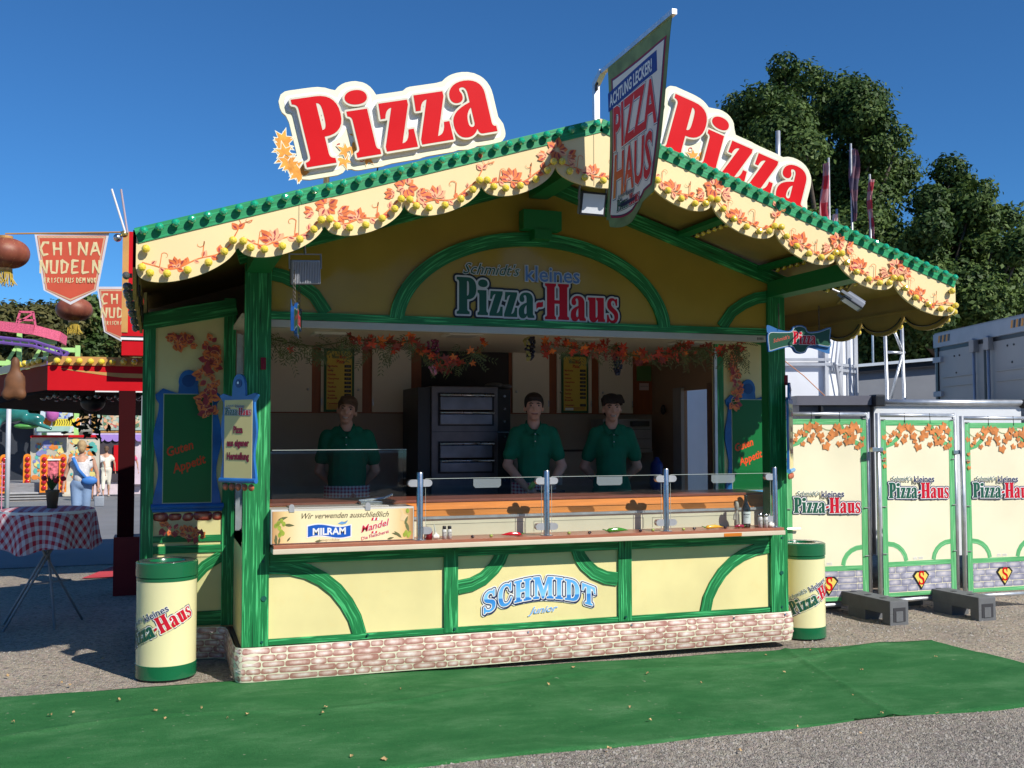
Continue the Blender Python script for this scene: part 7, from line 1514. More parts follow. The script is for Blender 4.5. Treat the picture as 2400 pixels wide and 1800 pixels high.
# chopsticks and rod
t = empty('chopsticks', (-.85, 3.66, 3.56), 'two pale crossed chopstick rods sticking up beside the noodle pillar', 'chopsticks')
B().tube([(-.86, 3.62, 3.55), (-.99, 3.64, 3.97)], .010, 8).out('stick', mat('white_rod', (.75, .7, .68), .4), t); B().tube([(-.84, 3.62, 3.55), (-.905, 3.62, 3.97)], .010, 8).out('stick', mat('rose_rod', (.45, .35, .38), .4), t)
t = empty('banner_rod', (-1.4, 3.85, 3.55), 'thin brass rod carrying the noodle banner and the large lantern', 'rod'); B().tube([(-1.96, 4.02, 3.545), (-.84, 3.64, 3.56)], .008, 8).out('rod', GOLD, t); B().sph((-.87, 3.64, 3.54), .035, 10, 8).out('brass_ball', mat('brass', (.6, .45, .15), .25, .8), t, smooth=True); B().sph((-.93, 3.64, 3.50), .04, 10, 8).out('steel_ball', STEEL, t, smooth=True)
# wedge letters
ST = {'C': [(.9, .95, .35, 1), (.4, 1, .1, .5), (.1, .5, .35, .02), (.3, .02, .85, .1)], 'H': [(.15, 1, .2, 0), (.8, 1, .85, 0), (.1, .5, .95, .5)], 'I': [(.45, 1, .55, 0)], 'N': [(.2, 1, .1, 0), (.15, 1, .85, .0), (.9, 1, .85, 0)], 'A': [(.45, 1, .05, 0), (.5, 1, .95, 0), (.2, .35, .8, .4)], 'U': [(.1, 1, .15, .1), (.15, .08, .8, .02), (.85, 1, .8, 0)], 'D': [(.15, 1, .15, 0), (.1, 1, .8, .75), (.85, .75, .7, .15), (.75, .15, .1, 0)], 'E': [(.2, 1, .1, 0), (.15, .97, .9, .95), (.15, .5, .8, .52), (.1, .03, .9, .08)], 'L': [(.2, 1, .1, 0), (.1, .03, .9, .1)], 'F': [(.2, 1, .15, 0), (.15, .97, .9, .95), (.15, .5, .8, .52)], 'R': [(.2, 1, .1, 0), (.2, 1, .8, .8), (.8, .75, .2, .5), (.3, .5, .9, 0)], 'S': [(.9, .95, .2, .8), (.2, .8, .8, .4), (.8, .4, .1, .05)], 'M': [(.1, 1, .05, 0), (.15, 1, .5, .4), (.85, 1, .5, .4), (.9, 1, .95, 0)], 'W': [(.05, 1, .25, 0), (.5, .7, .25, 0), (.5, .7, .75, 0), (.95, 1, .75, 0)], 'O': [(.5, 1, .1, .5), (.1, .5, .5, 0), (.5, 0, .9, .5), (.9, .5, .5, 1)], 'K': [(.2, 1, .15, 0), (.85, 1, .2, .5), (.2, .5, .9, 0)]}
def wedge(b, s, P, d, x, z, h, wd, m):
    tot = sum(1.0 if c != ' ' else .5 for c in s); x0 = x-tot*wd*.5; k = 0
    for c in s:
        if c == ' ': x0 += wd*.5; continue
        for (a0, b0, a1, b1) in ST[c]:
            p, q = (x0+a0*wd*.82, z+b0*h), (x0+a1*wd*.82, z+b1*h); dx, dz = q[0]-p[0], q[1]-p[1]; L_ = sqrt(dx*dx+dz*dz); nx, nz = -dz/L_, dx/L_; w1, w2 = h*.11, h*.055
            b.add([P(p[0]+nx*w1, p[1]+nz*w1, d+k), P(q[0]+nx*w2, q[1]+nz*w2, d+k), P(q[0]-nx*w2, q[1]-nz*w2, d+k), P(p[0]-nx*w1, p[1]-nz*w1, d+k)], [(0, 3, 2, 1)], m=m); k += .00015
        x0 += wd
def china(A0, ux, w_top, ht, label, sc=1):
    t = empty('noodle_banner', A0, label, 'banner', 'China Nudeln pennants'); P_ = frame(A0, ux, (0, 0, 1), Vector(ux).cross(Vector((0, 0, 1)))); wv = lambda x, z, d=0: P_(x, z, d)
    def shp(i): return [(-w_top/2+i, -i), (w_top/2-i, -i), (w_top*.36-i*.7, -ht*.80+i*.2), (0, -ht+i*1.1), (-w_top*.36+i*.7, -ht*.80+i*.2)]
    def sheet(poly, d, m, nm):
        V2, F2 = fill([[(poly[k][0]*(1-f)+poly[(k+1) % 5][0]*f, poly[k][1]*(1-f)+poly[(k+1) % 5][1]*f) for k in range(5) for f in (0, .25, .5, .75)]]); b = B(); put(b, V2, F2, wv, d); return b.out(nm, m, t)
    sheet(shp(0), 0, mat('pennant_white', (.72, .70, .72), .7), 'cloth'); sheet(shp(.028), .002, mat('pennant_orange_red', (.66, .10, .05), .7, var=.06), 'red_field'); sheet(shp(.034), .003, mat('pennant_gold_line', (.72, .45, .28), .7), 'gold_line'); sheet(shp(.052), .004, MATS['pennant_orange_red'], 'red_field')
    g = B(); CRM = mat('pennant_cream_gold', (.80, .66, .36), .6, var=.15, vs=20); u = w_top/.70
    for s, zz, h, wd in (('CHINA', -.215, .125, .118), ('NUDELN', -.385, .125, .098), ('FRISCH AUS DEM WOK', -.475, .048, .030)): wedge(g, s, wv, .0055, 0, zz*u, h*u, wd*u, 0)
    g.out('lettering', [CRM], t)
    k = B()   # meander border as little hooks
    for e in range(2):
        for i in range(18 if e == 0 else 0): x = -w_top/2+.045+i*(w_top-.09)/17; k.prism([(x, -.045), (x+.02, -.045), (x+.02, -.040), (x, -.040)], wv, .004, .0048)
    k.out('meander', [CRM], t); return t
china((-1.352, 3.82, 3.555), Vector((.95, -.30, 0)).normalized(), .72, .70, 'white edged red China Nudeln pennant hanging from the rod, fully visible')
china((-.92, 5.80, 3.315), Vector((.95, -.30, 0)).normalized(), .66, .66, 'second China Nudeln pennant, lower and half hidden by the red pillar')
def lantern(c, r, label):
    t = empty('paper_lantern', c, label, 'lantern', 'brown red lanterns of the noodle stall'); WL[t] = Vector((0, 0, 0)); n_ = 36; V = []; F = []; k = 14
    for i in range(k+1):
        a = -pi/2+pi*i/k; rr_ = max(.28, cos(a)**.8) if abs(a) > 1.2 else cos(a)**.8
        for j in range(n_): q = r*rr_*(1+.022*abs(cos(j*pi*12/n_*1.0))); V.append((q*cos(2*pi*j/n_), q*sin(2*pi*j/n_), r*.68*sin(a)))
    for i in range(k):
        for j in range(n_): F.append((i*n_+j, i*n_+(j+1) % n_, (i+1)*n_+(j+1) % n_, (i+1)*n_+j))
    obj('shade', V, F, mat('lantern_paper', (.24, .065, .035), .5, var=.35, vs=6, dirt=.55, dcol=(.36, .22, .09)), t, smooth=True, local=True)
    for j in range(12): a = 2*pi*j/12; B().tube([(r*1.012*max(.28, cos(b_)**.8)*cos(a), r*1.012*max(.28, cos(b_)**.8)*sin(a), r*.68*sin(b_)) for b_ in [-1.3+2.6*i/10 for i in range(11)]], r*.008, 4).out('rib', mat('gold_wire', (.5, .3, .12), .4), t, local=True)
    B().lathe([(r*.30, r*.62), (r*.30, r*.78), (r*.28, r*.78)], n=20).out('top_ring', GOLD, t, local=True); B().lathe([(r*.30, -r*.78), (r*.30, -r*.62)], n=20).out('bottom_ring', GOLD, t, local=True)
    rr_ = random.Random(3); f = B()
    for j in range(40): a = 2*pi*j/40; f.tube([(r*.28*cos(a), r*.28*sin(a), -r*.76), (r*.30*cos(a)+rr_.uniform(-.01, .01), r*.30*sin(a), -r*(1.05+rr_.random()*.1)), (r*.32*cos(a)+rr_.uniform(-.03, .04), r*.3*sin(a), -r*(1.35+rr_.random()*.15))], .0035, 4)
    f.out('tassel', mat('tassel_yellow', (.65, .45, .06), .6), t, local=True)['kind'] = 'stuff'
    return t
lantern((-1.955, 4.02, 3.355), .215, 'large brown red lantern at the left edge, at the rod end'); lantern((-1.56, 7.08, 3.17), .215, 'smaller lantern below the China Nudeln pennant'); 
# table
TX, TY = -1.42, 2.72; tz = G(TX, TY)
t = empty('standing_table', (TX, TY, tz), 'folding standing table under a red checked cloth, left of the stall', 'table'); B().lathe([(.36, .955), (.38, .96), (.38, .985)], (TX, TY, tz), 32).out('table_top', WHITE, t)
for a0, a1 in (((-.34, .18), (.30, -.12)), ((.28, .20), (-.30, -.16)), ((-.30, -.20), (.34, .16)), ((.10, -.26), (-.05, .26))):
    B().tube([(TX+a0[0], TY+a0[1], tz), (TX+a1[0]*.6, TY+a1[1]*.6, tz+.95)], .011, 8).out('leg', GREY, t, smooth=True)
B().tube([(TX-.2, TY, tz+.35), (TX+.2, TY, tz+.38)], .008, 6).out('crossbar', GREY, t, smooth=True)
V = []; U = []; F = []; n_ = 96; prof = [(0.001, .994), (.2, .994), (.352, .992), (.372, .985), (.382, .95), (.388, .86), (.395, .76), (.405, .665)]
for i, (r_, z) in enumerate(prof):
    for j in range(n_+1):
        a = 2*pi*j/n_; dn = max(0, (i-3)/4); q = r_+dn*.030*sin(a*9)+dn*.014*sin(a*5+1); drop = (z if i < 7 else z+.022*sin(a*4)+.01*sin(a*7)); V.append((TX+q*cos(a), TY+q*sin(a), tz+drop)); R0 = r_ if i < 4 else .392+(.985-z); U.append((R0*cos(a), R0*sin(a)))
for i in range(len(prof)-1):
    for j in range(n_): F.append((i*(n_+1)+j, i*(n_+1)+j+1, (i+1)*(n_+1)+j+1, (i+1)*(n_+1)+j))
tag(obj('tablecloth', V, F, gingham('table_gingham', (.60, .57, .60), (.42, .015, .04), 13, True, (0, 1)), uv=U, smooth=True), 'red and white checked cloth draped over the standing table', 'tablecloth')
fx, fy, fz = TX+.04, TY-.02, tz+.995
t = empty('flower_pot', (fx, fy, fz), 'pot of red flowers on the checked table', 'flower pot'); B().lathe([(.040, 0), (.052, .13), (.058, .14), (.058, .155), (.05, .155)], (fx, fy, fz), 20).out('pot', mat('brown_pot', (.16, .11, .06), .6), t, smooth=True)
b = B(); rr = random.Random(2)
for k in range(16):
    a = rr.random()*6.28; L_ = rr.uniform(.07, .15); e = Vector((fx+.09*cos(a)*rr.random(), fy+.05*sin(a), fz+.15+L_)); s0 = Vector((fx, fy, fz+.14)); w_ = Vector((.012, 0, 0)); b.add([s0-w_*.4, s0.lerp(e, .5)-w_, e, s0.lerp(e, .5)+w_], [(0, 1, 2, 3)])
b.out('leaves', mat('flower_leaf', (.03, .09, .02), .6), t)['kind'] = 'stuff'
for dx, dz in ((-.065, .255), (.085, .25), (.03, .235)): B().sph((fx+dx, fy-.02, fz+dz), (.024, .024, .022), 10, 8).out('blossom', mat('red_blossom', (.45, .01, .03), .5), t, smooth=True)
# ================================================================ BACKGROUND PEOPLE (seen from behind)
def walker(x, y, h, label, top, legs, hair, skin=SKIN2, short=False, stride=.10, yaw=0, legskin=False, sleeves=False, vox=.016):
    z0 = G(x, y); k = h/1.7; t = empty('person', (x, y, z0), label, 'person'); WL[t] = Vector((0, 0, 0)); S = lambda pr: [tuple([p[0]]+[tuple(c*k for c in q) if isinstance(q, tuple) else q*k for q in p[1:]]) for p in pr]
    body = [('e', (0, 0, 1.58), (.075, .09, .105)), ('c', (0, 0, 1.50), .045, (0, 0, 1.40), .055), ('c', (-.14, 0, 1.37), .052, (.14, 0, 1.37), .052), ('c', (0, 0, 1.3), .11, (0, 0, 1.0), .11)]
    for s in (-1, 1): body += [('c', (s*.18, 0, 1.36), .045, (s*.26, .02, 1.10), .036), ('c', (s*.26, .02, 1.10), .034, (s*.29, -.03, .86), .025), ('e', (s*.295, -.04, .79), (.028, .03, .05)), ('c', (s*.09, 0, .9), .085, (s*.08, s*stride*.4, .48), .055), ('c', (s*.08, s*stride*.4, .48), .052, (s*.08, s*stride, .07), .036), ('c', (s*.08, s*stride, .04), .035, (s*.085, s*stride+.12, .03), .03)]
    blob('body', S(body), vox, skin, t, 3, local=True)
    tp = [('e', (0, 0, 1.24), (.165, .105, .17)), ('c', (0, 0, 1.25), .125, (0, 0, 1.02), .145)]+([('c', (s*.13, 0, 1.365), .06, (s*.20 if sleeves else s*.13, 0, 1.25), .07) for s in (-1, 1)])
    blob('top', S(tp), vox, top, t, 3, local=True)
    lg = [('e', (0, -.01, .93), (.165, .13, .13))]+[q for s in (-1, 1) for q in [('c', (s*.085, 0, .9), .105, (s*.082, s*stride*.4, .50), .070)]+([] if short else [('c', (s*.082, s*stride*.4, .50), .068, (s*.08, s*stride, .14 if not legskin else .28), .056)])]
    blob('trousers', S(lg), vox, legs, t, 3, local=True)
    blob('hair', S([('e', (0, -.012, 1.61), (.083, .095, .095)), ('e', (0, -.05, 1.55), (.065, .06, .08))]), vox*.8, hair, t, 2, local=True)
    for s in (-1, 1): B().sph((s*.083*k, (s*stride+.05)*k, .03*k), (.045*k, .12*k, .035*k), 10, 6).out('shoe', mat('shoe_%s' % ('pale'), (.35, .33, .3), .6), t, smooth=True, local=True)
    t.rotation_euler = (0, 0, yaw); return t
LB = mat('light_blue_jeans', (.22, .32, .48), .8, var=.1, vs=8); WTOP = mat('white_patterned_top', (.62, .60, .58), .8, var=.2, vs=30)
walker(-1.80, 12.55, 1.66, 'blonde woman from behind in white sleeveless top and light blue jeans', WTOP, LB, HAIRBL, stride=.06)
zz = G(-1.8, 12.55); b = B(); b.tube([(-1.93, 12.42, zz+1.36), (-1.84, 12.39, zz+1.15), (-1.70, 12.40, zz+.98)], [.03, .028, .03], 8); b.sph((-1.66, 12.40, zz+.96), (.13, .05, .075), 14, 8); tag(b.out('crossbody_bag', mat('blue_bag_cloth', (.05, .20, .55), .6), smooth=True), 'bright blue bag with wide strap across the blonde woman back', 'bag')
b = B(); b.bbox(-1.58, -1.42, 12.46, 12.54, zz+.50, zz+.68, .02); b.tube([(-1.56, 12.5, zz+.67), (-1.50, 12.5, zz+.82), (-1.44, 12.5, zz+.67)], .012, 6); tag(b.out('carrier_bag', mat('grey_plastic_bag', (.28, .31, .35), .4, bump=.5, bs=20), smooth=True), 'grey plastic bag in the blonde woman right hand', 'bag')
CRM2 = mat('pale_cream_cloth', (.72, .68, .55), .8)
walker(-2.10, 28.1, 1.62, 'distant woman in cream blouse and cropped trousers walking away', CRM2, CRM2, HAIRB, legskin=True, sleeves=True, stride=.14, vox=.03)
walker(-2.27, 25.4, 1.62, 'distant man in white shirt and dark shorts with a black backpack', WHITE, mat('dark_shorts', (.03, .035, .06), .8), HAIRD, short=True, sleeves=True, stride=-.15, vox=.03)
z3 = G(-2.6, 25.4); b = B(); b.bbox(-2.41, -2.13, 25.18, 25.32, z3+.95, z3+1.35, .04); tag(b.out('backpack', BLACK), 'black backpack on the distant man in white', 'backpack')
walker(-1.42, 28.0, 1.62, 'distant person in a pink top and blue shorts between the awning posts', mat('pink_cloth', (.65, .10, .2), .8), mat('blue_shorts', (.03, .08, .35), .8), HAIRD, short=True, sleeves=True, vox=.03)
# ================================================================ FAIRGROUND BEHIND (LEFT)
LIME = mat('lime_green_steel', (.40, .68, .22), .5); PURP = mat('purple_track', (.14, .07, .28), .5); PINKR = mat('pink_red_panel', (.62, .10, .18), .5, var=.3, vs=30)
ro = empty('roller_coaster', (-5.5, 28, G(0, 28)), 'lime green and purple coaster with a pink rimmed deck', 'fairground ride')
for x in (-6.2, -5.3, -4.65, -3.9, -2.98): B().beam((x, 28, G(0, 28)), (x, 28, 4.75 if x < -4 else 4.35), .14, .14).out('column', LIME, ro)
for z, x0, x1 in ((4.2, -4.0, -2.95), (3.75, -7, -2.95), (3.45, -7, -3.4), (4.45, -5.4, -3.6)): B().beam((x0, 28, z), (x1, 28, z), .12, .14).out('cross_beam', LIME, ro)
for x in (-5.2, -4.5): B().beam((x, 28, 3.4), (x+.6, 28, 4.5), .09, .09).out('brace', LIME, ro)
pts = [(-8, 28.8, 4.95), (-6.5, 28, 4.93), (-5.2, 27.6, 4.86), (-4.2, 27.5, 4.76), (-3.5, 27.8, 4.60), (-3.35, 28.2, 4.50)]; b = B()
for p, q in zip(pts, pts[1:]): b.beam(p, q, .06, .30)
b.out('deck_rim', PINKR, ro)
for off in (-.35, -.50):
    b = B(); b.tube([(p[0], p[1], p[2]+off-.05*(i > 3)) for i, p in enumerate(pts)], .05, 6); b.out('track_rail', PURP, ro)
b = B()
for i in range(22):
    f = i/21*(len(pts)-1.01); k = int(f); g = f-k; p = Vector(pts[k]).lerp(Vector(pts[k+1]), g); b.beam((p.x, p.y, p.z-.33), (p.x+.05, p.y, p.z-.56), .04, .04)
b.out('track_tie', PURP, ro)
for d_ in (0, .35): B().tube([(-3.45+d_*.6, 27.9, 4.2-.2*d_), (-3.75+d_*.6, 27.9, 3.85-.2*d_), (-4.2+d_*.6, 27.9, 3.45-.2*d_)], .06, 6).out('track_rail', PURP, ro)
for k in range(7): B().beam((-3.45-.12*k, 27.9, 4.2-.12*k), (-3.24-.12*k, 27.9, 4.13-.12*k), .04, .04).out('track_tie', PURP, ro)
b = B()
for p, q in (((-4.75, 28, 4.95), (-4.65, 28, 5.35)), ((-4.2, 28, 4.9), (-4.28, 28, 5.35)), ((-4.68, 28, 5.35), (-4.26, 28, 5.35)), ((-4.72, 28, 5.1), (-4.24, 28, 5.1)), ((-4.72, 28, 5.0), (-4.3, 28, 5.3))): b.beam(p, q, .06, .06)
b.out('cabin_frame', PINKR, ro)
# children's ride platform
kr = empty('childrens_ride', (-3.6, 19.4, G(0, 19)), 'low silver ride platform with orange gates and red lamps, seen under the awning', 'fairground ride')
B().bbox(-5.5, -2.9, 19.2, 21, .20, .46, .02).out('platform', mat('ribbed_steel_step', (.30, .30, .31), .5, .4, stretch=(1, 1, 20), var=.3), kr); B().bbox(-5.5, -2.9, 19.0, 19.2, .05, .26, .02).out('step', mat('step_light', (.45, .45, .45), .5, .4), kr)
for k in range(3): B().box(-5.5, -2.9, 18.99, 18.999, .08+.06*k, .10+.06*k).out('step_groove', BLACK, kr)
OG = mat('orange_gate', (.80, .25, .02), .4); RL = mat('red_lamp_glass', (.45, .01, .02), .15, coat=.6)
for x, y in ((-3.85, 18.95), (-3.42, 19.4), (-3.02, 18.95), (-2.62, 18.95)):
    g = B(); pl = [(x-.08, .25), (x+.08, .25), (x+.08, 1.05)]+[(x+.08*cos(a), 1.05+.08*sin(a)) for a in [pi*i/6 for i in range(1, 6)]]+[(x-.08, 1.05)]; g.prism(pl, PY(y), -.06, 0); gt = g.out('gate_post', OG, kr)
    for k in range(6): B().sph((x+.01, y-.02, .36+.13*k), (.055, .03, .055), 10, 6).out('red_lamp', RL, gt, smooth=True)
B().box(-2.95, -2.68, 18.98, 19.0, .45, .98).out('gate_panel', mat('gate_art', (.55, .12, .15), .5, var=.9, vs=14), kr)
B().beam((-2.95, 18.96, 1.0), (-2.66, 18.96, 1.0), .03, .03).out('gate_rail', WHITE, kr)
def art(name, x0, x1, y, z0, z1, cols, parent, seed):
    r_ = random.Random(seed); p = B().box(x0, x1, y, y+.04, z0, z1).out(name, mat(name+'_ground', cols[0], .5, var=.2, vs=2), parent); b = B(); k = 0
    for _ in range(90):
        cx, cz = r_.uniform(x0+.1, x1-.1), r_.uniform(z0+.08, z1-.08); s = r_.uniform(.012, .085); pl = [(clampc(a_, x0, x1), clampc(c_, z0, z1)) for a_, c_ in ngon((cx, cz), s, r_.choice((3, 5, 8, 12)), r_.random()*3, r_.uniform(.6, 1.4))]; k += .0002; b.add([(a_, y-.003-k, c_) for a_, c_ in pl], [tuple(range(len(pl)))], m=r_.randrange(len(cols)-1))
    b.out('painted_scene', [mat(name+'_paint_%s' % 'abcdef'[i], c_, .5) for i, c_ in enumerate(cols[1:])], p); return p
art('scenery_panel', -3.55, -2.72, 21.2, .42, 1.50, [(.50, .46, .36), (.10, .42, .36), (.70, .22, .04), (.70, .60, .2), (.20, .22, .45)], kr, 1); art('scenery_panel', -2.70, -1.95, 21.2, .40, 1.50, [(.10, .10, .11), (.22, .2, .2), (.3, .15, .1), (.15, .2, .25)], kr, 2)
B().box(-3.55, -1.95, 21.15, 21.2, 1.50, 1.56).out('red_cap', RED, kr)
B().box(-5.6, -3.5, 21.3, 21.5, .4, 2.1).out('dark_booth_wall', mat('dark_booth', (.03, .035, .045), .5), kr)
# inflated figures above the ride
t = blob('elephant_figure', [('e', (-3.25, 20.5, 2.42), (.26, .2, .24)), ('e', (-3.62, 20.5, 2.50), (.20, .06, .12)), ('e', (-2.92, 20.5, 2.55), (.17, .06, .16)), ('c', (-3.22, 20.3, 2.40), .09, (-3.12, 20.1, 2.16), .06), ('e', (-3.0, 20.5, 2.08), (.16, .14, .2)), ('e', (-3.3, 20.4, 1.92), (.13, .1, .09))], .03, mat('pink_purple_plastic', (.52, .13, .40), .3, coat=.5)); tag(t, 'pink plastic elephant figure with big ears above the ride', 'figure')
b = B(); b.sph((-3.32, 20.27, 2.48), (.045, .02, .05), 8, 6); b.sph((-3.12, 20.27, 2.48), (.045, .02, .05), 8, 6); tag(b.out('figure_eyes', WHITE, smooth=True), 'pair of white eyes of the pink elephant figure', 'eyes')
t = blob('dragon_figure', [('e', (-4.0, 20.2, 2.12), (.5, .25, .26)), ('e', (-3.4, 20.2, 1.95), (.28, .14, .14)), ('c', (-3.6, 20.2, 1.95), .08, (-3.0, 20.1, 1.72), .05), ('c', (-4.1, 20.1, 1.95), .08, (-4.15, 20.0, 1.72), .06)], .035, mat('teal_green_plastic', (.02, .16, .14), .25, var=.6, vs=2, coat=.5)); tag(t, 'dark teal and green rounded creature figure left of the pink elephant', 'figure')
t = blob('striped_crest', [('e', (-3.55, 20.3, 1.78), (.3, .15, .07))], .03, mat('bright_green', (.10, .35, .08), .4)); tag(t, 'bright green foot shapes under the teal creature figure', 'figure')
# caution sign, yellow board, round signs
ro2 = B().box(-3.95, -3.50, 20.0, 20.03, 2.62, 2.86).out('caution_sign', mat('caution_yellow', (.75, .45, .03), .5)); tag(ro2, 'yellow CAUTION sign with black stripes above the creature figure', 'sign'); tline('lettering', 'CAUTION', .085, PY(20.0), .003, BLACK, ro2, -3.72, 2.70, .0)
for k in range(8): B().prism([(-3.94+k*.055, 2.625), (-3.915+k*.055, 2.625), (-3.895+k*.055, 2.665), (-3.92+k*.055, 2.665)], PY(20.0), 0, .003).out('stripe', BLACK, ro2); B().prism([(-3.94+k*.055, 2.81), (-3.915+k*.055, 2.81), (-3.895+k*.055, 2.85), (-3.92+k*.055, 2.85)], PY(20.0), 0, .003).out('stripe', BLACK, ro2)
t = empty('wheel_sign', (-3.3, 20.9, 2.6), 'blue and black wheel shaped sign half hidden by the awning', 'sign'); B().prism(ngon((-3.25, 2.78), .26, 24), PY(20.9), 0, .03).out('disc', mat('deep_blue', (.01, .07, .25), .3), t); B().prism(ngon((-3.25, 2.80), .20, 24), PY(20.9), .03, .04).out('rim', WHITE, t); B().prism(ngon((-3.25, 2.81), .15, 24), PY(20.9), .04, .05).out('tyre', mat('tyre_grey', (.1, .1, .11), .5), t)
t = B().box(-3.15, -2.45, 20.7, 20.74, 1.78, 1.96).out('chevron_board', mat('chevron_yellow', (.75, .62, .05), .5)); tag(t, 'yellow board with black chevrons over the painted panels', 'sign')
for k in range(8): B().prism([(-2.98+k*.055, 1.80), (-2.965+k*.055, 1.80), (-2.94+k*.055, 1.87), (-2.965+k*.055, 1.94), (-2.98+k*.055, 1.94), (-2.955+k*.055, 1.87)], PY(20.7), 0, .004).out('chevron', BLACK, t)
for x, lab in ((-3.12, 'left round orange lion badge on the yellow chevron board'), (-2.42, 'right round orange badge at the end of the yellow chevron board')):
    q = empty('round_badge', (x, 20.6, 1.85), lab, 'badge', 'round badges on the chevron board'); B().prism(ngon((x, 1.85), .15, 20, 0, .8 if x < -3 else .45, 1), PY(20.6), 0, .02).out('rim', WHITE, q); B().prism(ngon((x, 1.87), .115, 20, 0, .8 if x < -3 else .45, 1), PY(20.6), .02, .03).out('face', OG, q)
t = B().box(-4.35, -3.98, 18.5, 18.53, 1.42, 1.72).out('yellow_notice', mat('notice_yellow', (.80, .50, .04), .5)); tag(t, 'yellow orange notice at the left edge beside the white pole', 'sign'); tline('lettering', 'Gutschein', .07, PY(18.5), .003, mat('orange_print', (.6, .15, .02), .5), t, -4.17, 1.58); tline('lettering', 'dabei!', .07, PY(18.5), .003, MATS['orange_print'], t, -4.17, 1.46)
b = B(); b.tube([(-3.30, 15.2, G(0, 15)), (-3.30, 15.2, 2.55)], .045, 10); tag(b.out('lamp_pole', mat('pale_pole', (.55, .56, .58), .5), smooth=True), 'pale grey pole standing left of the childrens ride', 'pole')
b = B()
for z in (.3, .55, .8, 1.05): b.tube([(-4.6, 17.5, z-.1), (-3.55, 17.6, z-.1)], .012, 5)
for x in (-4.5, -4.1, -3.7): b.tube([(x, 17.55, G(0, 17)), (x, 17.55, 1.0)], .012, 5)
tag(b.out('guard_rail', mat('pink_rail', (.6, .25, .35), .5)), 'thin pink tubular railing at the left edge behind the pole', 'railing')
# booth facades
bo = empty('fun_house', (-1.9, 30, G(0, 30)), 'pink and white booth with a framed flower painting and purple scallops', 'booth')
B().box(-2.75, -.6, 30, 31.5, G(0, 30), 2.45).out('wall', mat('pink_white_wall', (.62, .52, .56), .5, var=.1), bo); B().box(-2.66, -.9, 29.9, 30, 1.62, 2.42).out('picture_frame', mat('ornate_gold_frame', (.45, .25, .07), .4, var=.4, vs=12), bo)
art('flower_painting', -2.5, -1.05, 29.86, 1.70, 2.35, [(.32, .42, .36), (.55, .12, .10), (.65, .35, .2), (.12, .22, .12), (.6, .5, .35)], bo, 5)
for k in range(9): B().prism(arc((-2.6+k*.24, 1.42), .12, .10, 180, 360, 8)+[(-2.48+k*.24, 1.55), (-2.72+k*.24, 1.55)], PY(29.85), 0, .03).out('scallop', mat('lilac_scallop', (.35, .22, .58), .5), bo)
B().box(-2.75, -.6, 29.84, 29.9, 1.50, 1.60).out('valance_band', mat('pale_lilac', (.55, .45, .62), .5), bo); B().box(-2.6, -1.3, 29.9, 30, .0, 1.38).out('dark_opening', mat('booth_dark', (.05, .04, .05), .6), bo)
B().box(-1.95, -1.7, 29.8, 29.9, .35, 1.2).out('ticket_panel', RED, bo); B().box(-1.6, -1.0, 29.7, 29.9, -.1, .8).out('counter', mat('pink_counter', (.60, .48, .55), .5), bo)
t = empty('cream_booth', (-2.9, 31, G(0, 30)), 'tall cream rounded kiosk in front of the white marquee', 'kiosk'); B().bbox(-3.45, -3.02, 29.0, 30.2, G(0, 29), 1.9, .08).out('front', mat('kiosk_cream', (.68, .62, .50), .4), t); B().bbox(-3.018, -2.62, 29.05, 30.2, G(0, 29), 1.88, .03).out('side', mat('kiosk_side', (.30, .28, .24), .5), t); B().box(-3.46, -2.6, 28.98, 28.999, 1.62, 1.65).out('seam', BLACK, t)
t = empty('far_marquee', (-3.7, 33, G(0, 33)), 'white domed marquee roof seen behind the painted panels', 'tent'); V = B().sph((-3.95, 33.5, 1.35), (.75, .8, .75), 18, 12); V.out('roof', WHITE, t, smooth=True); B().box(-4.7, -3.3, 33, 34, -.5, 1.3).out('wall', WHITE, t)
t = empty('dark_roofs', (-3, 36, 1), 'dark roofed far buildings under the awning line', 'building'); B().box(-6.5, -2.2, 36, 38, -.6, 2.0).out('wall', mat('dark_building', (.10, .10, .11), .6), t); B().box(-3.9, -2.9, 35.9, 36, 2.0, 2.25).out('ochre_roof', mat('ochre_roof', (.40, .24, .10), .7), t)
t = empty('cartoon_board', (-4.0, 27, 2.3), 'white and blue cut-out sign board with van shape on a stand', 'sign'); B().prism([(-4.05, 1.62), (-3.05, 1.62), (-2.98, 1.80), (-3.05, 2.55), (-3.85, 2.6), (-3.95, 2.0), (-4.08, 1.85)], PY(27), 0, .05).out('board', mat('board_pale', (.55, .62, .66), .5), t); art('board_art', -3.75, -3.1, 26.9, 2.0, 2.5, [(.35, .42, .6), (.08, .12, .5), (.7, .55, .1), (.55, .6, .55)], t, 8); B().prism([(-4.0, 1.66), (-3.1, 1.66), (-3.05, 1.95), (-3.5, 1.98), (-4.0, 1.9)], PY(26.9), 0, .05).out('green_lettering_block', mat('mint', (.35, .52, .42), .5), t)
b = B()
for _ in range(60):
    x, z = -1.28+random.gauss(0, .10), 1.70+random.gauss(0, .13); a = random.random()*6.28; pl = leafshape((x, z), random.uniform(.05, .10), a, .2); b.add([(p[0], 5.6+random.uniform(-.1, .1)*0+.004*_, p[1]) for p in pl], [tuple(range(8))])
b.tube([(-1.22, 5.7, 2.05), (-1.2, 5.7, 1.75), (-1.15, 5.7, 1.5)], .01, 5); o = b.out('hanging_plant', mat('dark_plant', (.02, .03, .01), .7)); tag(o, 'dark leafy plant hanging under the noodle stall awning', 'plant')
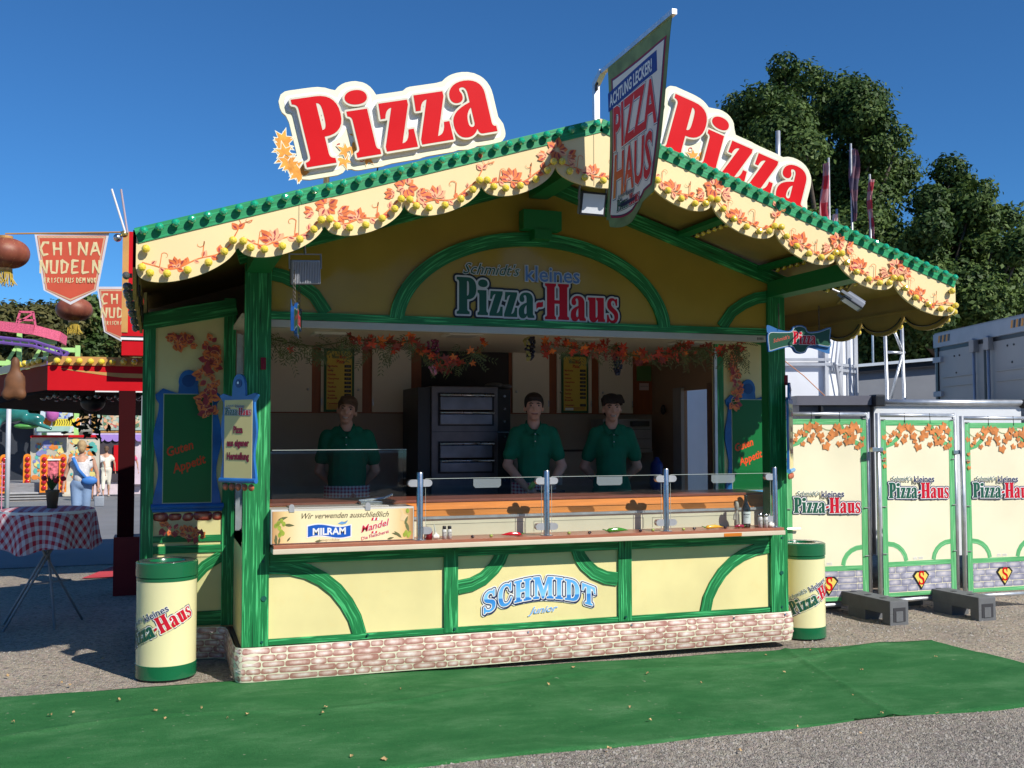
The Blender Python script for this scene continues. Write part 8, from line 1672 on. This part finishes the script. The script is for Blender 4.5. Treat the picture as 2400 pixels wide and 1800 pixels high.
t = empty('dark_lamp', (-1.15, 5.3, 1.95), 'dark round lamp shade under the awning beside the plant', 'lamp'); B().sph((-1.22, 5.3, 1.95), (.13, .1, .10), 14, 10).out('shade', BLACK, t, smooth=True)

# ================================================================ OPPOSITE SIDE OF THE AISLE (mirrored in the glossy pediment and the glass)
for i, (x, y, wd, h_) in enumerate(((-14, -23, 5, 3.2), (-8, -24, 5, 4.2), (-2.5, -23, 5, 3.4), (3.5, -24.5, 6, 4.6), (10.5, -23.5, 6, 3.6), (17, -24, 6, 3.4))):
    t = empty('pagoda_tent', (x, y, 0), ['far left pagoda tent on the opposite side of the aisle', 'tall pagoda tent second from left across the aisle', 'low pagoda tent third from left across the aisle', 'tallest pagoda tent across the aisle', 'pagoda tent second from right across the aisle', 'far right pagoda tent across the aisle'][i], 'tent', 'pagoda tents opposite the pizza stall')
    B().box(x-wd/2, x+wd/2, y-2.5, y, -.1, 2.3).out('tent_side', mat('tent_shade_white', (.45, .45, .46), .6), t); B().box(x-wd/2, x+wd/2, y, y+.02, .0, 1.0).out('counter_front', mat('counter_%d' % (i % 3), ((.3, .05, .04), (.08, .12, .25), (.25, .2, .1))[i % 3], .5), t)
    V = [(x-wd/2-.2, y+.3, 2.3), (x+wd/2+.2, y+.3, 2.3), (x+wd/2+.2, y-2.8, 2.3), (x-wd/2-.2, y-2.8, 2.3), (x, y-1.2, 2.3+h_*.55)]; obj('roof', V, [(0, 1, 4), (1, 2, 4), (2, 3, 4), (3, 0, 4)], WT, t)
for i, (x, r_) in enumerate(((-26, 5), (-17, 5.5), (-8, 4.8), (1, 5.6), (11, 5), (21, 5.6), (31, 5.2))):
    T = [(x+rr.uniform(-3, 3), -38+rr.uniform(-2, 2), 6.0+rr.uniform(-3, 3.2), rr.uniform(2, 3.2)) for _ in range(9)]
    tree((x, -38, -.1), T, ['leftmost tree', 'second tree from the left', 'third tree from the left', 'middle tree', 'third tree from the right', 'second tree from the right', 'rightmost tree'][i]+' of the row behind the opposite tents', OAK, 5000, .5, 50+i, .4, 'trees across the aisle')
